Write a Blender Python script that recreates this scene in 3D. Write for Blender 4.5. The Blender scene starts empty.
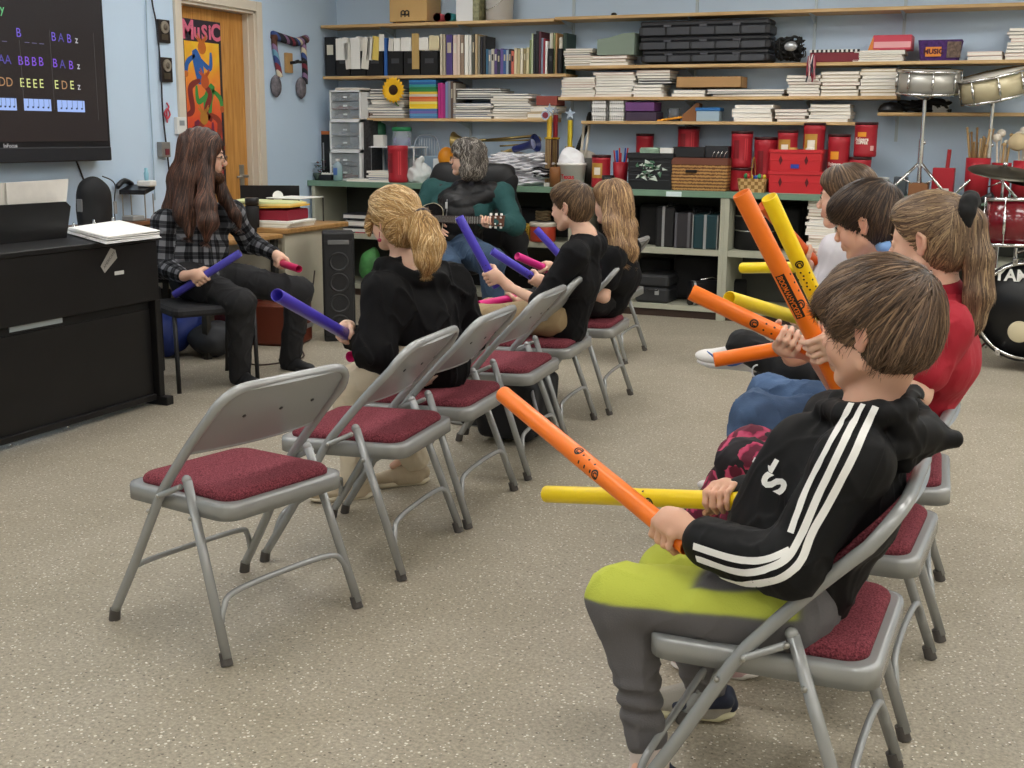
import bpy, bmesh, math, random
import numpy as np
from mathutils import Vector, Matrix
from mathutils.bvhtree import BVHTree
PI=math.pi
sc=bpy.context.scene; COL=sc.collection
rnd=random.Random(7)
# ---------------------------------------------------------------- camera solved from the room's vanishing points
CAMF=1195.;CAMX=512;CAMY=384;H=1.4
def _n(v): return v/np.linalg.norm(v)
def _d(x,y): return np.array([x-CAMX,-(y-CAMY),-CAMF],float)
_Y=_n(_d(1040,136)); _Xm=-_n(_d(-2323,107)); _X=_n(_Xm-_Y*_Xm.dot(_Y)); _Z=np.cross(_X,_Y)
RM=np.array([_X,_Y,_Z]); CAM=np.array([0,0,H])
def onz(x,y,z=0.):
    r=RM@_d(x,y); return CAM+r*((z-H)/r[2])
def ony(x,y,yy):
    r=RM@_d(x,y); return CAM+r*(yy/r[1])
def onx(x,y,xx):
    r=RM@_d(x,y); return CAM+r*(xx/r[0])
def proj(p):
    c=RM.T@(np.array(p,float)-CAM); return np.array([CAMX+CAMF*c[0]/-c[2],CAMY-CAMF*c[1]/-c[2]])
def xat(px,y,z):
    lo,hi=-12.,8.
    for _ in range(40):
        m=(lo+hi)/2
        if proj((m,y,z))[0]<px: lo=m
        else: hi=m
    return lo
cd=bpy.data.cameras.new('camera'); cam=bpy.data.objects.new('camera',cd); COL.objects.link(cam)
M4=Matrix([list(RM[0])+[0],list(RM[1])+[0],list(RM[2])+[H],[0,0,0,1]])
cam.matrix_world=M4; cd.sensor_width=36; cd.lens=36*CAMF/1024; cd.clip_start=.05; cd.clip_end=60
sc.camera=cam
# ---------------------------------------------------------------- materials
def lin(c):
    return tuple((x/12.92 if x<=.04045 else ((x+.055)/1.055)**2.4) for x in c)
def hexc(h):
    return lin(tuple(int(h[i:i+2],16)/255 for i in (0,2,4)))
MATS={}
def mat(name,col,rough=.6,metal=0.,spec=.5,bump=0,bscale=200,vary=0,vscale=8,trans=0,emit=None,estr=1,alpha=1,attr=None,sheen=0,coat=0,ior=1.45):
    if name in MATS: return MATS[name]
    m=bpy.data.materials.new(name); m.use_nodes=True; nt=m.node_tree; b=nt.nodes['Principled BSDF']; L=nt.links.new
    if isinstance(col,str): col=hexc(col)
    b.inputs['Base Color'].default_value=(*col,1); b.inputs['Roughness'].default_value=rough
    b.inputs['Metallic'].default_value=metal; b.inputs['Specular IOR Level'].default_value=spec
    b.inputs['IOR'].default_value=ior
    if trans: b.inputs['Transmission Weight'].default_value=trans
    if sheen: b.inputs['Sheen Weight'].default_value=sheen
    if coat: b.inputs['Coat Weight'].default_value=coat
    if alpha<1: b.inputs['Alpha'].default_value=alpha
    if emit is not None:
        if isinstance(emit,str): emit=hexc(emit)
        b.inputs['Emission Color'].default_value=(*emit,1); b.inputs['Emission Strength'].default_value=estr
    tc=nt.nodes.new('ShaderNodeTexCoord')
    src=None
    if attr:
        a=nt.nodes.new('ShaderNodeAttribute'); a.attribute_name=attr; src=a.outputs['Color']
        L(src,b.inputs['Base Color'])
    if vary:
        n=nt.nodes.new('ShaderNodeTexNoise'); n.inputs['Scale'].default_value=vscale; n.inputs['Detail'].default_value=4
        L(tc.outputs['Object'],n.inputs['Vector'])
        mr=nt.nodes.new('ShaderNodeMapRange'); mr.inputs['To Min'].default_value=1-vary; mr.inputs['To Max'].default_value=1+vary
        mr.inputs['From Min'].default_value=.3; mr.inputs['From Max'].default_value=.7
        L(n.outputs['Fac'],mr.inputs['Value'])
        mx=nt.nodes.new('ShaderNodeMix'); mx.data_type='RGBA'; mx.blend_type='MULTIPLY'; mx.inputs['Factor'].default_value=1
        if src: L(src,mx.inputs['A'])
        else: mx.inputs['A'].default_value=(*col,1)
        L(mr.outputs['Result'],mx.inputs['B']); L(mx.outputs['Result'],b.inputs['Base Color'])
    if bump:
        n=nt.nodes.new('ShaderNodeTexNoise'); n.inputs['Scale'].default_value=bscale; n.inputs['Detail'].default_value=3
        L(tc.outputs['Object'],n.inputs['Vector'])
        bp=nt.nodes.new('ShaderNodeBump'); bp.inputs['Strength'].default_value=bump; bp.inputs['Distance'].default_value=.005
        L(n.outputs['Fac'],bp.inputs['Height']); L(bp.outputs['Normal'],b.inputs['Normal'])
    MATS[name]=m; return m
def nodes(m):
    nt=m.node_tree; return nt,nt.nodes['Principled BSDF'],nt.links.new
def cm(h,rough=.6,**k): # plain colour material by hex
    return mat('colour_%s_%d'%(h,int(rough*100)),h,rough,**k)
# ---------------------------------------------------------------- mesh builder
class MB:
    def __init__(s): s.v=[];s.f=[];s.m=[];s.sm=[];s.c=[]
    def add(s,vs,fs,mi=0,smooth=False,col=None):
        o=len(s.v); s.v+= [tuple(v) for v in vs]; s.f+=[tuple(i+o for i in f) for f in fs]; s.m+=[mi]*len(fs); s.sm+=[smooth]*len(fs)
        if col is not None:
            while len(s.c)<o: s.c.append((1,1,1))
            s.c+= [col]*len(vs) if not isinstance(col,list) else col
        return s
    def box(s,x0,x1,y0,y1,z0,z1,mi=0,T=None):
        vs=[(x,y,z) for z in (z0,z1) for y in (y0,y1) for x in (x0,x1)]
        if T is not None: vs=[tuple(T@Vector(v)) for v in vs]
        return s.add(vs,[(0,2,3,1),(4,5,7,6),(0,1,5,4),(2,6,7,3),(0,4,6,2),(1,3,7,5)],mi)
    def rbox(s,x0,x1,y0,y1,z0,z1,r=.005,mi=0,T=None,seg=3):
        # box with rounded vertical-profile (rounded rect in xy, chamfered top/bottom)
        pts=rrect(x0,x1,y0,y1,r,seg); c=min(r,(z1-z0)/2)*.6
        inn=rrect(x0+c,x1-c,y0+c,y1-c,max(r-c,.0005),seg)
        rings=[[(x,y,z0) for x,y in inn],[(x,y,z0+c) for x,y in pts],[(x,y,z1-c) for x,y in pts],[(x,y,z1) for x,y in inn]]
        return s.loft(rings,mi,caps=True,smooth=False,T=T)
    def loft(s,rings,mi=0,caps=True,smooth=True,T=None,close=False):
        n=len(rings[0]); vs=[v for r in rings for v in r]
        if T is not None: vs=[tuple(T@Vector(v)) for v in vs]
        fs=[]; R=len(rings)
        for i in range(R if close else R-1):
            j=(i+1)%R
            for k in range(n):
                l=(k+1)%n; fs.append((i*n+k,i*n+l,j*n+l,j*n+k))
        if caps and not close: fs.append(tuple(range(n-1,-1,-1))); fs.append(tuple((R-1)*n+k for k in range(n)))
        return s.add(vs,fs,mi,smooth)
    def tube(s,pts,r,n=10,mi=0,caps=True,close=False,smooth=True,flat=None):
        pts=[Vector(p) for p in pts]; N=len(pts); rs=r if isinstance(r,(list,tuple)) else [r]*N
        rings=[]; up=None
        for i,p in enumerate(pts):
            a=pts[i-1] if (i>0 or close) else pts[i]; b=pts[(i+1)%N] if (i<N-1 or close) else pts[i]
            t=(b-a).normalized()
            if up is None:
                up=Vector((0,0,1)) if abs(t.z)<.9 else Vector((1,0,0))
                up=(up-t*up.dot(t)).normalized()
            else:
                up=(up-t*up.dot(t))
                up=up.normalized() if up.length>1e-6 else Vector((1,0,0))
            w=t.cross(up); fl=1 if flat is None else flat
            rings.append([tuple(p+(up*math.cos(2*PI*k/n)*fl+w*math.sin(2*PI*k/n))*rs[i]) for k in range(n)])
        return s.loft(rings,mi,caps,smooth,close=close)
    def cyl(s,p,q,r0,r1=None,n=20,mi=0,caps=True):
        r1=r0 if r1 is None else r1
        p=Vector(p);q=Vector(q);t=(q-p).normalized()
        up=Vector((0,0,1)) if abs(t.z)<.9 else Vector((1,0,0)); up=(up-t*up.dot(t)).normalized(); w=t.cross(up)
        rg=[[tuple(c+(up*math.cos(2*PI*k/n)+w*math.sin(2*PI*k/n))*rr) for k in range(n)] for c,rr in ((p,r0),(q,r1))]
        o=len(s.v); s.loft(rg,mi,False,True)
        if caps: s.add([v for g in rg for v in g],[tuple(range(n-1,-1,-1)),tuple(range(n,2*n))],mi,False)
        return s
    def lathe(s,prof,o=(0,0,0),n=24,mi=0,T=None,smooth=True,ring=False):
        rings=[[(o[0]+r*math.cos(2*PI*k/n),o[1]+r*math.sin(2*PI*k/n),o[2]+z) for k in range(n)] for r,z in prof]
        return s.loft(rings,mi,not ring,smooth,T=T,close=ring)
    def prism(s,poly,z0,z1,mi=0,T=None,smooth=False):
        return s.loft([[(x,y,z0) for x,y in poly],[(x,y,z1) for x,y in poly]],mi,True,smooth,T=T)
    def ball(s,c,r,n=14,mi=0,sc=(1,1,1),T=None):
        m=n//2; rings=[]
        for i in range(m+1):
            a=-PI/2+PI*i/m; a=max(min(a,PI/2-.02),-PI/2+.02)
            rings.append([(c[0]+sc[0]*r*math.cos(a)*math.cos(2*PI*k/n),c[1]+sc[1]*r*math.cos(a)*math.sin(2*PI*k/n),c[2]+sc[2]*r*math.sin(a)) for k in range(n)])
        return s.loft(rings,mi,True,True,T=T)
    def build(s,name,mats,parent=None,loc=None,bevel=0):
        me=bpy.data.meshes.new(name); me.from_pydata(s.v,[],s.f)
        if not isinstance(mats,(list,tuple)): mats=[mats]
        for m in mats: me.materials.append(m)
        me.polygons.foreach_set('material_index',s.m); me.polygons.foreach_set('use_smooth',s.sm)
        if s.c:
            while len(s.c)<len(s.v): s.c.append((1,1,1))
            at=me.color_attributes.new('Col','FLOAT_COLOR','POINT')
            at.data.foreach_set('color',np.hstack([np.array(s.c,dtype=np.float32),np.ones((len(s.c),1),np.float32)]).ravel())
        me.update()
        o=bpy.data.objects.new(name,me); COL.objects.link(o)
        if parent is not None: o.parent=parent
        if loc is not None: o.location=loc
        if bevel:
            b=o.modifiers.new('bevel','BEVEL'); b.width=bevel; b.segments=2; b.limit_method='ANGLE'; b.harden_normals=False
        return o
def rrect(x0,x1,y0,y1,r,seg=4):
    out=[]
    for cx,cy,a0 in ((x1-r,y1-r,0),(x0+r,y1-r,PI/2),(x0+r,y0+r,PI),(x1-r,y0+r,1.5*PI)):
        for i in range(seg+1):
            a=a0+PI/2*i/seg; out.append((cx+r*math.cos(a),cy+r*math.sin(a)))
    return out
def spline(pts,n=6,close=False):
    P=[Vector(p) for p in pts]; N=len(P); out=[]
    for i in range(N if close else N-1):
        if close: a,b,c,d=P[i-1],P[i],P[(i+1)%N],P[(i+2)%N]
        else: a,b,c,d=P[max(i-1,0)],P[i],P[i+1],P[min(i+2,N-1)]
        for k in range(n):
            t=k/n; out.append(.5*((2*b)+(c-a)*t+(2*a-5*b+4*c-d)*t*t+(3*b-a-3*c+d)*t**3))
    if not close: out.append(P[-1])
    return out
def tag(o,label=None,cat=None,group=None,kind=None):
    if label: o['label']=label
    if cat: o['category']=cat
    if group: o['group']=group
    if kind: o['kind']=kind
    return o
def empty(name,loc=(0,0,0),rz=0,label=None,cat=None,group=None):
    o=bpy.data.objects.new(name,None); COL.objects.link(o); o.location=loc; o.rotation_euler=(0,0,rz); o.empty_display_size=.05
    return tag(o,label,cat,group)
KIDS={}
def dup(o,parent=None):
    c=o.copy(); COL.objects.link(c)
    if parent is not None: c.parent=parent
    for ch in list(o.children): dup(ch,c)
    return c
def Tm(loc=(0,0,0),rz=0,rx=0,ry=0):
    return Matrix.Translation(Vector(loc))@Matrix.Rotation(rz,4,'Z')@Matrix.Rotation(ry,4,'Y')@Matrix.Rotation(rx,4,'X')
_tc={}
def text_geo(s,size=1,align='CENTER',depth=.0,bold=0.,shear=0,spacing=1.0):
    k=(s,size,align,depth,bold,shear,spacing)
    if k in _tc: return _tc[k]
    c=bpy.data.curves.new('lettering','FONT'); c.body=s; c.size=size; c.align_x=align; c.align_y='CENTER'; c.extrude=depth; c.offset=bold; c.shear=shear; c.resolution_u=3; c.space_character=spacing
    o=bpy.data.objects.new('lettering',c); COL.objects.link(o)
    dg=bpy.context.evaluated_depsgraph_get(); me=o.evaluated_get(dg).to_mesh()
    r=([tuple(v.co) for v in me.vertices],[tuple(p.vertices) for p in me.polygons])
    o.evaluated_get(dg).to_mesh_clear(); bpy.data.objects.remove(o); bpy.data.curves.remove(c)
    _tc[k]=r; return r
def add_text(mb,s,T,size,mi=0,warp=None,**k):
    vs,fs=text_geo(s,size,**k)
    if warp: vs=[warp(v) for v in vs]
    else: vs=[tuple(T@Vector(v)) for v in vs]
    mb.add(vs,fs,mi)
def frame(o,xa,ya):
    # matrix with given x axis and y axis directions (z = x cross y)
    x=Vector(xa).normalized(); z=x.cross(Vector(ya)).normalized(); y=z.cross(x)
    m=Matrix((x,y,z)).transposed().to_4x4(); m.translation=Vector(o); return m
# ---------------------------------------------------------------- organic surfaces: smooth union of shapes, meshed with surface nets
def wob(P,fr,seed=0):
    x,y,z=P
    a=np.sin(x*fr+1.9*np.sin(y*fr*.7+seed)+seed)*np.sin(y*fr*1.1+1.3*np.sin(z*fr*.8+seed*2))+np.sin(z*fr*.9+1.7*np.sin(x*fr*.6+seed*3))*np.sin(y*fr*.6+seed)
    return a*.5
class SDF:
    def __init__(s,h=.005,k=.02): s.h=h;s.k=k;s.p=[]
    def cap(s,a,b,ra,rb=None,k=None,flat=None,sub=False,tagc=None):
        # tapered capsule; flat=(axis, factor) squeezes it along an axis
        s.p.append(('c',np.array(a,float),np.array(b,float),ra,ra if rb is None else rb,s.k if k is None else k,flat,sub)); return s
    def ell(s,c,r,R=None,k=None,sub=False):
        s.p.append(('e',np.array(c,float),np.array(r,float)*1.,None if R is None else np.array(R,float),0,s.k if k is None else k,None,sub)); return s
    def rb(s,c,hs,r,R=None,k=None,sub=False):
        s.p.append(('b',np.array(c,float),np.array(hs,float),None if R is None else np.array(R,float),r,s.k if k is None else k,None,sub)); return s
    def chain(s,pts,rs,k=None,flat=None):
        for i in range(len(pts)-1): s.cap(pts[i],pts[i+1],rs[i],rs[i+1],k,flat)
        return s
    def bounds(s):
        lo=np.full(3,1e9);hi=np.full(3,-1e9)
        for p in s.p:
            if p[7]: continue
            if p[0]=='c': m=max(p[3],p[4]); l=np.minimum(p[1],p[2])-m; u=np.maximum(p[1],p[2])+m
            else:
                m=p[2].max()*(1 if p[3] is not None else 1)+ (p[4] if p[0]=='b' else 0)
                if p[0]=='b': m=np.linalg.norm(p[2])+p[4]
                l=p[1]-m;u=p[1]+m
            lo=np.minimum(lo,l);hi=np.maximum(hi,u)
        return lo-4*s.h-.01,hi+4*s.h+.01
    def field(s,disp=None):
        lo,hi=s.bounds(); n=np.ceil((hi-lo)/s.h).astype(int)+1; s.org=lo
        Fd=np.full(n,.08,np.float32)
        ax=[lo[i]+s.h*np.arange(n[i]) for i in range(3)]
        for p in s.p:
            k=p[5]; mg=k+.03
            if p[0]=='c': m=max(p[3],p[4])+mg; l=np.minimum(p[1],p[2])-m; u=np.maximum(p[1],p[2])+m
            else:
                m=(p[2].max() if p[0]=='e' else np.linalg.norm(p[2])+p[4])+mg; l=p[1]-m;u=p[1]+m
            i0=np.clip(np.floor((l-lo)/s.h).astype(int),0,n); i1=np.clip(np.ceil((u-lo)/s.h).astype(int)+1,0,n)
            if (i1<=i0).any(): continue
            sl=tuple(slice(i0[i],i1[i]) for i in range(3))
            X=ax[0][sl[0]][:,None,None];Y=ax[1][sl[1]][None,:,None];Z=ax[2][sl[2]][None,None,:]
            if p[0]=='c':
                a,b=p[1],p[2]; ab=b-a; L2=max(ab.dot(ab),1e-12)
                t=np.clip(((X-a[0])*ab[0]+(Y-a[1])*ab[1]+(Z-a[2])*ab[2])/L2,0,1)
                dx=X-a[0]-t*ab[0];dy=Y-a[1]-t*ab[1];dz=Z-a[2]-t*ab[2]
                fl=p[6]; sc_=1.
                if fl is not None:
                    av=np.array(fl[0],float); av/=np.linalg.norm(av); q=dx*av[0]+dy*av[1]+dz*av[2]
                    e=(1/fl[1]-1); dx=dx+q*e*av[0];dy=dy+q*e*av[1];dz=dz+q*e*av[2]; sc_=min(1,fl[1])
                d=(np.sqrt(dx*dx+dy*dy+dz*dz)-(p[3]+(p[4]-p[3])*t))*(sc_ if fl is None else max(sc_,.55))
            else:
                dx=X-p[1][0]+0*Y+0*Z;dy=Y-p[1][1]+0*X+0*Z;dz=Z-p[1][2]+0*X+0*Y
                if p[3] is not None:
                    R=p[3]; dx,dy,dz=(R[0][0]*dx+R[0][1]*dy+R[0][2]*dz,R[1][0]*dx+R[1][1]*dy+R[1][2]*dz,R[2][0]*dx+R[2][1]*dy+R[2][2]*dz)
                if p[0]=='e':
                    r=p[2]; k0=np.sqrt((dx/r[0])**2+(dy/r[1])**2+(dz/r[2])**2)
                    k1=np.sqrt((dx/r[0]**2)**2+(dy/r[1]**2)**2+(dz/r[2]**2)**2)
                    d=k0*(k0-1)/np.maximum(k1,1e-6)
                    d=np.where(k0<.2,-r.min()*.8,d)
                else:
                    r=p[2]; qx=np.abs(dx)-r[0];qy=np.abs(dy)-r[1];qz=np.abs(dz)-r[2]
                    d=np.sqrt(np.maximum(qx,0)**2+np.maximum(qy,0)**2+np.maximum(qz,0)**2)+np.minimum(np.maximum(qx,np.maximum(qy,qz)),0)-p[4]
            o=Fd[sl]
            if p[7]:
                h=np.maximum(k-np.abs(-d-o),0)/max(k,1e-6); Fd[sl]=np.maximum(o,-d)+h*h*k*.25
            else:
                h=np.maximum(k-np.abs(d-o),0)/max(k,1e-6); Fd[sl]=np.minimum(o,d)-h*h*k*.25
        if disp is not None:
            # disp(X,Y,Z) evaluated near the surface only
            idx=np.nonzero(np.abs(Fd)<.03)
            P=(ax[0][idx[0]],ax[1][idx[1]],ax[2][idx[2]])
            Fd[idx]+=disp(P)
        s.F=Fd; return s
    def mesh(s,disp=None,smooth=1):
        s.field(disp); Fd=s.F; S=Fd<0; n=np.array(Fd.shape)
        c=np.zeros(n-1,np.int8)
        for a in (0,1):
            for b in (0,1):
                for d in (0,1): c+=S[a:n[0]-1+a,b:n[1]-1+b,d:n[2]-1+d]
        cells=np.argwhere((c>0)&(c<8)); idx=np.full(n-1,-1,np.int64); idx[tuple(cells.T)]=np.arange(len(cells))
        acc=np.zeros((len(cells),3)); cnt=np.zeros(len(cells))
        cr=[(a,b,d) for a in (0,1) for b in (0,1) for d in (0,1)]
        for i in range(8):
            for j in range(i+1,8):
                if sum(abs(cr[i][q]-cr[j][q]) for q in range(3))!=1: continue
                A=Fd[cells[:,0]+cr[i][0],cells[:,1]+cr[i][1],cells[:,2]+cr[i][2]]; B=Fd[cells[:,0]+cr[j][0],cells[:,1]+cr[j][1],cells[:,2]+cr[j][2]]
                m=(A<0)!=(B<0); t=np.where(m,A/np.where(m,A-B,1),0)
                acc+=m[:,None]*(np.array(cr[i])+t[:,None]*(np.array(cr[j])-np.array(cr[i]))); cnt+=m
        V=s.org+s.h*(cells+acc/np.maximum(cnt,1)[:,None])
        Q=[]
        for axi in range(3):
            o=[q for q in range(3) if q!=axi]
            sa=[slice(1,n[q]-1) for q in range(3)]; sb=list(sa); sa[axi]=slice(0,n[axi]-1); sb[axi]=slice(1,n[axi])
            A=S[tuple(sa)];B=S[tuple(sb)]
            e=np.argwhere(A!=B); inside=A[tuple(e.T)]
            off=np.zeros(3,int); off[o[0]]=1; off[o[1]]=1; e=e+off; e[:,axi]=e[:,axi]
            def g(d0,d1):
                q=e.copy(); q[:,o[0]]-=d0; q[:,o[1]]-=d1; return idx[tuple(q.T)]
            q=np.stack([g(1,1),g(0,1),g(0,0),g(1,0)],1)
            if axi==1: q=q[:,::-1]
            q[~inside]=q[~inside][:,::-1]
            Q.append(q)
        Q=np.concatenate(Q); Q=Q[(Q>=0).all(1)]
        for _ in range(smooth):
            acc=np.zeros_like(V);cnt=np.zeros(len(V))
            for a,b in ((0,1),(1,2),(2,3),(3,0)):
                np.add.at(acc,Q[:,a],V[Q[:,b]]); np.add.at(cnt,Q[:,a],1); np.add.at(acc,Q[:,b],V[Q[:,a]]); np.add.at(cnt,Q[:,b],1)
            V=.5*V+.5*acc/np.maximum(cnt,1)[:,None]
        s.V=V;s.Q=Q; return V,Q
def mesh_np(name,V,Q,mats,parent=None,col=None,attrs=None,smooth=True,mi=None):
    me=bpy.data.meshes.new(name); me.vertices.add(len(V)); me.vertices.foreach_set('co',np.asarray(V,np.float32).ravel())
    k=Q.shape[1]; me.loops.add(len(Q)*k); me.loops.foreach_set('vertex_index',Q.astype(np.int32).ravel())
    me.polygons.add(len(Q)); me.polygons.foreach_set('loop_start',np.arange(0,len(Q)*k,k,dtype=np.int32))
    if not isinstance(mats,(list,tuple)): mats=[mats]
    for m in mats: me.materials.append(m)
    if mi is not None: me.polygons.foreach_set('material_index',np.asarray(mi,np.int32))
    me.update(calc_edges=True); me.validate()
    me.polygons.foreach_set('use_smooth',np.full(len(me.polygons),smooth))
    if col is not None:
        at=me.color_attributes.new('Col','FLOAT_COLOR','POINT'); at.data.foreach_set('color',np.hstack([col,np.ones((len(V),1))]).astype(np.float32).ravel())
    if attrs:
        for nm,a in attrs.items():
            t=me.attributes.new(nm,'FLOAT_VECTOR','POINT'); t.data.foreach_set('vector',np.asarray(a,np.float32).ravel())
    o=bpy.data.objects.new(name,me); COL.objects.link(o)
    if parent is not None: o.parent=parent
    return o
def bvh(V,Q): return BVHTree.FromPolygons([tuple(v) for v in V],[tuple(int(i) for i in q) for q in Q])
# ================================================================ room shell
XW=-5.78; YW=9.45; XR=3.6; YF=-3.2; ZC=3.05
def struct(o): o['kind']='structure'; return o
wallm=mat('wall_paint','BCD1E6',.65,bump=.12,bscale=60,vary=.03,vscale=1.2)
# floor: flecked sheet vinyl
fm=mat('floor_vinyl','A39A88',.42,spec=.45); nt,b,L=nodes(fm)
tc=nt.nodes.new('ShaderNodeTexCoord'); 
def N(t,**k):
    n=nt.nodes.new(t)
    for a,v in k.items():
        if a in n.inputs: n.inputs[a].default_value=v
        else: setattr(n,a,v)
    return n
def ramp(src,stops,interp='LINEAR'):
    r=nt.nodes.new('ShaderNodeValToRGB'); r.color_ramp.interpolation=interp; e=r.color_ramp.elements
    e[0].position,e[0].color=stops[0][0],(*stops[0][1],1); e[1].position,e[1].color=stops[1][0],(*stops[1][1],1)
    for p,c in stops[2:]:
        q=e.new(p); q.color=(*c,1)
    L(src,r.inputs['Fac']); return r
n1=N('ShaderNodeTexNoise',Scale=2.2,Detail=6.,Roughness=.65,Distortion=1.2); L(tc.outputs['Object'],n1.inputs['Vector'])
n2=N('ShaderNodeTexNoise',Scale=95.,Detail=3.,Roughness=.7); L(tc.outputs['Object'],n2.inputs['Vector'])
r1=ramp(n1.outputs['Fac'],[(.3,hexc('9A9282')),(.7,hexc('A8A092'))])
r2=ramp(n2.outputs['Fac'],[(.32,(.62,.62,.60)),(.68,(1.22,1.2,1.15))])
m1=N('ShaderNodeMix',data_type='RGBA',blend_type='MULTIPLY'); m1.inputs['Factor'].default_value=1; L(r1.outputs['Color'],m1.inputs['A']); L(r2.outputs['Color'],m1.inputs['B'])
cur=m1
for sc_,th,c in ((75.,.033,'D9D5C8'),(42.,.025,'ECEAE2'),(60.,.032,'655E50')):
    v=N('ShaderNodeTexVoronoi',Scale=sc_); v.inputs['Randomness'].default_value=1
    mp=N('ShaderNodeMapping'); mp.inputs['Location'].default_value=(sc_,sc_*.37,0); L(tc.outputs['Object'],mp.inputs['Vector']); L(mp.outputs['Vector'],v.inputs['Vector'])
    wn=N('ShaderNodeTexWhiteNoise'); L(v.outputs['Color'],wn.inputs['Vector'])
    rad=N('ShaderNodeMath',operation='MULTIPLY'); L(wn.outputs['Value'],rad.inputs[0]); rad.inputs[1].default_value=th*sc_*.115
    lt=N('ShaderNodeMath',operation='LESS_THAN'); L(v.outputs['Distance'],lt.inputs[0]); L(rad.outputs[0],lt.inputs[1])
    mm=N('ShaderNodeMix',data_type='RGBA'); L(lt.outputs[0],mm.inputs['Factor']); L(cur.outputs['Result'],mm.inputs['A']); mm.inputs['B'].default_value=(*hexc(c),1); cur=mm
L(cur.outputs['Result'],b.inputs['Base Color'])
bp=N('ShaderNodeBump',Strength=.12,Distance=.003); L(n2.outputs['Fac'],bp.inputs['Height']); L(bp.outputs['Normal'],b.inputs['Normal'])
struct(MB().box(XW-.3,XR+.2,YF-.2,YW+.2,-.1,0).build('floor',fm))
ceil=mat('ceiling_tile','E6E4DC',.9,bump=.4,bscale=120)
struct(MB().box(XW-.3,XR+.2,YF-.2,YW+.2,ZC,ZC+.1).build('ceiling',ceil))
DY0,DY1,DZ=7.30,8.22,2.31
w=MB(); w.box(XW-.16,XW,YF-.2,DY0,0,ZC); w.box(XW-.16,XW,DY1,YW+.2,0,ZC); w.box(XW-.16,XW,DY0,DY1,DZ,ZC)
struct(w.build('wall_left',wallm))
struct(MB().box(XW,XR,YW,YW+.12,0,ZC).build('wall_back',mat('back_wall_paint','BFD3E8',.65,bump=.12,bscale=60,vary=.03,vscale=1.2)))
struct(MB().box(XR,XR+.12,YF-.2,YW+.2,0,ZC).build('wall_right',mat('wall_cream','D9D5C8',.7)))
struct(MB().box(XW,XR,YF-.12,YF,0,ZC).build('wall_front',MATS['wall_cream']))
# baseboards
bb=mat('base_vinyl','3A332C',.5)
w=MB(); w.box(XW,XW+.012,YF,DY0-.09,0,.1); w.box(XW,XW+.012,DY1+.09,YW,0,.1); struct(w.build('baseboard_left',bb))
# door
trimm=mat('door_trim','CFC6B6',.45,bump=.1,bscale=40)
t=MB()
t.rbox(XW-.01,XW+.022,DY0-.075,DY0,0,DZ+.075,.006); t.rbox(XW-.01,XW+.022,DY1,DY1+.075,0,DZ+.075,.006)
t.rbox(XW-.01,XW+.0215,DY0,DY1,DZ,DZ+.0745,.006)
t.box(XW-.16,XW+.001,DY0-.001,DY0+.02,0,DZ); t.box(XW-.16,XW+.001,DY1-.02,DY1+.001,0,DZ); t.box(XW-.16,XW+.001,DY0,DY1,DZ-.02,DZ+.001)
t.box(XW-.16,XW-.05,DY1-.032,DY1-.018,0,DZ); t.box(XW-.16,XW-.05,DY0+.018,DY0+.03,0,DZ)
struct(t.build('trim_1',trimm))
dm=mat('door_wood','C08A45',.4,spec=.4,coat=.2); nt,b,L=nodes(dm)
tc=nt.nodes.new('ShaderNodeTexCoord'); mp=N('ShaderNodeMapping'); mp.inputs['Scale'].default_value=(3,9,.7); L(tc.outputs['Object'],mp.inputs['Vector'])
n=N('ShaderNodeTexNoise',Scale=3.,Detail=6.,Distortion=1.5); L(mp.outputs['Vector'],n.inputs['Vector'])
r=ramp(n.outputs['Fac'],[(.3,hexc('A8712F')),(.7,hexc('CB9550'))]); L(r.outputs['Color'],b.inputs['Base Color'])
door=struct(MB().rbox(XW-.135,XW-.095,DY0+.022,DY1-.034,.01,DZ-.024,.003).build('door_1',dm))
chrome=mat('chrome','D8D8D8',.16,1); brushed=mat('brushed_metal','A9A8A3',.35,1)
h=MB(); hp=onx(241,163,XW-.09); hy=DY1-.12; hz=1.03
h.rbox(XW-.096,XW-.088,hy-.03,hy+.03,hz-.09,hz+.09,.004); h.cyl((XW-.09,hy,hz),(XW-.035,hy,hz),.012); h.tube([(XW-.04,hy+.01,hz),(XW-.038,hy-.05,hz),(XW-.04,hy-.13,hz-.004)],.0095)
h.build('door_handle',brushed,door)
# poster on the door
pm=mat('poster_print','D95B3A',.5); nt,b,L=nodes(pm)
tc=nt.nodes.new('ShaderNodeTexCoord'); sp=N('ShaderNodeSeparateXYZ'); L(tc.outputs['Object'],sp.inputs[0])
mr=N('ShaderNodeMapRange'); mr.inputs['From Min'].default_value=1.15; mr.inputs['From Max'].default_value=2.05; L(sp.outputs['Z'],mr.inputs['Value'])
r=ramp(mr.outputs['Result'],[(0,hexc('B5332F')),(1,hexc('E9B52F')),(.35,hexc('D9512F')),(.6,hexc('E57A38')),(.8,hexc('E7A52F'))])
n=N('ShaderNodeTexNoise',Scale=14.,Detail=5.); L(tc.outputs['Object'],n.inputs['Vector']); mx=N('ShaderNodeMix',data_type='RGBA',blend_type='OVERLAY'); mx.inputs['Factor'].default_value=.35
L(r.outputs['Color'],mx.inputs['A']); L(n.outputs['Color'],mx.inputs['B']); L(mx.outputs['Result'],b.inputs['Base Color'])
XP=XW-.0945
def wy(px,py,x): return onx(px,py,x)
py0=wy(180,18,XP)[1]; py1=wy(220,24,XP)[1]; pz1=wy(200,20,XP)[2]; pz0=.95
border=cm('2B2430',.5); mus=cm('D46A86',.5)
pr=empty('music_poster',(0,0,0),0,'tall red and yellow poster titled MUSIC taped on the wooden door','poster')
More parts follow.
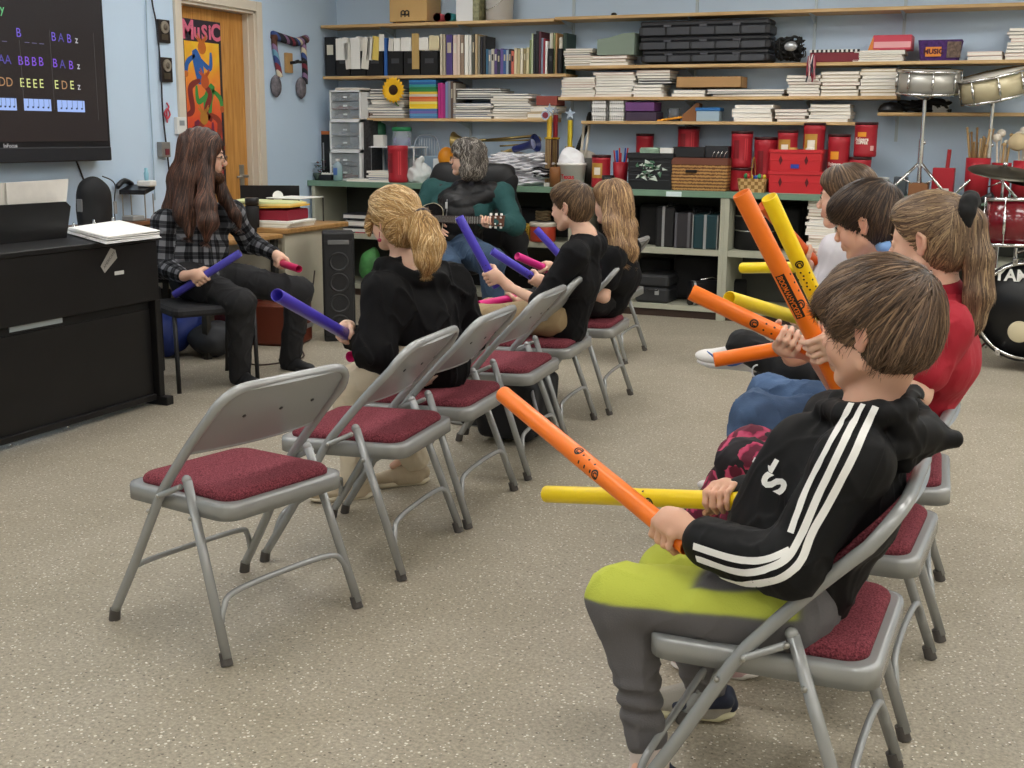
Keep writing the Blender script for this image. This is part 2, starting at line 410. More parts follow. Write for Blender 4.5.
MB().box(XP,XP+.001,py0,py1,pz0,pz1).build('poster_border',border,pr)
MB().box(XP+.001,XP+.0015,py0+.03,py1-.03,pz0+.03,pz1-.16).build('poster_picture',pm,pr)
tt=MB()
W_=py1-py0
for i,(ch,sz,dz) in enumerate((('M',.19,0),('u',.155,.0),('S',.15,-.01),('i',.15,0),('C',.17,0))):
    yy=py0+W_*(.17,.39,.58,.72,.87)[i]
    add_text(tt,ch,frame((XP+.002,yy,pz1-.085+dz),(0,1,0),(0,0,1)),sz,bold=.006)
tt.build('poster_title',mus,pr)
# generic dancing figures in painted shapes
def limb(mb,pts,w,x=XP+.0018,n=8):
    P=[Vector((0,p[0],p[1])) for p in spline([(0,p[0],p[1]) for p in pts],n) ] if False else [Vector((0,q.y,q.z)) for q in spline([(0,a,c) for a,c in pts],n)]
    vs=[];fs=[]
    for i,p in enumerate(P):
        t=(P[min(i+1,len(P)-1)]-P[max(i-1,0)]).normalized(); nn=Vector((0,-t.z,t.y)); ww=w*(.35+.65*math.sin(PI*(i+1)/(len(P)+1)))
        vs+= [(x,p.y+nn.y*ww,p.z+nn.z*ww),(x,p.y-nn.y*ww,p.z-nn.z*ww)]
    for i in range(len(P)-1): fs.append((2*i,2*i+1,2*i+3,2*i+2))
    mb.add(vs,fs)
def disc(mb,cy_,cz,r,x,sy=1): mb.add([(x,cy_+r*sy*math.cos(2*PI*k/16),cz+r*math.sin(2*PI*k/16)) for k in range(16)],[tuple(range(16))])
U=lambda a,c:(py0+W_*a,pz1-c)
for k,(oy,oz,c1,c2,c3) in enumerate(((.42,.3,'2E5FA8','7D2E2A','C06A2A'),(.62,.55,'3F8F45','8C3A2A','B8552A'),(.40,.82,'7A2C46','2B4F8F','B07A2F'))):
    a=MB(); s_=-1 if k==1 else 1
    limb(a,[U(oy-.12*s_,oz-.08),U(oy-.02,oz+.04),U(oy+.02*s_,oz+.17)],.055); limb(a,[U(oy-.1*s_,oz-.04),U(oy-.3*s_,oz+.02),U(oy-.34*s_,oz+.12)],.022); limb(a,[U(oy,oz-.02),U(oy+.26*s_,oz+.05),U(oy+.3*s_,oz-.07)],.022,XP+.0019)
    a.build('painted_figure',cm(c1,.5),pr)
    a=MB(); limb(a,[U(oy,oz+.14),U(oy-.25*s_,oz+.2),U(oy-.22*s_,oz+.36),U(oy-.38*s_,oz+.4)],.03,XP+.0021); limb(a,[U(oy+.03,oz+.15),U(oy+.24*s_,oz+.24),U(oy+.12*s_,oz+.37),U(oy+.26*s_,oz+.44)],.03,XP+.0021)
    a.build('painted_legs',cm(c2,.5),pr)
    a=MB(); disc(a,py0+W_*(oy+.08*s_),pz1-(oz-.1),.05,XP+.0023); 
    for q in range(6): limb(a,[U(oy+.08*s_+.03*math.cos(q),oz-.13),U(oy+.08*s_+.15*math.cos(q*1.1-.5),oz-.18-.02*math.sin(q*2))],.008,XP+.0022)
    a.build('painted_head',cm(c3,.5),pr); a=MB(); disc(a,py0+W_*(oy-.34*s_),pz1-(oz+.1),.025,XP+.0023)
    a.build('painted_hand',cm(c3,.5),pr)
# ceiling lights (the room's lamps)
lamp=mat('lamp_diffuser','FFFFFF',.6,emit=(1.,.985,.955),estr=9.9)
white=mat('white_enamel','E8E6E0',.4)
def ceiling_light(x,y,lab):
    r=empty('ceiling_light',(x,y,ZC),0,lab,'ceiling light','fluorescent ceiling lights')
    f=MB()
    for a in ((-.61,-.575,-.31,.31),(.575,.61,-.31,.31),(-.575,.575,-.31,-.275),(-.575,.575,.275,.31)): f.box(*a,-.045,-.001)
    f.build('frame',white,r); MB().box(-.575,.575,-.275,.275,-.03,-.02).build('diffuser',lamp,r)
for i,x in enumerate((-4.4,-1.9,.6,2.6)):
    for j,y in enumerate((-1.5,.6,2.7,4.7,6.3,7.7)):
        ceiling_light(x,y,'rectangular fluorescent ceiling light above the room')
# ---------------------------------------------------------------- television
blk=mat('black_plastic','17171A',.35); blkm=mat('matt_black','141416',.7)
tv=empty('television',(-5.7,5.55,1.19),0,'large black wall mounted screen showing coloured note letters','television')
TY0,TY1,TZ1=-.72,.82,1.07
m=MB(); m.rbox(-.06,.05,TY0,TY1,0,TZ1,.02); m.build('casing',blk,tv)
m=MB(); m.rbox(.05,.075,TY0,TY1-.03,0,.09,.01); m.build('soundbar',mat('dark_casing','1E1F24',.5),tv)
scr=mat('screen_glow','000000',.25,emit='36302F',estr=.75)
MB().box(.05,.053,TY0+.05,TY1-.035,.125,TZ1-.045).build('screen',scr,tv)
XS=-5.7+.0535; 
def glow(h): return mat('screen_'+h,'000000',.4,emit=h,estr=.9)
def tvt(s,px,py,col,size,**k):
    p=onx(px,py,XS); mb=MB(); add_text(mb,s,frame((p[0]-tv.location.x,p[1]-tv.location.y,p[2]-tv.location.z),(0,1,0),(0,0,1)),size,**k); return mb.build('screen_text',glow(col),tv)
for s,px,py,c in (('y',2,9,'6FCF8A'),('B',18.5,33,'7A63D8'),('_ _ _',34,38,'6E6890'),('_',4,36,'6E6890'),('B',53.5,37,'7A63D8'),('A',61,38,'5A50A8'),('B',69,39,'7A63D8'),('z',76.5,40,'C9C9CF'),
    ('A',1.5,59.5,'5A50A8'),('A',8,60,'5A50A8'),('B',20.5,61,'8A5BE0'),('B',27,61.5,'8A5BE0'),('B',34,62,'8A5BE0'),('B',41,62,'8A5BE0'),('B',55,63.5,'8A5BE0'),('A',62.5,64.5,'5A50A8'),('B',71,65.5,'8A5BE0'),('z',78.5,66,'C9C9CF'),
    ('D',2,82,'B58A62'),('D',9.5,82.5,'B58A62'),('E',22,83,'E6EE9A'),('E',28.5,83.5,'E6EE9A'),('E',35,84,'E6EE9A'),('E',41.5,84,'E6EE9A'),('E',56.5,85,'E6EE9A'),('D',64.5,85.5,'B58A62'),('E',72,85.5,'E6EE9A'),('z',79,86.5,'C9C9CF')):
    tvt(s,px,py,c,.075 if s not in('z',) else .065)
for (a,b_,c_,d_) in ((-8,17,97.5,110.5),(23.5,51.5,98.5,111.2),(57,85,100,112.3)):
    p=onx(a,c_,XS); q=onx(b_,d_,XS)
    MB().box(XS-tv.location.x,XS-tv.location.x+.001,p[1]-tv.location.y,q[1]-tv.location.y,q[2]-1.19,p[2]-1.19).build('music_box',glow('A9C4FF'),tv)
    nb=MB()
    for i in range(5):
        f=(i+.7)/5.3; yy=p[1]+(q[1]-p[1])*f-tv.location.y; zc=(p[2]*.3+q[2]*.7)-1.19
        nb.box(XS+5.7+.0012,XS+5.7+.0016,yy+.006,yy+.0085,zc,zc+.055); nb.add([(XS+5.7+.0016,yy+.008*math.cos(t*PI/4),zc+.006*math.sin(t*PI/4)) for t in range(8)],[tuple(range(8))])
    nb.box(XS+5.7+.0012,XS+5.7+.0016,yy-.05,yy+.0085,zc+.05,zc+.056)
    nb.build('notation',glow('202840'),tv)
lb=MB()
for px,p0,p1 in ((19,40,105),(49,30,110),(93,33,120)):
    a=onx(px,p0,XS); b_=onx(px+4,p1,XS); lb.box(.0536,.054,a[1]+5.7-5.7-5.55,a[1]-5.55+.004,b_[2]-1.19,a[2]-1.19)
lb.build('screen_rule',glow('4A4646'),tv)
tx=MB(); p=onx(11,146,-5.645); add_text(tx,'InFocus',frame((.0505,p[1]-5.55,p[2]-1.19+.0),(0,1,0),(0,0,1)),.035,bold=.001); tx.build('brand_lettering',cm('B9B9BE',.5),tv)
# ---------------------------------------------------------------- things on the left wall
def wallbox(name,lab,cat,px0,py0,px1,py1,th,m,**k):
    a=onx(px0,py0,XW); b_=onx(px1,py1,XW); mb=MB(); 
    r=empty(name,(XW,(a[1]+b_[1])/2,(a[2]+b_[2])/2),0,lab,cat,**k)
    hy=(b_[1]-a[1])/2; hz=(a[2]-b_[2])/2
    MB().rbox(.001,th,-hy,hy,-hz,hz,.004).build('board',m,r); return r,hy,hz
for q,(a,b_,c_,d_,l) in enumerate(((156,19,168.6,43.5,'dark wooden award plaque with round medal, the upper of two'),(158.5,57,171,82.5,'dark wooden award plaque with round medal, the lower of two'))):
    r,hy,hz=wallbox('award_plaque',l,'plaque',a,b_,c_,d_,.02,cm('241A17',.4))
    m=MB(); m.cyl((.02,0,hz*.35),(.028,0,hz*.35),.042,n=28); m.build('medal',cm('B7AE9E',.35,metal=.7),r); MB().lathe([(.018,0),(.022,.003),(.012,.006),(.001,.007)],(0,0,0),T=Tm((.028,0,hz*.35),0,0,PI/2)).build('medal_relief',cm('7D7468',.4,metal=.7),r)
    MB().rbox(.02,.023,-hy*.55,hy*.55,-hz*.75,-hz*.25,.002).build('name_plate',cm('6F6656',.3,metal=.8),r)
# hanging power cables
cab=MB(); pts=[onx(x,y,XW+.02) for x,y in ((150,-40),(152,0),(157,28),(161,75),(163,115),(168,160),(171,190))]
cab.tube(spline(pts),.006,8); tag(cab.build('power_cable',cm('22222A',.6)),'thin black cable hanging down the wall past the plaques','cable')
cab=MB(); pts=[onx(x,y,XW+.012) for x,y in ((145,-40),(148,60),(152,130),(155,200))]; cab.tube(spline(pts),.004,8); tag(cab.build('white_cable',cm('9DB4C6',.6)),'pale painted conduit running down wall beside the black cable','cable')
cab=MB(); pts=[onx(x,y,XW+.012) for x,y in ((76,160),(80,170),(84,180),(90,188))]; cab.tube(spline(pts),.006,8); tag(cab.build('power_cable',cm('22222A',.6)),'short black cable below the television leading behind the black bag','cable')
r,hy,hz=wallbox('wall_outlet','grey metal outlet box on wall behind the long-haired man','outlet',156.5,142,166,157,.045,cm('8E8C88',.4,metal=.5))
MB().rbox(.045,.052,-hy*.3,hy*.6,-hz*.7,hz*.1,.003).build('plug',cm('702E38',.5),r)
r,hy,hz=wallbox('wall_control','small white wall thermostat by the door trim','thermostat',173.5,117,184,134,.03,cm('D7D8D6',.4)); MB().box(.03,.032,-hy*.5,hy*.5,0,hz*.6).build('display',cm('8B9196',.3),r)
# red and white treble clef ornament
p=onx(167,110,XW+.012); o=MB(); sp_=[(0,.05),(.02,.02),(-.01,0),(-.03,-.03),(0,-.06),(.03,-.03),(.0,.01),(-.005,-.09)]
o.tube([(0,a,c) for a,c in [(q.y,q.z) for q in spline([(0,a,c) for a,c in sp_],6)]],.006,8); tag(o.build('clef_ornament',cm('B23A4A',.5),loc=tuple(p)),'small red clef ornament hung on wall beside the cable','ornament')
# knitted striped beamed note
km=mat('knit_stripes','884433',.9,bump=.6,bscale=250); nt,b,L=nodes(km)
tc=nt.nodes.new('ShaderNodeTexCoord'); sp=N('ShaderNodeSeparateXYZ'); L(tc.outputs['Object'],sp.inputs[0])
ad=N('ShaderNodeMath',operation='ADD'); L(sp.outputs['Z'],ad.inputs[0]); L(sp.outputs['Y'],ad.inputs[1])
ml=N('ShaderNodeMath',operation='MULTIPLY'); L(ad.outputs[0],ml.inputs[0]); ml.inputs[1].default_value=26
fl=N('ShaderNodeMath',operation='FLOOR'); L(ml.outputs[0],fl.inputs[0]); wn=N('ShaderNodeTexWhiteNoise',noise_dimensions='1D'); L(fl.outputs[0],wn.inputs['W'])
r=ramp(wn.outputs['Value'],[(0,hexc('26262E')),(.15,hexc('7A2F3A')),(.3,hexc('CFC4A8')),(.42,hexc('3B4F86')),(.55,hexc('6F9FB8')),(.66,hexc('D9CDB4')),(.76,hexc('5A3A2E')),(.88,hexc('8A6C8F'))],'CONSTANT'); L(r.outputs['Color'],b.inputs['Base Color'])
g=lambda x,y:onx(x,y,XW+.025)
nt_=MB()
def strip(pts,r):
    P=[g(*q) for q in pts]; nt_.tube(spline(P,5),r,10,flat=1)
strip([(274,36),(275,50),(278,66),(280,77)],.024); strip([(273,35),(285,39),(296,42),(306,39)],.036); strip([(303,39),(304,55),(305,70),(305,84)],.024)
note=tag(nt_.build('knitted_note',km),'striped knitted music note hanging on the blue wall right of door','wall decoration')
for (x,y) in ((276,86),(301,88)):
    c=g(x,y); MB().lathe([(.001,-.02),(.075,-.018),(.09,0),(.075,.018),(.001,.02)],n=28,T=Matrix.Translation(Vector(c))@Matrix.Rotation(PI/2,4,'Y')@Matrix.Diagonal((1.0,.72,1,1))).build('note_head',mat('knit_head','6E6A70',.9,bump=.6,bscale=200,vary=.5,vscale=25),note)
# wall bracket (guitar hanger)
r=empty('wall_hanger',(XW,float(onx(287,63,XW)[1]),float(onx(287,63,XW)[2])),0,'small wooden wall hanger with black arm inside the knitted note','wall hanger')
MB().rbox(.001,.03,-.045,.045,-.08,.08,.006).build('mounting_block',cm('B08A57',.5),r)
m=MB(); m.tube([(.03,.0,0),(.06,.02,.005),(.09,.03,.01)],.012); m.tube([(.13,-.03,.012),(.09,.0,.01),(.09,.06,.01),(.13,.1,.012)],.012); m.build('arm',blkm,r)
# ================================================================ folding chairs
steel=mat('grey_enamel_steel','9FA1A1',.27,.28,spec=.5); rub=mat('rubber_foot','4E4A47',.7)
redf=mat('maroon_upholstery','7C2A36',.95,bump=.5,bscale=500,spec=.2); nt,b,L=nodes(redf)
tc=nt.nodes.new('ShaderNodeTexCoord'); n=N('ShaderNodeTexNoise',Scale=260.,Detail=2.); L(tc.outputs['Object'],n.inputs['Vector'])
r=ramp(n.outputs['Fac'],[(.35,hexc('5C2830')),(.68,hexc('964C56'))]); L(r.outputs['Color'],b.inputs['Base Color'])
FC=dict(hw=.235,fx=.25,rx=-.25)
def make_folding_chair():
    root=empty('folding_chair')
    hw=.238
    up=[(.25,.245,.02),(.135,.243,.205),(.025,hw,.40),(-.03,hw,.475),(-.13,hw,.59),(-.212,hw,.675)]
    top=[]
    for i in range(7):
        a=PI/2*i/6; top.append((-.212-.052*math.sin(a),hw-.085+.085*math.cos(a),.675+.072*math.sin(a)))
    side=spline(up,4)[:-1]
    L_=side+[Vector(p) for p in top]; R_=[Vector((p.x,-p.y,p.z)) for p in L_][::-1]
    MB().tube(L_+R_,.0137,12).build('front_frame',steel,root)
    for s in (1,-1):
        MB().tube([(-.25,s*.25,.02),(-.085,s*.222,.475)],[.0132,.0132],12).build('rear_leg',steel,root)
        k=MB(); k.cyl((-.078,s*.238,.462),(.0,s*.252,.425),.008,n=10); k.ball((-.082,s*.222,.478),.0135); k.build('link_bar',steel,root)
        for p,q in (((.25,s*.245,0),(.243,s*.245,.035)),((-.25,s*.25,0),(-.238,s*.248,.035))):
            MB().cyl(p,q,.0165,.0155,n=14).build('rubber_foot',rub,root)
        m=MB()
        for p in ((-.115,s*.242,.38),(.05,s*.253,.372),(.0,s*.256,.425),(-.078,s*.244,.462)): m.ball(p,.0065,10)
        m.build('rivet',brushed,root)
    # cross braces, arched at both ends
    m=MB(); br=spline([(-.222,.245,.09),(-.215,.225,.145),(-.205,.18,.175),(-.2,0,.18),(-.205,-.18,.175),(-.215,-.225,.145),(-.222,-.245,.09)],5); m.tube(br,.0085,10); m.build('rear_brace',steel,root)
    m=MB(); br=spline([(.212,.24,.09),(.2,.22,.145),(.19,.18,.17),(.187,0,.175),(.19,-.18,.17),(.2,-.22,.145),(.212,-.24,.09)],5); m.tube(br,.0085,10); m.build('front_brace',steel,root)
    # seat pan: rounded tray, tilted a little backwards
    T=Tm((-.022,0,.425),0,0,0)@Matrix.Rotation(math.radians(1.5),4,'Y')@Matrix.Identity(4)
    o=rrect(-.222,.228,-.222,.222,.05,5); i=rrect(-.209,.215,-.209,.209,.042,5)
    m=MB(); m.loft([[(x,y,-.04) for x,y in i],[(x,y,-.044) for x,y in o],[(x,y,-.008) for x,y in o],[(x*.99,y*.99,0) for x,y in o],[(x,y,.001) for x,y in i]],caps=True,smooth=True,T=T); m.build('seat_pan',steel,root)
    c0=rrect(-.196,.200,-.193,.193,.045,6); rings=[]
    for f,z in ((1,.0),(1.005,.01),(.985,.019),(.95,.025),(.85,.029),(.5,.032),(.1,.033)): rings.append([(x*f,y*f,z) for x,y in c0])
    m=MB(); m.loft(rings,T=T); m.build('seat_cushion',redf,root)
    # backrest: curved steel panel inside the hoop, cushion on its front
    def bk(u,v,off): # u -1..1 across, v 0..1 up ; curved backwards
        z=.555+.185*v; x=-.102-.16*v*1.02-.03*(1-u*u)*(1-.4*v); n=Vector((.74,0,.67)); return (x+n.x*off,.226*u,z+n.z*off)
    def shape(n=14,s=1.0):
        pts=[]
        for x,y in rrect(-1*s,1*s,.0,1.,.3,6):
            if y<.35: y=y if abs(x)>.9 else y
            pts.append((x,y))
        return pts
    def panel(s,offs,va,vb):
        nu,nv=18,6; rings=[]
        vs=[];fs=[]
        for k,off in enumerate(offs):
            for j in range(nv+1):
                for i_ in range(nu+1):
                    u=-1+2*i_/nu; v=j/nv
                    # rounded top corners
                    lim=1.0 if v<.55 else math.sqrt(max(0,1-((v-.55)/.5)**2))*.30+.70
                    lo=(1-abs(u))**.5*0
                    vs.append(bk(u*s*lim,va+(vb-va)*v,off))
        n1=(nu+1)*(nv+1)
        for j in range(nv):
            for i_ in range(nu):
                a=j*(nu+1)+i_; fs.append((a,a+nu+1,a+nu+2,a+1)); fs.append((n1+a,n1+a+1,n1+a+nu+2,n1+a+nu+1))
        ring=[i_ for i_ in range(nu+1)]+[j*(nu+1)+nu for j in range(1,nv+1)]+[nv*(nu+1)+i_ for i_ in range(nu-1,-1,-1)]+[j*(nu+1) for j in range(nv-1,0,-1)]
        for q in range(len(ring)): a=ring[q]; b_=ring[(q+1)%len(ring)]; fs.append((a,b_,n1+b_,n1+a))
        return vs,fs
    m=MB(); v,f=panel(1.0,(-.001,.008),0,1); m.add(v,f,0,False)
    edge=[bk(-1+2*i_/18,0,.003) for i_ in range(19)]; m.tube(edge,.0065,8); bp_=m.build('backrest_panel',steel,root)
    m=MB(); v,f=panel(.86,(.009,.024),.07,.93); m.add(v,f,0,True); m.build('back_cushion',redf,root,bevel=.006)
    for u in (-.55,0,.55): MB().cyl(bk(u,.55,-.002),bk(u,.55,-.004),.0055,n=10).build('screw_hole',cm('1E1D1C',.6),root)
    return root
chairs=[]
def rowchair(x,y,ang,lab,grp,proto=[None]):
    if proto[0] is None: proto[0]=make_folding_chair(); o=proto[0]
    else: o=dup(proto[0])
    o.location=(x,y,0); o.rotation_euler=(0,0,math.radians(ang)); tag(o,lab,'chair',grp); chairs.append(o); return o
LG='folding chairs in the left row'; RG='folding chairs in the right row'
def fc(rear_near,rear_far,lab,grp):
    a=Vector(rear_near);b_=Vector(rear_far); w=(b_-a); n=Vector((-w.y,w.x)).normalized(); c=(a+b_)/2+n*.25
    return rowchair(c.x,c.y,math.degrees(math.atan2(n.y,n.x)),lab,grp)
fc((-1.86,2.43),(-1.75,2.90),'empty grey folding chair with maroon seat, nearest in the left row',LG)
fc((-1.735,3.165),(-1.775,3.655),'empty grey folding chair with maroon seat directly in front of the hooded blonde child',LG)
fc((-1.76,3.70),(-1.795,4.21),'grey folding chair under the child in the black hoodie',LG)
fc((-1.80,4.36),(-1.84,4.86),'empty grey folding chair between the hooded child and the short-haired boy in black',LG)
fc((-1.865,4.97),(-1.905,5.47),'grey folding chair under the short-haired boy in black',LG)
fc((-1.87,5.60),(-1.92,6.10),'grey folding chair under the long-haired girl in black',LG)
fc((-2.22,6.93),(-2.25,7.43),'empty grey folding chair, farthest in the left row',LG)
R1=fc((-.178,2.12),(-.170,2.61),'grey folding chair under the boy in the three-stripe jacket',RG)
R2=fc((-.165,2.75),(-.145,3.25),'grey folding chair under the girl in the red shirt',RG)
R3=fc((-.13,3.38),(-.165,3.88),'grey folding chair under the dark-haired boy in jeans',RG)
R4=fc((-.27,4.10),(-.33,4.59),'grey folding chair under the child in the white shirt, last in right row',RG)
# ================================================================ counter and shelves on the back wall
green=mat('green_laminate','6E8C78',.45,bump=.1,bscale=80,vary=.06,vscale=5); putty=mat('putty_paint','A9A998',.55,vary=.05,vscale=3); dkb=mat('dark_brown_wood','3A2A22',.5)
CZ=.972; CY=8.9
tag(MB().rbox(XW+.005,1.2,CY,YW-.005,CZ-.046,CZ,.004).build('worktop',green),'long green worktop of the storage counter along back wall','worktop')
ux=[-5.74,-4.55,-3.33,-2.115,-.9,.32]
for i in range(5):
    x0,x1=ux[i],ux[i+1]
    r=empty('storage_cabinet',((x0+x1)/2,CY+.3,0),0,['open putty storage cabinet in the left corner behind the desk','open putty storage cabinet behind the woman with guitar','open putty storage cabinet holding the upright black and green instrument cases','open putty storage cabinet holding the round drum case and paper pile','open putty storage cabinet behind the drum kit'][i],'cabinet','open storage cabinets under the worktop')
    w=(x1-x0)/2; d0=-.29;d1=.24
    MB().rbox(-w,-w+.034,d0,d1,.0,CZ-.047,.003).build('side_panel',putty,r); MB().rbox(w-.034,w,d0,d1,.0,CZ-.047,.003).build('side_panel',putty,r)
    MB().box(-w+.034,w-.034,d0+.005,d1,.49,.534).build('shelf',putty,r); MB().box(-w+.034,w-.034,d0+.005,d1,.06,.098).build('bottom_shelf',putty,r)
    MB().box(-w+.034,w-.034,d1,d1+.006,.098,CZ-.05).build('back_panel',mat('cabinet_back','4A4B45',.8),r); MB().box(-w+.034,w-.034,d0+.03,d0+.05,0,.06).build('kickboard',dkb,r)
pine=mat('pine_board','C9A878',.55,bump=.1,bscale=60); nt,b,L=nodes(pine)
tc=nt.nodes.new('ShaderNodeTexCoord'); mp=N('ShaderNodeMapping'); mp.inputs['Scale'].default_value=(1.2,14,14); L(tc.outputs['Object'],mp.inputs['Vector'])
n=N('ShaderNodeTexNoise',Scale=3.,Detail=5.); L(mp.outputs['Vector'],n.inputs['Vector']); r=ramp(n.outputs['Fac'],[(.3,hexc('B58F5C')),(.7,hexc('D8BA8A'))]); L(r.outputs['Color'],b.inputs['Base Color'])
brk=mat('bracket_paint','AEBCC6',.45,.2)
YS=9.15
SH={}
rails=[-5.05,-3.93,-2.93,-1.93,-.93,.07]
rails=[-5.2,-4.47,-3.55,-2.53,-1.62,-.98,.0,.9]
def shelf(key,x0,x1,z,lab,dep=YW-YS):
    r=empty('wall_shelf',((x0+x1)/2,YW-.005,z),0,lab,'shelf','pine wall shelves'); w=(x1-x0)/2; cx=(x0+x1)/2
    MB().rbox(-w,w,-dep+.005,-.012,-.024,0,.003).build('board',pine,r)
    for x in rails:
        if x0+.03<x<x1-.03:
            b_=MB(); b_.loft([[(x-cx+q,-.015,-.026),(x-cx+q,-dep+.05,-.026),(x-cx+q,-dep+.05,-.034),(x-cx+q,-.015,-.085)] for q in (-.0015,.0015)],smooth=False); b_.box(x-cx-.009,x-cx+.009,-dep+.05,-.013,-.0265,-.0245); b_.build('bracket',brk,r)
    SH[key]=z
shelf('1L',XW+.02,-3.607,2.278,'top wall shelf, left board carrying the wooden box drum and white bucket')
shelf('1R',-3.60,1.0,2.287,'top wall shelf, long right board above the black cases')
shelf('2L',XW+.03,-3.50,1.853,'left wall shelf carrying the upright row of binders and books')
shelf('2R',-3.50,1.0,1.912,'right wall shelf carrying the flat black cases and purple basket')
shelf('3L',-5.46,-3.64,1.502,'left wall shelf carrying the coloured books and sunflower')
shelf('3R',-3.56,-.965,1.672,'right wall shelf carrying the flat cardboard box')
shelf('4',-3.36,-1.23,1.488,'wall shelf carrying the small white baskets')
shelf('5',-1.09,1.0,1.557,'short wall shelf behind the snare drums')
for x in rails:
    if x<.95:
        m=MB(); m.box(x-.011,x+.011,YW-.012,YW-.0005,1.35,2.75)
        tag(m.build('shelf_rail',brk),'painted vertical metal rail holding the wall shelf brackets','shelf rail','shelf rails on the back wall')
def rc(px0,py0,px1,py1,y):
    xm=ony((px0+px1)/2,py1,y); a=ony(px0,py1,y); b_=ony(px1,py1,y); t=ony((px0+px1)/2,py0,y)
    return a[0],b_[0],t[2],xm[2]
def solid(name,lab,cat,mb,m,grp=None,loc=None,**k): return tag(mb.build(name,m,loc=loc,**k),lab,cat,grp)
# ---------------------------------------------------------------- upright books, row on the left shelf
z2=SH['2L']; BY=9.19
nb=0
ordn=['first','second','third','fourth','fifth','sixth','seventh','eighth','ninth','tenth','eleventh','twelfth','thirteenth','fourteenth','fifteenth','sixteenth','seventeenth','eighteenth','nineteenth','twentieth']
def ordw(n):
    return ordn[n-1] if n<=20 else {2:'twenty-',3:'thirty-',4:'forty-'}[n//10]+ordn[n%10-1] if n%10 else {3:'thirtieth',4:'fortieth'}[n//10]
pageM=cm('EFEAE0',.8)
def book(px0,px1,pyt,col,colname,zb,y0=BY,lean=0,dep=.2,thing='book',grp='upright books and binders on the left shelf',where='in the row on the left shelf'):
    global nb; nb+=1
    x0=xat(px0,y0,zb+.15); x1=xat(px1,y0,zb+.15); h=ony((px0+px1)/2,pyt,y0)[2]-zb; t=max(x1-x0-.0015,.005); yb=min(y0+dep,YW-.02)
    r=empty(thing,((x0+x1)/2,y0,zb),0,'%s %s, %s from the left %s'%(colname,thing.replace('_',' '),ordw(nb),where),'book',grp)
    m=MB(); cv=.0016; hh=h
    m.box(-t/2,-t/2+cv,0,yb-y0,0,hh);m.box(t/2-cv,t/2,0,yb-y0,0,hh);m.rbox(-t/2,t/2,0,.003,0,hh,.001)
    o=m.build('cover',cm(col,.5),r); p=MB().box(-t/2+cv,t/2-cv,.003,yb-y0-.003,.004,hh-.004).build('pages',pageM,r)
    if t>.018 and rnd.random()<.6:
        q=MB().box(-t/2*.6,t/2*.6,-.0008,0,hh*.55,hh*.8).build('spine_label',cm(rnd.choice(['D9D4C4','2A2A2E','B9AE96']),.6),r)
    if lean: r.rotation_euler=(0,lean,0)
    return r
def magfile(px0,px1,pyt,px_,pyp,zb,lab,paper='E6E3DA',slant=0,y0=9.17):
    x0=xat(px0,y0,zb+.1);x1=xat(px1,y0,zb+.1);h=ony((px0+px1)/2,pyt,y0)[2]-zb; w=(x1-x0)/2-.001
    r=empty('magazine_file',((x0+x1)/2,y0,zb),0,lab,'magazine file','black magazine files on the left shelf')
    m=MB(); m.box(-w,w,0,.004,0,h);m.box(-w,-w+.003,0,.22,0,h);m.box(w-.003,w,0,.22,0,h);m.box(-w,w,0,.22,0,.003); m.build('file_box',blkm,r)
    if slant==0: MB().box(-w*.5,w*.5,-.0008,0,h*.5,h*.7).build('label_tab',cm('3A3B40',.5),r)
    # loose folders standing in it, each a thing
    n=max(2,int(w/.012)); hp=ony((px0+px1)/2,pyp,y0)[2]-zb
    for i in range(n):
        cx=-w+.008+(2*w-.016)*(i+.5)/n; hh=hp-rnd.uniform(0,.035); a=rnd.uniform(-.05,.08)
        q=MB(); tw=(2*w-.016)/n*.42; z0=.008 
        q.box(-tw,tw,.01,.21,z0,hh)
        o=q.build('music_folder',cm(rnd.choice(['E8E5DD','DAD6CC','F0EEE8','CFC8B5' if paper=='E6E3DA' else paper]),.8),loc=((x0+x1)/2+cx,y0,zb)); o.rotation_euler=(0,0,0)
        tag(o,'pale paper folder standing in the %s'%lab.split(',')[0],'folder','paper folders in '+lab.split(',')[0])
book(325,335.5,37,'1D1E22','thick black',z2,thing='ring_binder')
for a in ((336,350,61,0,37,'black magazine file beside the thick black ring binder'),(350.5,366,70,0,36,'second black magazine file from the left'),(366.5,383,60,0,36,'third black magazine file from the left'),
          (387.5,403,51,0,37,'black magazine file just right of the blue folder'),(403.5,420,51,0,37,'black magazine file behind the tan hanging folder'),(420.5,438,51,0,37,'rightmost black magazine file beside the cream books')):
    magfile(a[0],a[1],51,0,a[4],z2,a[5])
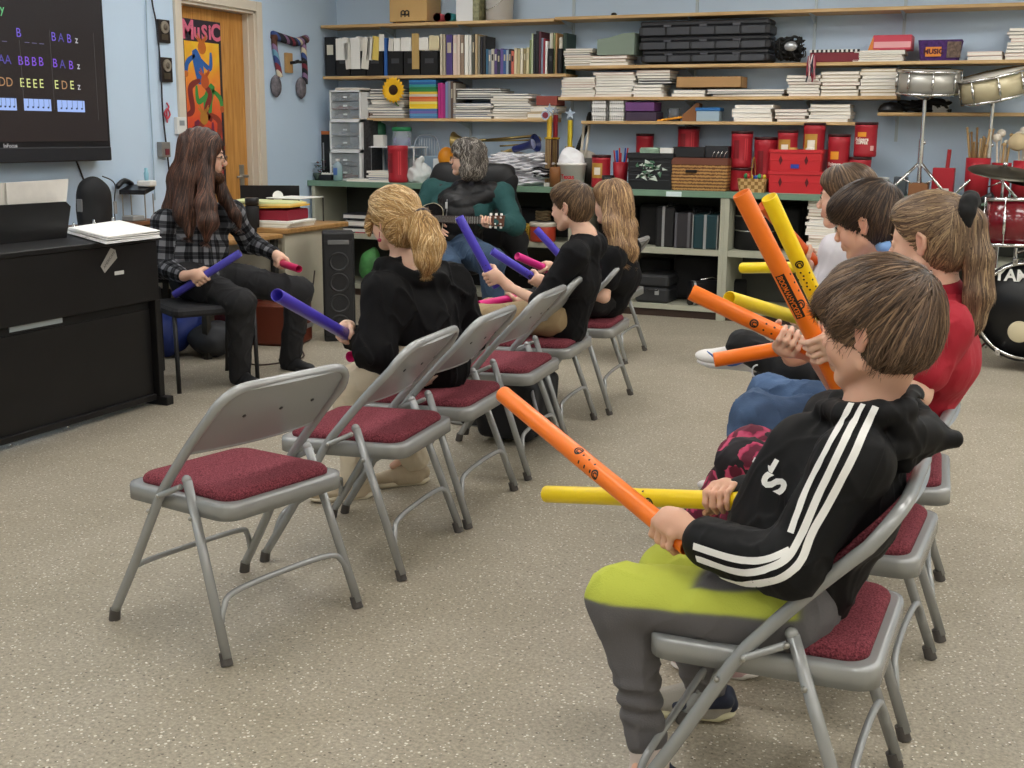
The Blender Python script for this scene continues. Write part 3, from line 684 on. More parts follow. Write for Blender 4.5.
# papers hanging over the front of the files
hang=[(336,348,38,60,'F0EEE8',0),(346,352,42,69,'E6E2D8',-.1),(351,360,37,69,'F2F1EC',0),(361,368,37,69,'E9E4D8',.12),(366,372,38,60,'F0EDE4',.12),(371,378,36,60,'E2C86A',.1),(379,384,34,51,'E9E6DE',0),(388,393,38,51,'D9D7CF',.1),(394,400,38,51,'F0EFEA',0),(401,411,37,51,'ECEAE4',0),(412,419,33,69,'B99B62',0),(419,428,37,50,'EFEDE6',0),(429,439,35,50,'D9CDA8',0)]
for i,(a,b_,t_,u_,c,sl) in enumerate(hang):
    x0,x1,zt,zb=rc(a,t_,b_,u_,9.155); m=MB(); w=(x1-x0)/2; k=max(2,int(w/.006))
    for j in range(k):
        xx=-w+2*w*j/k; m.rbox(xx,xx+2*w/k-.001,.0,.01,0,zt-zb-rnd.uniform(0,.006),.0008)
    o=m.build('sheet_bundle',cm(c,.8),loc=((x0+x1)/2,9.155,zb)); o.rotation_euler=(0,sl,0)
    tag(o,'%s paper bundle clipped on the front of the black magazine files, %s from left'%({'E2C86A':'yellow','B99B62':'crumpled tan','D9CDA8':'cream'}.get(c,'white'),ordw(i+1)),'papers','paper bundles hanging on the magazine files')
book(384,387,38,'2F5FA6','blue',z2,y0=9.16,thing='folder')
bl=[(440,442.5,34,'CFC6B2','cream'),(443,445.5,34.5,'B9AF98','tan'),(446,452.5,34.5,'4A3D78','purple'),(453,457,35,'D9C4B8','pinkish cream'),(457.2,460,34.5,'E0CDC0','pale pink'),(460.3,464,35,'8E7A6A','brown striped'),(464.5,468.5,34.8,'ECEAE4','white'),(468.8,471.5,35,'DCDCD6','off-white'),(472,474.5,34,'4A4A3E','dark olive'),
(475,477.5,34,'B9A47E','tan'),(478,480,36,'8B8474','grey'),(480.5,482.5,37,'2E2F36','charcoal'),(483,485.5,36,'33302E','dark brown')]
for a in bl: book(*a[:4],a[4],z2)
for a in [(486,488,49,'3E6E8E','short blue'),(488.4,491,50,'7E8A99','short grey-blue'),(491.3,494,49,'C9C4B6','short cream'),(494.3,497,49,'5C4A7A','short violet'),(497.3,500,51,'333A4A','short navy'),(500.3,503,48.5,'6B5A9A','short purple'),(503.2,506,49.5,'3C5E96','short cobalt'),(506.2,508.5,50,'A7B7C9','short pale blue'),(508.7,511,49,'2E3340','short dark'),(511.3,514,51,'C86A5A','short red-brown'),(514.2,517,48,'D8C9A8','short sand'),(517.2,520,49,'BDAE82','short olive tan'),(520.3,523,48,'E6DFCB','short ivory'),(523.2,526,48.5,'8B7D58','short khaki'),(526.2,529,47.5,'D3C79F','short straw')]: book(*a[:4],a[4],z2,dep=.15)
o=book(474.6,475,36,'2A2B30','thin dark',z2+.0)
for a in [(510,513.5,34.5,'BFC9A8','pale green'),(514,518.5,34,'1C1D22','glossy black'),]: pass
for a in [(529.8,0,0,0,0)]: pass
for a in [(509.8,0)]: pass
for a in [(529.5,531,40,'8A9A6A','thin green')]: book(*a[:4],a[4],z2)
for a in [(531.3,533,33.5,'BFCBA6','tall pale green'),(533.3,535.5,34,'23242A','tall black'),(535.8,538.5,31,'141519','tallest black'),(538.8,541,31.5,'5B2A36','tall maroon'),(541.3,543,38,'8C9FB8','thin blue-white'),(543.2,545,38.5,'A03440','thin red'),(545.2,547.5,41,'F0F0EE','glossy white')]: book(*a[:4],a[4],z2)
magfile(548,553,48.5,0,32.5,z2,'small black magazine file right of white book')
for a in [(553.3,555,33,'7E8C60','olive'),(555.2,557,33,'B58E5E','tan card')]: book(*a[:4],a[4],z2)
magfile(557.3,562,48.5,0,34,z2,'black magazine file ending the book row',slant=1)
# dark green binder leaning at the end
x0,x1,zt,zb=rc(562.5,31,566,72,9.2); o=solid('ring_binder','dark green ring binder ending the book row on left shelf','book',MB().rbox(0,.03,0,.22,0,zt-zb,.003),cm('24382E',.5),loc=(x0,9.2,z2)); 
# ---------------------------------------------------------------- flat piles
def pile(px0,px1,pyt,zb,y,cols,where,kind='music_book',cat='book',jit=.012,dep=.24,n=None,spiral=False):
    x0=xat(px0,y,zb+.05);x1=xat(px1,y,zb+.05); zt=ony((px0+px1)/2,pyt,y)[2]; hh=zt-zb; n=n or max(2,int(hh/.013)); t=hh/n; w=(x1-x0)/2; dep=min(dep,YW-.04-y)
    cn={'F1EEE7':'white','E6DDCD':'cream','E8D2C8':'pinkish','D2C5B0':'tan','C4C0BB':'grey','2A2C34':'black','3E5C8C':'blue','8B8F96':'slate','CDB792':'straw','7A4A3E':'brown','F8F6F1':'bright white','B05A50':'dull red','6A4A7A':'purple'}
    grp=kind.replace('_',' ')+'s in the pile '+where
    for i in range(n):
        c=cols[i%len(cols)] if rnd.random()<.8 else rnd.choice(cols)
        ww=w*rnd.uniform(.9,1.0); dd=dep*rnd.uniform(.92,1); m=MB()
        tt=t*rnd.choice([.8,.86,.92])
        m.box(-ww,ww,0,dd,0,tt*.2);m.box(-ww,ww,0,dd,tt*.8,tt);m.add(*box_(-ww+.002,ww-.002,.002,dd-.002,tt*.2,tt*.8),1)
        if rnd.random()<.5: m.box(-ww,-ww+.002,0,dd,0,tt)
        o=m.build(kind,[cm(c,.7),pageM if c!='2A2C34' else cm('D8D6D0',.8)],loc=((x0+x1)/2+rnd.uniform(-jit,jit),y+rnd.uniform(0,.012),zb+t*i+.0003)); o.rotation_euler=(0,0,rnd.uniform(-.06,.06))
        pos='bottom' if i==0 else 'topmost' if i==n-1 else ordw(i+1)+' from bottom'
        tag(o,'%s %s, %s of the pile %s'%(cn.get(c,'pale'),kind.replace('_',' '),pos,where),cat,grp)
    return zb+t*n
def box_(x0,x1,y0,y1,z0,z1):
    return [(x,y,z) for z in (z0,z1) for y in (y0,y1) for x in (x0,x1)],[(0,2,3,1),(4,5,7,6),(0,1,5,4),(2,6,7,3),(0,4,6,2),(1,3,7,5)]
z3=SH['2R'];z4=SH['3R'];z5=SH['4'];z3l=SH['3L'];zz5=SH['5']
W1,CR,PK,TN,GR,BK,BL,SL,ST,BR,BW,RD,PU='F1EEE7','E6DDCD','E8D2C8','D2C5B0','C4C0BB','2A2C34','3E5C8C','8B8F96','CDB792','7A4A3E','F8F6F1','B05A50','6A4A7A'
pile(563,592,48,z3-.0,9.17,[SL,TN,GR,W1,PK],'left of the green box',n=8)
zt_=pile(590,628,55,z3,9.17,[W1,TN,PK],'under the green box',n=3)
m=MB(); x0,x1,zt,zb=rc(597,33,634,54,9.17); w=x1-x0; h=zt-zt_
m.loft([[(0,0,0),(w,0,0),(w,0,h),(w*.7,0,h*.97),(w*.3,0,h*.78),(0,0,h*.72)],[(0,.22,0),(w,.22,0),(w,.22,h),(w*.7,.22,h*.97),(w*.3,.22,h*.78),(0,.22,h*.72)]],smooth=False)
r=solid('storage_box','sage green box with sloping lid on a thin paper pile','box',m,cm('7F8E80',.5),loc=(x0,9.17,zt_+.001)); 
# big flat black cases
def equipcase(px0,px1,pyt,pyb,lab,y=9.16):
    x0,x1,zt,zb=rc(px0,pyt,px1,pyb,y); w=(x1-x0)/2; h=zt-zb
    r=empty('flat_equipment_case',((x0+x1)/2,y,zb),0,lab,'case','flat black cases on right shelf')
    m=MB(); m.rbox(-w,w,.01,.26,0,h*.62,.02); m.build('base',mat('case_shell','26272B',.45,bump=.3,bscale=300),r)
    m=MB(); m.rbox(-w+.01,w-.01,.015,.255,h*.60,h*.97,.02); m.build('lid',MATS['case_shell'],r)
    for k in range(5):
        a=-w+.03+(2*w-.06)*k/5; MB().rbox(a+.008,a+(2*w-.06)/5-.008,-.002,.012,h*.06,h*.55,.004).build('raised_panel',mat('case_panel','3E4046',.5),r)
    for k in (-.55,.0,.5):
        MB().rbox(w*k-.03,w*k+.03,.0,.016,h*.56,h*.72,.004).build('latch',cm('55565C',.4,metal=.4),r)
    return zt
equipcase(640,769,49,62,'lowest of the three long flat black cases'); equipcase(638,770,35,49.2,'middle one of the three long flat black cases'); equipcase(638,770,19,35.2,'topmost of the three long flat black cases')
# cable and mesh heap
o=MB(); x0,x1,zt,zb=rc(772,32,803,58,9.2)
cx=(x0+x1)/2
for i in range(26):
    a=rnd.uniform(0,6.3); P=[(cx+rnd.uniform(-.11,.11),9.24+rnd.uniform(-.04,.1),z3+rnd.uniform(.012,.19)) for _ in range(5)]
    o.tube(spline(P,6),rnd.choice([.004,.006,.01]),6)
solid('cable_heap','tangled black cables heaped on right shelf beside black cases','cables',o,blkm)
solid('headphones','silver headphone cup lying in the black cable heap','headphones',MB().ball((cx+.02,9.2,z3+.12),.05,20,sc=(1,.6,.75)),mat('silver_plastic','B9BCC2',.25,.6))
# ribbon tassel toy, drum strap
m=MB()
for i in range(9):
    x=ony(808+i*.8,60,9.14)[0]; P=[(x,9.16,z3+.06-abs(i-4)*.004),(x+.01*math.sin(i),9.13,z3-.02),(x+.02*math.sin(i*2),9.125,z3-.1-.02*(i%3))]; m.tube(spline(P,4),.006,6,mi=i%4)
tag(m.build('ribbon_tassel',[cm('8A3040',.7),cm('E5D9D5',.7),cm('2A2B3A',.7),cm('C98A90',.7)]),'bunch of red and white ribbons hanging over the right shelf edge','ribbons')
pile(786,820,75,z4,9.17,[PK,W1,W1,CR],'under the hanging ribbons',n=7)
x0,x1,zt,zb=rc(818,46,868,57,9.17); 
r=tag(empty('striped_tray',((x0+x1)/2-.06,9.25,z3),0),'low maroon tray with black and white striped rim on right shelf','tray')
w=(x1-x0)/2; MB().rbox(-w,w,-.09,.0,.0,.07,.01).build('body',cm('7A2430',.5),r)
m=MB(); 
for k in range(22): m.box(-w+2*w*k/22,-w+2*w*(k+1)/22,-.096,-.086,.07,.088,mi=k%2)
m.build('striped_rim',[cm('EDEBE6',.5),cm('18181A',.5)],r)
x0,x1,zt,zb=rc(872,36,911,51,9.17); m=MB(); m.rbox(0,x1-x0,0,.22,0,zt-zb,.02)
m2=pile(853,905,50,z3,9.16,[W1,BW,CR],'under the pink box',n=5)
r=empty('pink_box',(x0,9.17,m2),0,'red and pink box lying on loose white papers','box'); w=x1-x0; h=zt-zb
MB().rbox(0,w,0,.2,0,h,.008).build('box_body',cm('C9475A',.5),r); MB().box(.01,w-.005,-.001,0,h*.15,h*.55).build('pale_band',cm('E8A9AE',.5),r); MB().prism([(-.03,0),(.05,0),(.04,.06),(0,.09)],-.003,-.0005,T=Matrix.Rotation(PI/2,4,'X')).build('orange_flap',cm('D9823A',.6),r)
# purple basket with MUSIC tag
x0,x1,zt,zb=rc(917,35,961,56,9.17); w=(x1-x0)/2;h=zt-zb
r=empty('purple_basket',((x0+x1)/2,9.26,z3),0,'purple fabric-covered wicker basket with orange sign','basket')
m=MB(); m.loft([[(x*.85*w,y*.09,0) for x,y in rrect(-1,1,-1,1,.2,3)],[(x*w,y*.1,h) for x,y in rrect(-1,1,-1,1,.2,3)],[(x*w*.93,y*.09,h) for x,y in rrect(-1,1,-1,1,.2,3)],[(x*w*.8,y*.08,.02) for x,y in rrect(-1,1,-1,1,.2,3)]],smooth=False); m.build('basket_body',mat('purple_weave','4A2A6A',.8,bump=1,bscale=60,vary=.3,vscale=40),r)
MB().box(w*.35,w*.98,-.104,-.1,.02,h*.9).build('wicker_side',mat('wicker_grey','6B5A50',.8,bump=1,bscale=80,vary=.4,vscale=60),r)
MB().box(-w*.62,w*.1,-.106,-.103,h*.2,h*.66).build('sign',cm('E08A3A',.6),r); t=MB(); add_text(t,'MUSIC',frame((-w*.26,-.1075,h*.43),(1,0,0),(0,0,1)),.046,bold=.002); t.build('sign_lettering',cm('4A1A2A',.6),r)
pile(965,1003,51,z3,9.17,[BW,PK],'right of the purple basket',n=2)
pile(1006,1050,27,z3,9.17,[W1,PK,W1,GR],'at picture edge',n=9)
# middle right shelf
pile(560,595,77,z4,9.165,[PK,W1,CR,W1],'far left, middle shelf',n=8); pile(594,634,72,z4,9.165,[PK,W1,W1,CR],'second on middle shelf',n=9)
pile(632,662,84,z4,9.165,[W1,BW],'below tan ones, middle shelf',n=4); pile(636,671,70,z4+.10,9.18,[TN,BK,CR,GR,PK],'of tan books, middle shelf',n=5)
pile(671,705,89.5,z4,9.165,[BW,W1],'left under the cardboard box',n=2); pile(708,785,89,z4,9.165,[GR,BK,W1],'right under cardboard box',n=3)
x0,x1,zt,zb=rc(676,77,741,88,9.17); w=x1-x0
r=empty('cardboard_box',(x0,9.17,zb+.003),0,'shallow open cardboard box lying on papers, middle shelf','box'); h=zt-zb
m=MB(); m.box(0,w,0,.2,0,.004); m.box(0,w,0,.004,0,h);m.box(0,w,.196,.2,0,h);m.box(0,.004,0,.2,0,h);m.box(w-.004,w,0,.2,0,h); m.build('tray',mat('cardboard','B08A5E',.8),r)
m=MB(); 
for i in range(7): m.ball((.08+w*.12*i,.1,h*.9),.03,8,sc=(1.4,1,.5))
solid('beanbag_heap','small maroon and brown trinkets lying in the cardboard box','trinkets',m,cm('5A2A2A',.8),loc=(x0,9.17,zb+.003))
pile(820,859,71,z4,9.165,[CR,TN,CR,PK],'second from right, middle shelf',n=7); pile(860,897,68,z4,9.165,[CR,ST,W1,W1,BK,W1],'at middle shelf right end',n=8)
# lower shelf: small white baskets
wb=cm('F2F1EE',.4)
def smallbasket(px0,px1,pyt,pyb,lab,y=9.17):
    x0,x1,zt,zb=rc(px0,pyt,px1,pyb,y); w=(x1-x0)/2; h=zt-zb; r=MB(); d=.09
    def wall(P,Q):
        n=7
        for k in range(n+1):
            a=Vector(P)+(Vector(Q)-Vector(P))*k/n; r.box(a.x-.003,a.x+.003,a.y-.003,a.y+.003,0,h*.95)
        for z,t in ((0,.012),(h*.45,.008),(h*.86,.014)):
            xs=sorted((P[0],Q[0]));ys=sorted((P[1],Q[1])); r.box(xs[0]-.002,xs[1]+.002,ys[0]-.002,ys[1]+.002,z,z+t)
    A,B,C,D=(-w+.004,.0,0),(w-.004,0,0),(w-.004,2*d,0),(-w+.004,2*d,0)
    wall(A,B);wall(B,C);wall(C,D);wall(D,A); r.box(-w,w,0,2*d,0,.004)
    r.add(*box_(-w+.008,w-.008,.008,2*d-.012,.004,h*.7),1)
    solid('plastic_basket',lab,'basket',r,[wb,cm('7E7E7C',.8)],'small white plastic baskets',loc=((x0+x1)/2,y,zb))
for c_,(a,b_) in enumerate(((591,607),(608.5,625))):
    for k in range(3): smallbasket(a,b_,98+8*k+.4,106+8*k,'small white slotted basket, %s one of the %s stack'%(('top','middle','bottom')[k],('left','right')[c_]))
def bx(name,lab,cat,px0,py0,px1,py1,y,col,dep=.15,r=.006,rough=.5,zb=None,**k):
    x0,x1,zt,z0=rc(px0,py0,px1,py1,y); z0=zb if zb is not None else z0
    return solid(name,lab,cat,MB().rbox(x0-(x0+x1)/2,x1-(x0+x1)/2,0,dep,0,zt-z0,r),cm(col,rough,**k),loc=((x0+x1)/2,y,z0))
bx('pencil_box','purple plastic box, upper one beside white baskets','box',625,102,654,111.5,9.17,'6B3F78',.2,zb=z5+.075)
bx('pencil_box','dark purple plastic box, lower one beside white baskets','box',625,112,656,120,9.17,'3F3146',.2,zb=z5)
m=MB(); 
for i in range(6): m.rbox(.03*i,.03*i+.05,.0+.01*i,.1,.005*i,.005*i+.012,.004)
solid('craft_scraps','orange and yellow craft pieces on lower shelf','craft pieces',m,cm('E09A2E',.6),loc=(ony(657,119,9.17)[0],9.17,z5))
solid('plastic_tub','clear round tub behind the orange craft pieces','tub',MB().lathe([(.05,0),(.052,.09),(.05,.1),(.046,.1),(.046,.01)],n=20),mat('clear_grey','8E98A2',.15,alpha=.55),loc=(ony(673,118,9.25)[0],9.28,z5))
m=MB(); m.prism([(0,0),(.12,-.0),(.13,.13),(.11,.14),(0,.05)],0,.1,T=Matrix.Rotation(PI/2,4,'X')); solid('wooden_wedge','brown wooden wedge shape standing on the lower shelf','wooden block',m,cm('8A5A34',.5),loc=(ony(684,119,9.27)[0],9.32,z5))
bx('lidded_box','pale box with blue lid on lower shelf','box',696,111,719,119,9.19,'9DB4C4',.12,zb=z5); bx('blue_lid','flat blue lid resting on the pale box','lid',695,107.5,720,111,9.185,'2F6FB0',.13)  # flat blue piece is the pale box's lid, built as a separate object
pile(731,773,104,z5,9.17,[BW,W1,BW],'of white binders',n=4,kind='music_book'); pile(775,808,109,z5,9.17,[GR,PK,W1],'right of the white binders',n=4); pile(808,850,104,z5,9.17,[W1,BW,CR],'at lower shelf end',n=5)
m=MB(); m.lathe([(.001,.0),(.085,0),(.09,.02),(.075,.05),(.05,.07),(.001,.075)],n=28)
solid('black_bowl','black round upturned bowl on short shelf','bowl',m,blk,loc=(ony(890,112,9.22)[0],9.25,zz5))
o=MB()
for i in range(14):
    P=[(rnd.uniform(-.2,.25),rnd.uniform(0,.1),rnd.uniform(.01,.1)) for _ in range(4)]; o.tube(spline(P,5),.012,6)
solid('strap_heap','heap of black straps behind the snare drum','straps',o,blkm,loc=(ony(915,112,9.25)[0],9.27,zz5))
bx('white_box','small white box on short shelf between snare drums','box',932,99,948,110,9.3,'DADADA',.1,zb=zz5)
# ---------------------------------------------------------------- left middle shelf
pile(368,404,88,z3l,9.165,[BK,GR,SL,W1,BK],'behind the sunflower',n=11)
bx('wooden_tray','dark brown wooden tray below the grey pile','tray',364,111,384,119,9.18,'5A3426',.2,zb=z3l)
# sunflower
c=ony(394,90,9.13); r=tag(empty('sunflower',tuple(c),0),'yellow artificial sunflower with dark centre hanging on shelf edge','flower')
yel=mat('sunflower_petal','F0B91E',.6)
for ring,(n,rr) in enumerate(((20,.075),(16,.068))):
    for k in range(n):
        a=2*PI*k/n+ring*.15; p=MB(); ca,sa=math.cos(a),math.sin(a); R0=.035; ln=rr
        vs=[(ca*R0-sa*.008,-.01,sa*R0+ca*.008),(ca*R0+sa*.008,-.01,sa*R0-ca*.008)]
        for f,wd,yy in ((.4,.016,-.018),(.75,.012,-.02),(1,.001,-.012)):
            vs+=[(ca*(R0+ln*f)-sa*wd,yy-ring*.004,sa*(R0+ln*f)+ca*wd),(ca*(R0+ln*f)+sa*wd,yy-ring*.004,sa*(R0+ln*f)-ca*wd)]
        p.add(vs,[(0,1,3,2),(2,3,5,4),(4,5,7,6)]); p.build('petal',yel,r)
MB().lathe([(.001,.0),(.04,.0),(.043,.008),(.03,.018),(.001,.02)],n=24,T=Matrix.Rotation(PI/2,4,'X')@Matrix.Translation((0,0,.006))).build('flower_head',mat('seed_head','3A2416',.9,bump=1,bscale=300),r)
s=MB(); s.tube(spline([(0,.0,-.04),(.01,.03,-.12),(.03,.12,-.13)]),.006,8); s.build('stem',cm('4E7A3A',.6),r)
# flat coloured books beside the sunflower
cb=[('4E7FB0','blue'),('5D9BC6','light blue'),('7B6CB0','lilac'),('4A6EA8','cobalt'),('F2D33C','yellow'),('F0CB2C','deep yellow'),('EFDE7A','pale yellow'),('E0834A','orange'),('D96A3A','burnt orange'),('C9C5BA','grey'),('E2C24A','mustard'),('3E8E4A','green'),('2F7D55','dark green'),('3C9A9A','teal'),('2E5F9E','royal blue'),('3A7FB5','azure')]
x0=xat(409.5,9.17,z3l);x1=xat(437,9.17,z3l+.1); ztop=ony(423,79.5,9.17)[2]; t=(ztop-z3l)/len(cb); z=z3l
for i,(c,nm) in enumerate(cb):
    ww=(x1-x0)*(1 if i<12 else .96); o=MB().rbox(0,ww,0,.2,0,t*.93,.001).build('song_book',[cm(c,.5)],loc=(x0,9.17,z+.0003)); o.rotation_euler=(0,0,0); z+=t
    tag(o,'%s song book, %s in the stack of bright flat books'%(nm,'lowest' if i==0 else 'topmost' if i==len(cb)-1 else ordw(i+1)+' from bottom'),'book','bright flat song books')
nb=0
for a in [(438,440.3,83,'B02A7A','magenta'),(440.5,442.8,83,'C23A8A','pink magenta'),(443,445,84,'A8327E','purple-pink'),(445.3,448,82,'7A88B0','grey-blue'),(448.2,450.5,81,'8A8E96','grey'),(450.7,453,81.5,'5E4A40','dark brown'),(453.2,455.5,83,'B0A79A','stone')]: book(*a[:4],a[4],z3l,y0=9.17,grp='upright books on lower left shelf',where='in the short row on the lower left shelf')
pile(453,492,103,z3l,9.165,[W1,BL,SL,W1,BK],'of mixed magazines, lower left',n=7); pile(455,505,88,z3l+.155,9.175,[BK,'2A2C34',GR],'of sliding black folders',n=5,jit=.03)
pile(490,530,93,z3l,9.165,[W1,GR,TN,W1,SL],'of magazines, lower left centre',n=10,jit=.03); 
pile(527,551,112,z3l,9.165,[ST],'lower left shelf end',n=1,kind='flat_box',cat='box'); pile(530,556,104.5,z3l+.052,9.17,[TN,ST],'under the red box',n=1,kind='flat_box',cat='box'); bx('flat_box','dull red flat box on the tan boxes, lower left shelf','box',536,96,557,104,9.17,'8F4238',.18,zb=z3l+.105)
# ---------------------------------------------------------------- on top of the upper shelf
z1=SH['1L']
x0,x1,zt,zb=rc(389.5,-3,427,22,9.17); ww=x1-x0; r=empty('box_drum',(x0,9.17,z1),0,'birch wooden box drum with black ring logo on the top shelf','drum')
xs=xat(439,9.17+.3,z1)
MB().rbox(0,ww,0,.26,.012,.48,.006).build('body',mat('birch_ply','C9A46A',.45,vary=.05,vscale=4),r)
for a in (.03,ww-.05): MB().cyl((a,.03,0),(a,.03,.012),.012).build('foot',rub,r)
lg=MB(); cx=ww*.42; cz=.082
for s in (-1,1):
    lg.tube([(cx+s*.018+.0165*math.cos(k*PI/8),-.002,cz+.0165*math.sin(k*PI/8)) for k in range(16)],.0055,6,close=True)
lg.box(cx-.041,cx-.032,-.004,-.0005,cz-.035,cz+.01); lg.box(cx-.0045,cx+.0045,-.004,-.0005,cz-.035,cz+.01); lg.box(cx+.032,cx+.041,-.004,-.0005,cz-.035,cz+.01); lg.build('logo',cm('1A1614',.5),r)
for a,b_,c,nm in ((434,443,'C24F5C','coral red'),(443,456,'3E9AA0','teal')):
    x=ony((a+b_)/2-1,17,9.17)[0]; m=MB(); T=Tm((x,9.16,z1+.036),0,0,0)@Matrix.Rotation(-PI/2,4,'X')
    m.lathe([(.035,0),(.035,.22),(.031,.22),(.031,.005),(.035,0)],n=24,T=T); solid('sound_tube_bundle','%s plastic pipe lying end-on on the top shelf'%nm,'pipe',m,cm(c,.4))
x0,x1,zt,zb=rc(456,-5,479,21,9.17); r=empty('white_box',(x0,9.17,z1),0,'tall white box with printed side on top shelf','box')
MB().rbox(0,(x1-x0)*.72,0,.2,0,.4,.004).build('box_body',cm('E4E5E6',.5),r); MB().rbox((x1-x0)*.72,x1-x0,0.001,.2,0,.4,.002).build('printed_side',mat('print_side','8A8A6A',.6,vary=.6,vscale=25),r)
x0,x1,zt,zb=rc(479.5,-5,507,20.5,9.2); rr=(x1-x0)/2; r=empty('bucket',((x0+x1)/2,9.2+rr,z1),0,'white plastic bucket with wire handle on top shelf','bucket')
MB().lathe([(rr*.9,0),(rr*1.0,.33),(rr*1.04,.33),(rr*1.04,.36),(rr*.97,.36),(rr*.95,.3),(rr*.86,.01)],n=40).build('pail',cm('E9EAEA',.35),r)
MB().tube(spline([(-rr*1.02,-.01,.2),(-rr*.7,-rr*.85,.1),(0,-rr*1.12,.1),(rr*.7,-rr*.85,.17),(rr*1.02,0,.28)],6),.003,6).build('wire_handle',chrome,r)
solid('black_button_lamp','small black round object on the top shelf, above green box','knob',MB().ball((0,0,.012),.02,14,sc=(1.2,1,.7)),blk,loc=(ony(613,16,9.2)[0],9.22,SH['1R']))
# ================================================================ things on the worktop
red=mat('red_plastic','A5222E',.42,spec=.4); dred=mat('dark_lid','7A1A22',.4)
def can(px0,px1,pyt,lab,zb=CZ,y=9.1,style='front',lid=True,pyb=None):
    x0=xat(px0,y,zb+.1);x1=xat(px1,y,zb+.1); rr=(x1-x0)/2; h=ony((px0+px1)/2,pyt,y-rr)[2]-zb if pyt else .2
    r=empty('coffee_can',((x0+x1)/2,y,zb),0,lab,'can','red plastic coffee cans')
    pts=[(rr*.93,0),(rr,.01),(rr,h*.14),(rr*.98,h*.16),(rr*.98,h*.8),(rr,h*.83),(rr,h-.02),(rr*.96,h-.018)]
    MB().lathe([(q,z) for q,z in pts],n=28).build('can_body',red,r)
    if lid: MB().lathe([(.001,h-.02),(rr*1.02,h-.02),(rr*1.03,h-.004),(rr*.98,h),(rr*.93,h-.004),(.001,h-.004)],n=28).build('lid',cm('3A1216',.4),r)
    def onf(m,a0,z,w_,hh,off=.001): # patch on the cylinder
        vs=[];n=6
        for j in (0,1):
            for k in range(n+1):
                a=-PI/2+a0+(k/n-.5)*w_/rr; vs.append(((rr+off)*math.cos(a),(rr+off)*math.sin(a),z+j*hh))
        m.add(vs,[(k,k+1,n+2+k,n+1+k) for k in range(n)])
    if style=='front':
        m=MB(); onf(m,-.25,h*.58,rr*.8,h*.13); m.build('sun_mark',cm('E89A2E',.5),r)
        def wp(s_,a0,z,size,c):
            t=MB(); 
            def W(v): a=-PI/2+a0+v[0]/rr; return ((rr+.0018)*math.cos(a),(rr+.0018)*math.sin(a),z+v[1])
            add_text(t,s_,None,size,warp=W,bold=.001); t.build('label_lettering',c,r)
        wp('Folgers',-.25,h*.5,.034,cm('F1E6DC',.5)); wp('COFFEE',-.25,h*.4,.026,cm('F1E6DC',.5))
        m=MB(); onf(m,.75,h*.18,rr*.35,h*.14); m.build('side_print',cm('D9A9A4',.5),r)
    elif style=='grip':
        m=MB(); onf(m,-.3,h*.25,rr*.55,h*.5,.0012); m.build('grip_recess',cm('7C121C',.5),r)
        m=MB(); onf(m,.55,h*.2,rr*.12,h*.6,.0012); onf(m,.75,h*.2,rr*.12,h*.6,.0012); m.build('grip_ridge',cm('C7363F',.5),r)
    elif style=='gold':
        m=MB(); onf(m,-.2,h*.3,rr*1.3,h*.45); m.build('gold_label',cm('B88A3A',.5),r)
        m=MB(); onf(m,-.1,h*.4,rr*.7,h*.22,.002); m.build('label_print',cm('E9DFD0',.5),r)
    return h
def solid2(*a,**k): return solid(*a,**k)
# left corner group
fol=MB(); 
for i in range(46):
    a=rnd.uniform(0,6.28);R0=rnd.uniform(0,.06);z=rnd.uniform(0,.11); c=Vector((R0*math.cos(a),R0*math.sin(a),z)); d=Vector((math.cos(a),math.sin(a),rnd.uniform(-.2,.8))).normalized()*rnd.uniform(.025,.045); s_=d.cross(Vector((0,0,1))).normalized()*.012
    fol.add([c,c+d*.5+s_,c+d,c+d*.5-s_],[(0,1,2,3)],mi=0 if i%4 else 1)
p=ony(319,180,9.02); r=tag(empty('potted_plant',(p[0]+.0,9.02,CZ),0),'small grey-green artificial plant in dark pot at left worktop end','plant')
MB().lathe([(.035,0),(.05,.06),(.046,.06),(.034,.01)],n=18).build('pot',cm('3B4A42',.6),r); fo=fol.build('foliage',[cm('5F7566',.7),cm('8A4A55',.7)],r,loc=(0,0,.05))
r=tag(empty('tall_black_box',(ony(326,175,9.15)[0],9.15,CZ),0),'narrow tall black box with orange top, left worktop corner','box')
x0,x1,zt,zb=rc(321,131,329.5,176,9.15); w=(x1-x0)/2; MB().rbox(-w,w,0,.1,0,zt-CZ-.03,.004).build('box_body',cm('1A1A1C',.5),r); MB().rbox(-w,w,0,.1,zt-CZ-.03,zt-CZ,.004).build('orange_band',cm('B5642E',.6),r); MB().box(-w*.6,-w*.3,-.001,0,.08,zt-CZ-.1).build('silver_strip',cm('A9A9A9',.4,metal=.6),r)
p=ony(325.5,183,8.95); r=empty('supply_tray',(p[0],8.95,CZ),0,'black open tray of small white items beside the soap bottle','tray')
m=MB(); m.rbox(-.065,.065,0,.12,0,.05,.01); m.build('tray_body',blk,r); m=MB(); 
for i in range(6): m.ball((-.045+.018*i,.03+.01*(i%3),.055),.013,8)
m.build('contents',white,r)
p=ony(337.5,183,8.97); r=empty('soap_bottle',(p[0],8.98,CZ),0,'clear pump-less bottle of green hand soap with white cap','bottle')
clear=mat('clear_plastic','DDE6EA',.12,alpha=.38)
MB().lathe([(.03,0),(.04,.008),(.041,.11),(.036,.14),(.016,.158),(.015,.17),(.001,.17)],n=24).build('bottle_body',mat('bottle_clear','B9D0DC',.1,alpha=.5),r); MB().lathe([(.03,.003),(.038,.01),(.038,.085),(.001,.085)],n=24).build('soap',cm('6FB89A',.3),r); MB().lathe([(.017,.165),(.018,.185),(.001,.187)],n=18).build('cap',white,r)
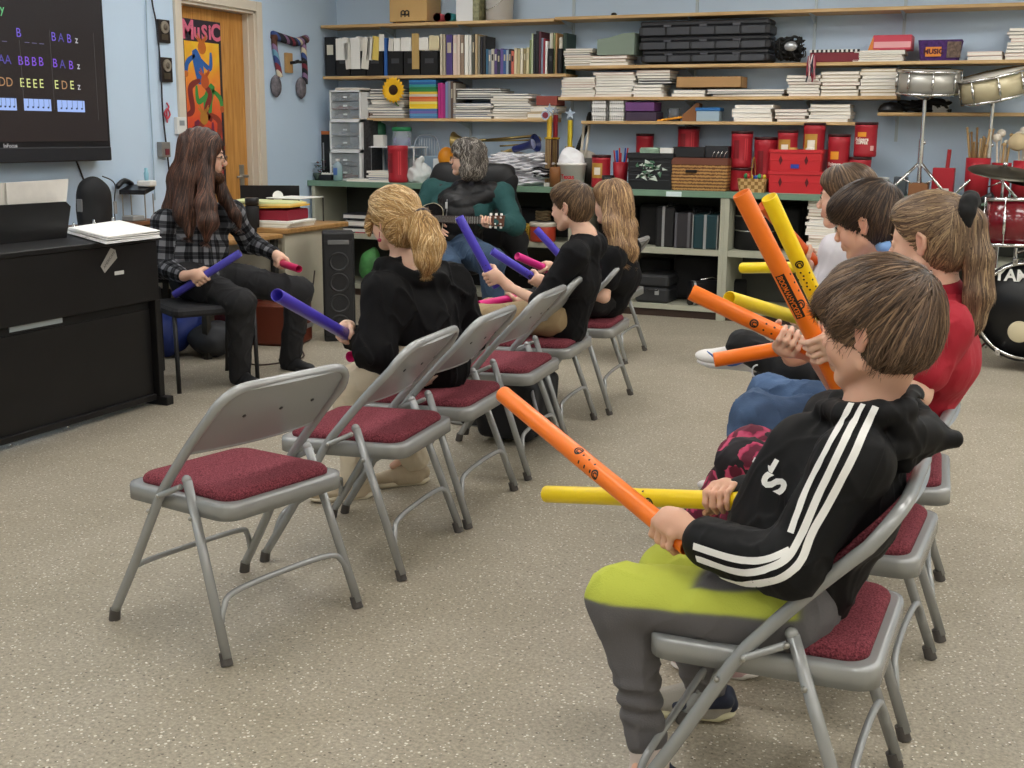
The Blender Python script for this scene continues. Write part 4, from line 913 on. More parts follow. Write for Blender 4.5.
m=MB(); m.box(-.02,.02,-.0425,-.0415,.05,.11); m.build('label',cm('4A6AA8',.5),r)
# three stacked drawer units
frame_w=cm('E4E6E6',.4); drw=mat('frosted_drawer','DCE4E8',.2,alpha=.3)
zb=CZ
for k,(t_,b_) in enumerate(((151,172.5),(120.5,150.5),(90,120))):
    x0,x1,zt,_=rc(330,b_ if False else t_,361.5,b_,9.06); w=(x1-x0)/2; h=[.245,.25,.245][k]
    h=zt-zb-.001
    r=empty('drawer_unit',((x0+x1)/2,9.06,zb),0,'clear plastic drawer unit with white frame, %s of the stack of three'%('bottom','middle','top')[k],'drawer unit','stacked clear drawer units')
    m=MB(); m.box(-w,w,0,.32,0,.014);m.box(-w,w,0,.32,h-.014,h);m.box(-w,-w+.012,0,.32,0,h);m.box(w-.02,w,0,.32,0,h); m.build('frame',frame_w,r)
    nd=3 if k==2 else 2
    for q in range(nd):
        z0=.018+(h-.036)*q/nd; z1_=.018+(h-.036)*(q+1)/nd-.005
        dr=MB(); dr.rbox(-w+.014,w-.022,.003,.3,z0,z1_,.006); d=dr.build('drawer',drw,r)
        MB().rbox(-.02,.016,-.008,.004,(z0+z1_)/2-.008,(z0+z1_)/2+.006,.002).build('handle',mat('clear_knob','E6EAEC',.2),d)
        c=MB()
        for i in range(5): c.box(-w+.02+.03*i,-w+.045+.03*i,.02,.2,z0+.003,z0+.015+.02*((i*7)%3)/2)
        c.build('contents',cm(['7A4A4A','5A6470','8A8F98'][(k+q)%3],.7),d)
    zb+=h+.001
pile(333,361,87.5,zb,9.07,[TN,W1],'on top of the drawer stack',n=2,kind='paper_pad',cat='paper')
# tall black narrow rack beside it
x0,x1,zt,_=rc(362,120,371,172,9.1); m=MB(); w=(x1-x0)/2
m.box(-w,w,.0,.2,0,zt-CZ); r=tag(m.build('speckled_folder_box',mat('speckled_black','2A2A2C',.5,vary=.8,vscale=45),loc=((x0+x1)/2,9.1,CZ)),'narrow black speckled upright box right of the drawer stack','box')
# white wire/plastic side shelf with things
zs=ony(390,146.5,9.1)[2]
x0=xat(369,9.1,CZ);x1=xat(415,9.1,CZ); r=empty('desk_riser',((x0+x1)/2,9.1,CZ),0,'white plastic riser shelf on the worktop behind the red can','shelf riser'); w=(x1-x0)/2
MB().rbox(-w,w,0,.25,zs-CZ-.012,zs-CZ,.004).build('top_plate',frame_w,r)
for s_ in (-1,1):
    for q in (.01,.23): MB().cyl((s_*(w-.015),q,0),(s_*(w-.015),q,zs-CZ-.012),.007,n=10).build('leg',frame_w,r)
bx('paper_carton','white carton with dark print on the riser shelf','box',373,135,383,145.5,9.15,'DAD9D4',.08,zb=zs)
m=MB(); m.lathe([(.05,0),(.055,.1),(.05,.22),(.02,.24),(.001,.24)],n=10); solid('green_bag','dark green folded bag standing behind the riser carton','bag',m,mat('bag_green','1F5A40',.6,vary=.3,vscale=12),loc=(ony(380,145,9.28)[0],9.28,zs))
def jar(px,pyt,w,lab,liq,lidc):
    x=ony(px,145,9.22)[0]; h=ony(px,pyt,9.2)[2]-zs; r=empty('storage_jar',(x,9.22,zs),0,lab,'jar')
    MB().lathe([(w*.9,0),(w,.01),(w,h-.035),(w*.9,h-.03)],n=28).build('jar_body',mat('jar_clear','C9D6DC',.1,alpha=.35),r); MB().lathe([(w*.85,.002),(w*.93,.01),(w*.9,h*.45),(.001,h*.5)],n=20).build('contents',mat('jar_contents','6A6A9A',.7,vary=.6,vscale=50),r)
    MB().lathe([(w*1.02,h-.035),(w*1.04,h-.005),(w*.9,h),(.001,h)],n=28).build('lid',cm(lidc,.4),r)
jar(402,127,.082,'clear jar with green lid on the riser shelf','6A6A9A','1F7A4A')
h=can(389,407,143.5,'red coffee can with moulded grip in front of the riser',y=9.0,style='grip',lid=False)
m=MB(); m.lathe([(.05,0),(.075,.03),(.07,.07),(.04,.09),(.001,.09)],n=9); solid('orange_gourd','orange ribbed gourd under the riser shelf','gourd',m,cm('C9741E',.6),loc=(ony(377,170,9.22)[0],9.2,CZ))
m=MB(); m.lathe([(.06,0),(.07,.012),(.03,.02),(.001,.02)],n=16); solid('orange_dish','small orange dish on the worktop beside the gourd','dish',m,cm('B5501E',.5),loc=(ony(361,174,8.99)[0],9.0,CZ))
pile(366,396,171,CZ,8.93,[W1,BL,GR,BW],'beside the red coffee can',n=5,jit=.02)
pile(345,367,178.5,CZ,8.91,[W1],'in front of the drawers',n=1,kind='paper_sheet',cat='paper',dep=.12)
# clear carafe and blue wire rack, bag
m=MB(); m.lathe([(.06,0),(.07,.02),(.072,.15),(.06,.2),(.055,.2),(.066,.15),(.064,.02),(.001,.012)],n=24); solid('clear_pitcher','clear plastic pitcher beside the blue-grey rack','pitcher',m,clear,loc=(ony(413,170,9.3)[0],9.33,CZ))
x0,x1,zt,_=rc(414,135,439,172,9.3); r=empty('dish_rack',((x0+x1)/2,9.3,CZ),0,'pale blue-grey arched plastic rack against the wall','rack'); w=(x1-x0)/2; hh=zt-CZ
m=MB(); m.tube(spline([(-w,0,0),(-w,0,hh*.7),(-w*.6,0,hh*.97),(w*.6,0,hh*.97),(w,0,hh*.7),(w,0,0)],5),.008,8); m.build('rim',cm('9AA6B4',.4),r)
for k in range(9): MB().tube([(-w*.85+w*1.7*k/8,0,.01),(-w*.8+w*1.6*k/8,.01,hh*(.93 if 0<k<8 else .8))],.0035,6).build('bar',cm('B9C3CE',.4),r)
MB().rbox(-w,w,-.004,.05,.02,hh*.55,.01).build('tray_panel',mat('rack_panel','9DB3C4',.4,alpha=.8),r)
m=SDF(.009,.03); 
for q in ((0,0,.05,.06),(.05,.02,.09,.05),(.0,.0,.14,.04),(-.05,0,.06,.05),(.03,0,.19,.02)): m.ell((q[0],q[1],q[2]),(q[3]*1.1,q[3],q[3]*1.3))
V,Q=m.mesh(lambda P:.012*wob(P,70,1)); o=mesh_np('plastic_bag',V,Q,mat('plastic_bag_white','E3E7E6',.25,alpha=.75)); o.location=(ony(409,180,9.03)[0]+.08,9.05,CZ+.005); tag(o,'crumpled translucent white plastic bag left of the office chair','plastic bag')
# orange hat-like ball, trombone
m=MB(); m.ball((0,0,.09),.1,22,sc=(.75,.7,.9)); solid('orange_helmet','orange rounded dome beside the trombone bell','helmet',m,cm('E08E1E',.4),loc=(ony(446,170,9.25)[0],9.26,CZ+.115)); bx('white_box','white flat box under the orange dome','box',433,159,468,175,9.22,'DFE2E4',.16,zb=CZ)
brass=mat('brass','8C7B50',.38,1); 
r=empty('trombone',tuple(ony(455,137,9.1)),0,'dull brass trombone lying on top of the worktop clutter','trombone')
o_=Vector(ony(455,139,9.12)); m=MB(); e_=Vector(ony(532,136,9.12))-o_
def lx(px,py,y=9.12): return Vector(ony(px,py,y))-Vector(r.location)
b0=lx(454,142); T=frame(b0,(0,1,0),(0,0,1)); 
prof=[(.085,0),(.083,.004),(.06,.03),(.038,.07),(.024,.13),(.015,.2),(.011,.3)]
d=(lx(540,137)-b0).normalized(); rings=[]
Mf=Matrix.Translation(b0)@d.to_track_quat('Z','Y').to_matrix().to_4x4()
MB().loft([[(q*math.cos(2*PI*k/24),q*math.sin(2*PI*k/24),z) for k in range(24)] for q,z in prof],caps=False,T=Mf).build('bell',brass,r)
m=MB(); m.tube([tuple(b0+d*.28),tuple(lx(534,136))],.011,10); m.build('bell_tube',brass,r)
m=MB(); m.tube([tuple(lx(480,141)),tuple(lx(536,140))],.007,10); m.tube(spline([lx(534,136),lx(540,138),lx(536,143),lx(500,146)],6),.007,8); m.build('slide',brass,r)
# blue plastic trumpet-like toy
r=empty('plastic_horn',tuple(ony(505,150,9.05)),0,'dark blue plastic horn with gold mouthpiece lying on papers','horn')
b0=Vector(ony(536,143,9.03))-Vector(r.location); d=(Vector(ony(508,151,9.08))-Vector(ony(536,143,9.03))).normalized(); Mf=Matrix.Translation(b0)@d.to_track_quat('Z','Y').to_matrix().to_4x4(); nav=cm('1F2B63',.3)
MB().loft([[(q*math.cos(2*PI*k/24),q*math.sin(2*PI*k/24),z) for k in range(24)] for q,z in [(.075,0),(.072,.006),(.045,.03),(.03,.07),(.026,.22)]],caps=False,T=Mf).build('bell',nav,r)
m=MB(); m.loft([[(q*math.cos(2*PI*k/24),q*math.sin(2*PI*k/24),z) for k in range(24)] for q,z in [(.04,.03),(.041,.04)]],T=Mf); m.build('bell_inside',cm('A9B2D8',.4),r)
MB().loft([[(q*math.cos(2*PI*k/16),q*math.sin(2*PI*k/16),z) for k in range(16)] for q,z in [(.014,.22),(.012,.32),(.02,.34)]],T=Mf).build('mouthpiece',brass,r)
# heap of wrapped white shirts / papers
nw=0
for i in range(13):
    z=CZ+.02+i*.0185; xa=ony(487 if i<11 else 492,185,9.0)[0]+rnd.uniform(0,.03); xb=ony(546-1.1*max(0,i-6),185,9.0)[0]+rnd.uniform(-.04,.02)
    m=SDF(.008,.015); n=7
    pts=[(xa+(xb-xa)*k/n,9.08+.05*math.sin(i+k),z+.012*math.sin(k*1.3+i)) for k in range(n+1)]
    m.chain(pts,[.016]*(n+1),flat=None); 
    for p_ in pts: m.ell((p_[0],p_[1]+.02,p_[2]),(.06,.11,.014))
    V,Q=m.mesh(lambda P:.006*wob(P,60,i)); o=mesh_np('folded_garment',V,Q,mat('pale_wrapped','DAD9DE',.35,bump=.3,bscale=40,vary=.08,vscale=9)); nw+=1
    tag(o,'pale plastic-wrapped folded garment, %s in the rumpled white heap'%('lowest' if i==0 else 'topmost' if i==12 else ordw(i+1)+' from bottom'),'folded garment','wrapped garments in the white heap')
m=MB(); 
for i in range(4): m.tube(spline([(0,0,.02*i),(.05,.02,.02*i+.01),(.09,.0,.02*i),(.13,.02,.02*i-.005)],4),.008,6)
solid('black_strap','dark strap on the white garment heap','strap',m,blkm,loc=(ony(533,170,8.96)[0],8.965,CZ+.08))
# trophies
gold=mat('trophy_gold','D9B13A',.25,.6)
def trophy(px,y,lab,top,col,h1,h2,wide=.05):
    x=ony(px,188,y)[0]; r=empty('trophy',(x,y,CZ),0,lab,'trophy')
    MB().rbox(-.03,.03,-.03,.03,0,.03,.004).build('base',mat('marble_white','D9D4CC',.3,vary=.2,vscale=30),r)
    MB().rbox(-.024,.024,-.024,.024,.03,h1,.003).build('lower_column',cm('4A2E26',.3),r)
    m=MB(); 
    for k in range(4): m.rbox(-.022+k*.0125,-.015+k*.0125,-.026,-.024,.035,h1-.006,.001)
    m.build('column_strips',cm('B99A6A',.3,metal=.5),r)
    MB().rbox(-.03,.03,-.03,.03,h1,h1+.015,.003).build('tier',gold,r)
    MB().cyl((0,0,h1+.015),(0,0,h2),.02,n=16).build('upper_column',cm(col,.25,metal=.3),r)
    sv=mat('trophy_silver','D4D8DE',.2,.8)
    m=MB()
    n=5; pts=[]
    for k in range(10):
        a=PI/2+k*PI/5; q=wide if k%2==0 else wide*.42; pts.append((q*math.cos(a),q*math.sin(a)))
    m.prism(pts,-.006,.006,T=Matrix.Translation((0,0,h2+wide))@Matrix.Rotation(PI/2,4,'X')); m.build('star',sv,r)
    if top=='disc':
        MB().cyl((-.02,-.03,h2+.005),(-.02,-.04,h2+.005),.036,n=24).build('medallion_ring',sv,r); MB().cyl((-.02,-.0402,h2+.005),(-.02,-.042,h2+.005),.025,n=24).build('medallion',cm('7A2A3A',.4),r)
trophy(548.5,9.02,'tall gold trophy with silver star and red medallion, left of the three','disc','D9B43A',.37,.55,.05)
trophy(554.5,9.1,'dark red metallic trophy column just behind the tall gold one','x','8A1E2A',.37,.56,.035)
trophy(569,9.15,'gold trophy with a white star beside the black guitar neck','x','D9C23A',.3,.52,.05)
m=MB(); m.lathe([(.045,0),(.046,.14),(.04,.155),(.001,.157)],n=24); solid('wooden_cylinder','brown wooden cylinder shaker in front of the trophies','shaker',m,cm('8A5A34',.5),loc=(ony(555,190,8.97)[0],8.97,CZ))
m=MB(); m.lathe([(.035,0),(.04,.08),(.03,.09),(.001,.09)],n=14); 
# ukulele-shaped dark neck leaning
r=empty('guitar_neck_leaning',(0,0,0),0,'slim dark instrument leaning on wall behind the white bucket','instrument')
A=Vector(ony(573,172,9.3));B=Vector(ony(588,125,9.36)); C=Vector(ony(590,112,9.38)); m=MB(); m.tube(spline([A,Vector(ony(577,152,9.3)),Vector(ony(582,138,9.33)),B,C],5),[.022,.021,.02,.019,.018,.018,.018,.018,.018,.018,.017,.017,.016,.016,.016,.018,.022,.026,.022,.018,.01][:21],10); m.build('neck',blkm,r)
m=SDF(.01,.03); P0=np.array(ony(571,176,9.3)); m.ell(P0,(.07,.03,.1)); V,Q=m.mesh(); mesh_np('body',V,Q,blkm,r)
# white bucket with cloth, drum sticks crutch
x0,x1,zt,_=rc(557.5,164,585.5,190,8.96); x0=xat(558,9.05,CZ+.15);x1=xat(585,9.05,CZ+.15); rr=(x1-x0)/2; r=empty('plastic_bucket',((x0+x1)/2,9.06,CZ),0,'white bucket with red lettering filled with white cloths','bucket')
hb=ony(571,163,8.95)[2]-CZ
MB().lathe([(rr*.85,0),(rr,hb-.02),(rr*1.05,hb-.02),(rr*1.05,hb),(rr*.97,hb),(rr*.85,.02)],n=32).build('pail',cm('EDEBE8',.4),r)
t=MB(); 
def W(v,R0=rr*.96): a=-PI/2+v[0]/R0; return (R0*math.cos(a)*1.0,R0*math.sin(a)-.003,hb*.45+v[1])
add_text(t,'Texas',None,.05,warp=lambda v:((rr*.97)*math.cos(-PI/2+v[0]/rr),(rr*.97)*math.sin(-PI/2+v[0]/rr),hb*.42+v[1]),bold=.0015); t.build('lettering',cm('B5303A',.5),r)
m=SDF(.008,.03); m.ell((0,0,hb),(rr*.9,rr*.85,.05)).ell((-.02,-.0,hb+.06),(.06,.06,.06)).ell((.05,-.01,hb+.04),(.05,.05,.05)).ell((-.06,-.02,hb+.03),(.04,.04,.05)); V,Q=m.mesh(lambda P:.012*wob(P,55,4)); o=mesh_np('cloth_bundle',V,Q,mat('cloth_white','EDEDF0',.8)); o.location=r.location; tag(o,'rumpled white cloths stuffed in the white bucket','cloths')
m=MB(); 
for s_ in (0,1):
    A=Vector(ony(581+s_*4,158,9.2));B=Vector(ony(584+s_*5.5,124,9.3)); m.tube([A,B],.011,10)
m.tube([Vector(ony(584,124,9.3)),Vector(ony(589.5,124,9.3))],.011,10)
solid('wooden_tongs','pale wooden two-legged frame leaning behind the bucket','wooden frame',m,cm('CFC7B8',.5))
m=MB(); m.lathe([(.001,0),(.13,0),(.135,.02),(.13,.04),(.001,.045)],n=36,T=Matrix.Rotation(-PI/2+.15,4,'X')); solid('round_frame_drum','pale round hand drum leaning behind the bucket','hand drum',m,cm('C9C1B4',.5),loc=(ony(583,170,9.3)[0],9.33,CZ+.15))
m=MB(); m.lathe([(.001,0),(.1,0),(.105,.02),(.1,.05),(.001,.055)],n=30,T=Matrix.Rotation(-PI/2+.1,4,'X')); solid('round_frame_drum','dark ribbed round hand drum right of bucket','hand drum',m,cm('4A4642',.5),loc=(ony(588,178,9.2)[0],9.2,CZ+.12))
# red cans and others
can(592,610,155,'red coffee can behind the long-haired girl, beside pencil cup',y=9.05,style='gold')
r=empty('black_mug',(ony(608,188,8.97)[0],8.97,CZ),0,'black mug in front of the leftmost red cans','mug'); MB().lathe([(.045,0),(.05,.1),(.045,.1),(.04,.01),(.001,.01)],n=24).build('cup',blk,r); MB().tube(spline([(.048,0,.08),(.075,0,.07),(.075,0,.03),(.048,0,.02)]),.006,8).build('handle',blk,r)
# pencil cup with markers
r=empty('marker_can',(ony(620,186,9.1)[0],9.1,CZ),0,'red cup full of blue and red markers left of the black crate','cup'); MB().lathe([(.05,0),(.06,.2),(.055,.2),(.045,.01),(.001,.01)],n=20).build('cup',red,r)
for k in range(9):
    a=k*2.4; m=MB(); m.cyl((.02*math.cos(a),.02*math.sin(a),.02),(.055*math.cos(a),.05*math.sin(a),.27+.02*(k%3)),.006,n=8); tag(m.build('marker',cm(['C2282E','2F55A8','B52A35','2E62C0'][k%4],.4),loc=r.location),'%s marker standing in the red marker cup'%['red','blue','dark red','bright blue'][k%4],'marker','markers in the red cup')
# black milk crate
def crate(px0,px1,pyt,lab,col,zb,y,h=None,holes=True,dep=.3,tag_='plastic_crate'):
    x0=xat(px0,y,zb+.1);x1=xat(px1,y,zb+.1);w=(x1-x0)/2; h=h or ony((px0+px1)/2,pyt,y)[2]-zb
    r=empty(tag_,((x0+x1)/2,y,zb),0,lab,'crate'); m=MB()
    def rg(f,z,e=0): return [(x*f,dep/2+(y_-dep/2)*f,z) for x,y_ in rrect(-w-e,w+e,-e,dep+e,.012,3)]
    m.loft([rg(.96,0),rg(.985,h*.48),rg(1.0,h*.49),rg(1.0,h*.53),rg(.985,h*.54),rg(.99,h*.84),rg(1.,h*.85,.006),rg(1.,h,.006),rg(.96,h),rg(.92,.012)],smooth=False)
    m.build('crate_body',cm(col,.45),r); return r,w,h
r,w,h=crate(627,672,153,'black plastic crate with green and white print on the worktop','1C1D20',CZ,8.95)
m=MB()
for k in range(46):
    a=rnd.uniform(0,6.28);q=rnd.uniform(.2,1); cx_,cz_=w*.02+w*.62*q*math.cos(a),h*.52+h*.3*q*math.sin(a); s_=rnd.uniform(.012,.035); 
    m.add([(cx_,-.0075,cz_),(cx_+s_*2*math.cos(a*3),-.0075,cz_+s_*math.sin(a*3)),(cx_+s_*math.cos(a*3+1.5),-.0075,cz_+s_*math.sin(a*3+1.5))],[(0,1,2)],mi=k%2)
m.build('printed_graphic',[cm('5E8A6E',.6),cm('CBD6CC',.6)],r)
m=MB(); 
for z_ in (.25,.4,.6,.75,.85): m.box(-w+.02,w-.02,-.0035,-.001,h*z_,h*z_+.006)
m.build('crate_slats',cm('3B3D42',.5),r)
m=MB(); m.box(-w*.6,w*.5,.02,.2,h*.9,h+.05); solid('camouflage_pouch','pale green camouflage-printed pouch in top of the black crate','pouch',MB().rbox(-w*.55,w*.35,.03,.15,.0,.06,.02),mat('camouflage','8FA894',.8,vary=.5,vscale=14),loc=(r.location.x,r.location.y,CZ+h-.02))
solid('white_card_box','white card box in top of the black crate','box',MB().rbox(w*.38,w*.95,.03,.15,.0,.065,.004),cm('E4E4DF',.7),loc=(r.location.x,r.location.y,CZ+h-.025))
can(636,653,133.5,'red coffee can with wide black lid, behind black crate',zb=CZ+.14,y=9.36,style='none')
bx('book_block','dark book stack supporting the can behind the black crate','box',634,166,656,187,9.29,'2C2C30',.14,zb=CZ)
# wicker basket
x0,x1,zt,_=rc(669.5,158,726.5,189.5,8.95); w=(x1-x0)/2; r=empty('wicker_basket',((x0+x1)/2,8.95,CZ),0,'rectangular brown wicker basket on the worktop by black crate','basket'); h=zt-CZ
wk=mat('wicker','9A6E3C',.75,bump=1,bscale=30); nt,b,L=nodes(wk); tc=nt.nodes.new('ShaderNodeTexCoord'); wv=N('ShaderNodeTexWave',wave_type='BANDS',bands_direction='Z',Scale=13.,Distortion=2.5); wv.inputs['Detail Scale'].default_value=9; L(tc.outputs['Object'],wv.inputs['Vector']); rr_=ramp(wv.outputs['Fac'],[(.15,hexc('5E3C1E')),(.75,hexc('B58850'))]); L(rr_.outputs['Color'],b.inputs['Base Color'])
m=MB(); m.loft([[(x*f,y0_*f+.135,z) for x,y0_ in rrect(-w,w,-.13,.13,.02,3)] for f,z in ((.95,0),(1,h*.3),(1,h*.8),(.97,h*.8),(.93,.02))],smooth=False); m.build('woven_body',wk,r)
MB().loft([[(x,y0_+.135,z) for x,y0_ in rrect(-w*1.01,w*1.01,-.135,.135,.02,3)] for z in (h*.8,h)],smooth=False).build('rim_band',cm('6E4030',.6),r)
MB().rbox(-w*.45,-w*.05,-.009,-.002,h*.55,h*.64,.003).build('handle_slot',cm('1A1210',.8),r)
bx('black_binder_box','black flat box standing in top of the wicker basket','box',672,147,704,157.6,9.0,'1E1F22',.15,zb=CZ+h+.001); bx('black_binder_box','black box with silver hardware right in the wicker basket','box',704.5,146,728,157.6,9.02,'26272B',.15,zb=CZ+h+.001)
m=MB(); 
for k in range(4): m.tube(spline([(.03*k,0,0),(.03*k+.01,-.004,.03),(.03*k+.02,0,.045)],3),.004,6)
solid('silver_cables','silver metal hooks on the black box in the wicker basket','hooks',m,chrome,loc=(ony(712,158,9.01)[0],9.012,CZ+h+.003))
can(678,699,126.5,'red coffee can standing high on the books behind the wicker basket',zb=CZ+.26,y=9.33,style='grip'); bx('book_block','dark stack behind the wicker basket under the red can','box',676,160,702,187,9.27,'303034',.14,zb=CZ)
h=can(730,753,168,'red coffee can at the bottom behind the egg basket',y=9.12,style='none'); can(731,752,131,'dark-lidded red coffee can on top of another, left of pair',zb=CZ+h+.001,y=9.12,style='grip')
can(753,777,137,'red coffee can right behind the small egg basket',y=9.15,style='grip')
# egg basket
x0,x1,zt,_=rc(737,176,766,190,8.96); w=(x1-x0)/2; r=empty('egg_basket',((x0+x1)/2,9.0,CZ),0,'small chip-wood basket with handle holding coloured egg shakers','basket')
bkm=mat('chip_wood','B9935A',.7); nt,b,L=nodes(bkm); tc=nt.nodes.new('ShaderNodeTexCoord'); ck=N('ShaderNodeTexChecker',Scale=38.); ck.inputs['Color1'].default_value=(*hexc('C9A56C'),1); ck.inputs['Color2'].default_value=(*hexc('8F6A38'),1); L(tc.outputs['Object'],ck.inputs['Vector']); L(ck.outputs['Color'],b.inputs['Base Color'])
m=MB(); hb=.1; m.loft([[(x*f,y0_*f,z) for x,y0_ in rrect(-w,w,-.07,.07,.025,4)] for f,z in ((.85,0),(1,hb),(.95,hb),(.8,.01))],smooth=False); m.build('woven_body',bkm,r)
m=MB(); m.tube(spline([(-.0,-.068,hb*.8),(0,-.06,.17),(0,-.03,.235),(0,0,.25),(0,.03,.235),(0,.06,.17),(0,.068,hb*.8)],5),.009,8,flat=.4); m.build('handle',cm('A87F48',.6),r)
for k in range(12):
    a=k*2.4;q=.018*math.sqrt(k)*1.1; m=MB().ball((0,0,0),.018,12,sc=(.85,.85,1.15)); o=m.build('egg_shaker',cm(['2F5FB0','C23A35','E0C23A','2F6FC0','3A8F5A','E08A8A'][k%6],.3),loc=(r.location.x+q*math.cos(a)*1.3+.004*k-.02,r.location.y+q*math.sin(a)*.8,CZ+hb+.004+.007*((12-k)%3)))
    tag(o,'%s egg shaker lying in the chip-wood basket'%['blue','red','yellow','bright blue','green','pink'][k%6],'egg shaker','egg shakers in the small basket')
# red crates
def redcrate(px0,px1,zb,h,lab,y=8.97):
    r,w,h=crate(px0,px1,0,lab,'C4282F',zb,y,h=h)
    for x in (-w*.55,w*.42):
        m=MB(); m.prism([(-.014,0),(0,-.035),(.014,0),(0,.035)],0,.002,T=Matrix.Translation((x,.001,h*.5))@Matrix.Rotation(PI/2,4,'X')); m.build('diamond_opening',cm('5A1218',.7),r)
    return r,w,h
r1,w,h=redcrate(768,823,CZ,.16,'red plastic crate, lower of the stacked pair'); r2,w,h=redcrate(769,822,CZ+.161,.155,'red plastic crate with blue label, upper of the stacked pair')
MB().box(-.03,.03,-.003,.0,.02,.05).build('blue_label',cm('2F3F9A',.5),r2)
zc=CZ+.161+.155
can(777,797,124+6,'gold-labelled dark red can standing in the upper red crate, left',zb=CZ+.18,y=9.08,style='gold'); can(802.5,824,122.5,'tall red coffee can standing in the upper red crate, right',zb=CZ+.18,y=9.1,style='gold')
m=MB(); 
for k in range(7): m.rbox(-.03+.04*k,.02+.04*k,0,.1,.0,.05+.02*(k%3),.008,mi=k%2)
solid('snack_bags','crumpled tan and white snack bags in the upper red crate','bags',m,[cm('C9A05A',.6),cm('DED5C9',.6)],loc=(ony(782,150,9.0)[0],8.995,CZ+.24))
can(826,848,134,'tall red coffee can with yellow sun label right of the red crates',y=9.1)
h=can(848,870,157,'short red coffee can at the bottom beside the silver box',y=9.1); can(854,877,122,'red coffee can with yellow sun label, stacked on another',zb=CZ+h+.001,y=9.1)
# silver-topped napkin box
r=empty('desk_bell_box',(ony(881,190,9.0)[0],9.0,CZ),0,'small black box with silver lid beside red coffee cans','box'); MB().rbox(-.055,.055,0,.1,0,.09,.006).build('box_body',blk,r); MB().rbox(-.045,.045,-.005,.09,.09,.13,.006).build('silver_lid',cm('C9CCCC',.3,metal=.5),r)
bx('small_wooden_box','brown wooden block on the worktop under the snare stand','box',908,183,928,189,9.05,'8A5A38',.12,zb=CZ); bx('grey_box','dark grey box left of the snare stand foot','box',893,177,906,189,9.1,'4E555C',.12,zb=CZ)
# red dustpan-like carton
x0,x1,zt,_=rc(931,168,953,190,9.05); r=empty('red_carton',((x0+x1)/2,9.05,CZ),0,'red carton with a red rod standing in it, by snare stand','box'); w=(x1-x0)/2
MB().rbox(-w,w,0,.12,0,zt-CZ,.006).build('carton_body',red,r); MB().box(-w*.5,w*.6,-.0015,0,.03,.06).build('label_print',cm('D9D4CF',.5),r)
tag(MB().cyl((w*.2,.05,.05),(w*.35,.05,.33),.014,n=12).build('red_rod',cm('A02A30',.4),loc=r.location),'dark red rod standing in the red carton','rod')
# stick buckets
for q,(a,b_,t_,lab) in enumerate(((964,989,158,'large red bucket full of drumsticks and mallets'),(990,1010,163,'red bucket of mallets, middle of the three stick buckets'),(1011,1034,161,'red bucket of mallets at the right picture edge'))):
    x0=xat(a,9.08,CZ+.1);x1=xat(b_,9.08,CZ+.1);rr=(x1-x0)/2; h=ony((a+b_)/2,t_,9.0)[2]-CZ; r=empty('stick_bucket',((x0+x1)/2,9.08+.02*q,CZ),0,lab,'bucket','red stick buckets')
    MB().lathe([(rr*.92,0),(rr*.98,h*.5),(rr,h),(rr*.95,h),(rr*.88,.02),(.001,.02)],n=28).build('bucket_body',red,r)
    for k in range(13 if q==0 else 6):
        an=k*2.4; q_=rr*.75*math.sqrt((k+.5)/13); hh=h+.14+.06*math.sin(k*1.7); dx=q_*math.cos(an);dy=q_*math.sin(an)
        s=MB(); s.cyl((dx*.4,dy*.4,.03),(dx*1.7,dy*1.3,hh),.008,.007,n=8); s.ball((dx*1.7,dy*1.3,hh),.0095 if q==0 else [.018,.03,.014][k%3],10)
        tag(s.build('drumstick' if q==0 else 'mallet',cm(['A88A5E','8F7048','B99A70'][k%3] if q==0 else ['C9C0B0','D8CFC0','A88A5E'][k%3],.6),loc=r.location),('wooden drumstick standing in the large red bucket' if q==0 else 'round-headed mallet standing in the %s red bucket'%('middle','edge')[q-1]),'drumstick' if q==0 else 'mallet','drumsticks in the large bucket' if q==0 else 'mallets in the %s bucket'%('middle','edge')[q-1])
tag(MB().lathe([(.001,.0),(.05,.012),(.062,.03),(.05,.048),(.001,.06)],n=24,T=Matrix.Rotation(PI/2,4,'X')).build('large_mallet_head',cm('C9B590',.8),loc=tuple(ony(1018,142,9.1))),'large pale felt disc among the mallets at right edge','mallet head')
# note card taped on the worktop edge
x0,x1,zt,zb=rc(666,191.5,681.5,196.5,CY-.001); tag(MB().box(x0,x1,CY-.002,CY-.0006,zb,zt).build('paper_label',cm('CFE0E2',.7)),'small white paper label taped on the green worktop edge','label')
# ================================================================ inside the cabinets
def upcase(px0,px1,pyt,lab,col,stripe,zs_=.534,y=8.99,hs=1,px_s=.5):
    x0=xat(px0,y,zs_+.1);x1=xat(px1,y,zs_+.1);w=(x1-x0)/2;h=ony((px0+px1)/2,pyt,y)[2]-zs_
    r=empty('instrument_case',((x0+x1)/2,y,zs_),0,lab,'instrument case','upright instrument cases in the cabinet')
    MB().rbox(-w,w,0,.42,0,h,.018).build('shell',cm(col,.4),r)
    m=MB(); sx=-w+2*w*px_s
    m.rbox(sx-.011,sx+.011,-.004,.006,.002,h,.003); m.rbox(sx-.011,sx+.011,.0,.4,h-.002,h+.004,.002); m.build('metal_band',stripe,r)
    m=MB(); m.tube(spline([(sx+.02,.06,h),(sx+.02,.07,h+.025),(sx+.02,.15,h+.025),(sx+.02,.16,h)],4),.007,8); m.build('handle',blk,r)
    return r,w,h
alu=mat('aluminium','B9BBBD',.3,.7)
upcase(655,674,207,'black instrument case with one silver band, left of the three',"1E1E20",alu,px_s=.42)
r,w,h=upcase(674.5,692,213,'charcoal ribbed instrument case, middle of the three','2E2C2F',cm('5B5A5E',.4),y=8.96,px_s=.8); MB().rbox(-w+.0,-w+.018,-.003,.01,0,h,.003).build('ribbed_edge',cm('55545A',.4),r)
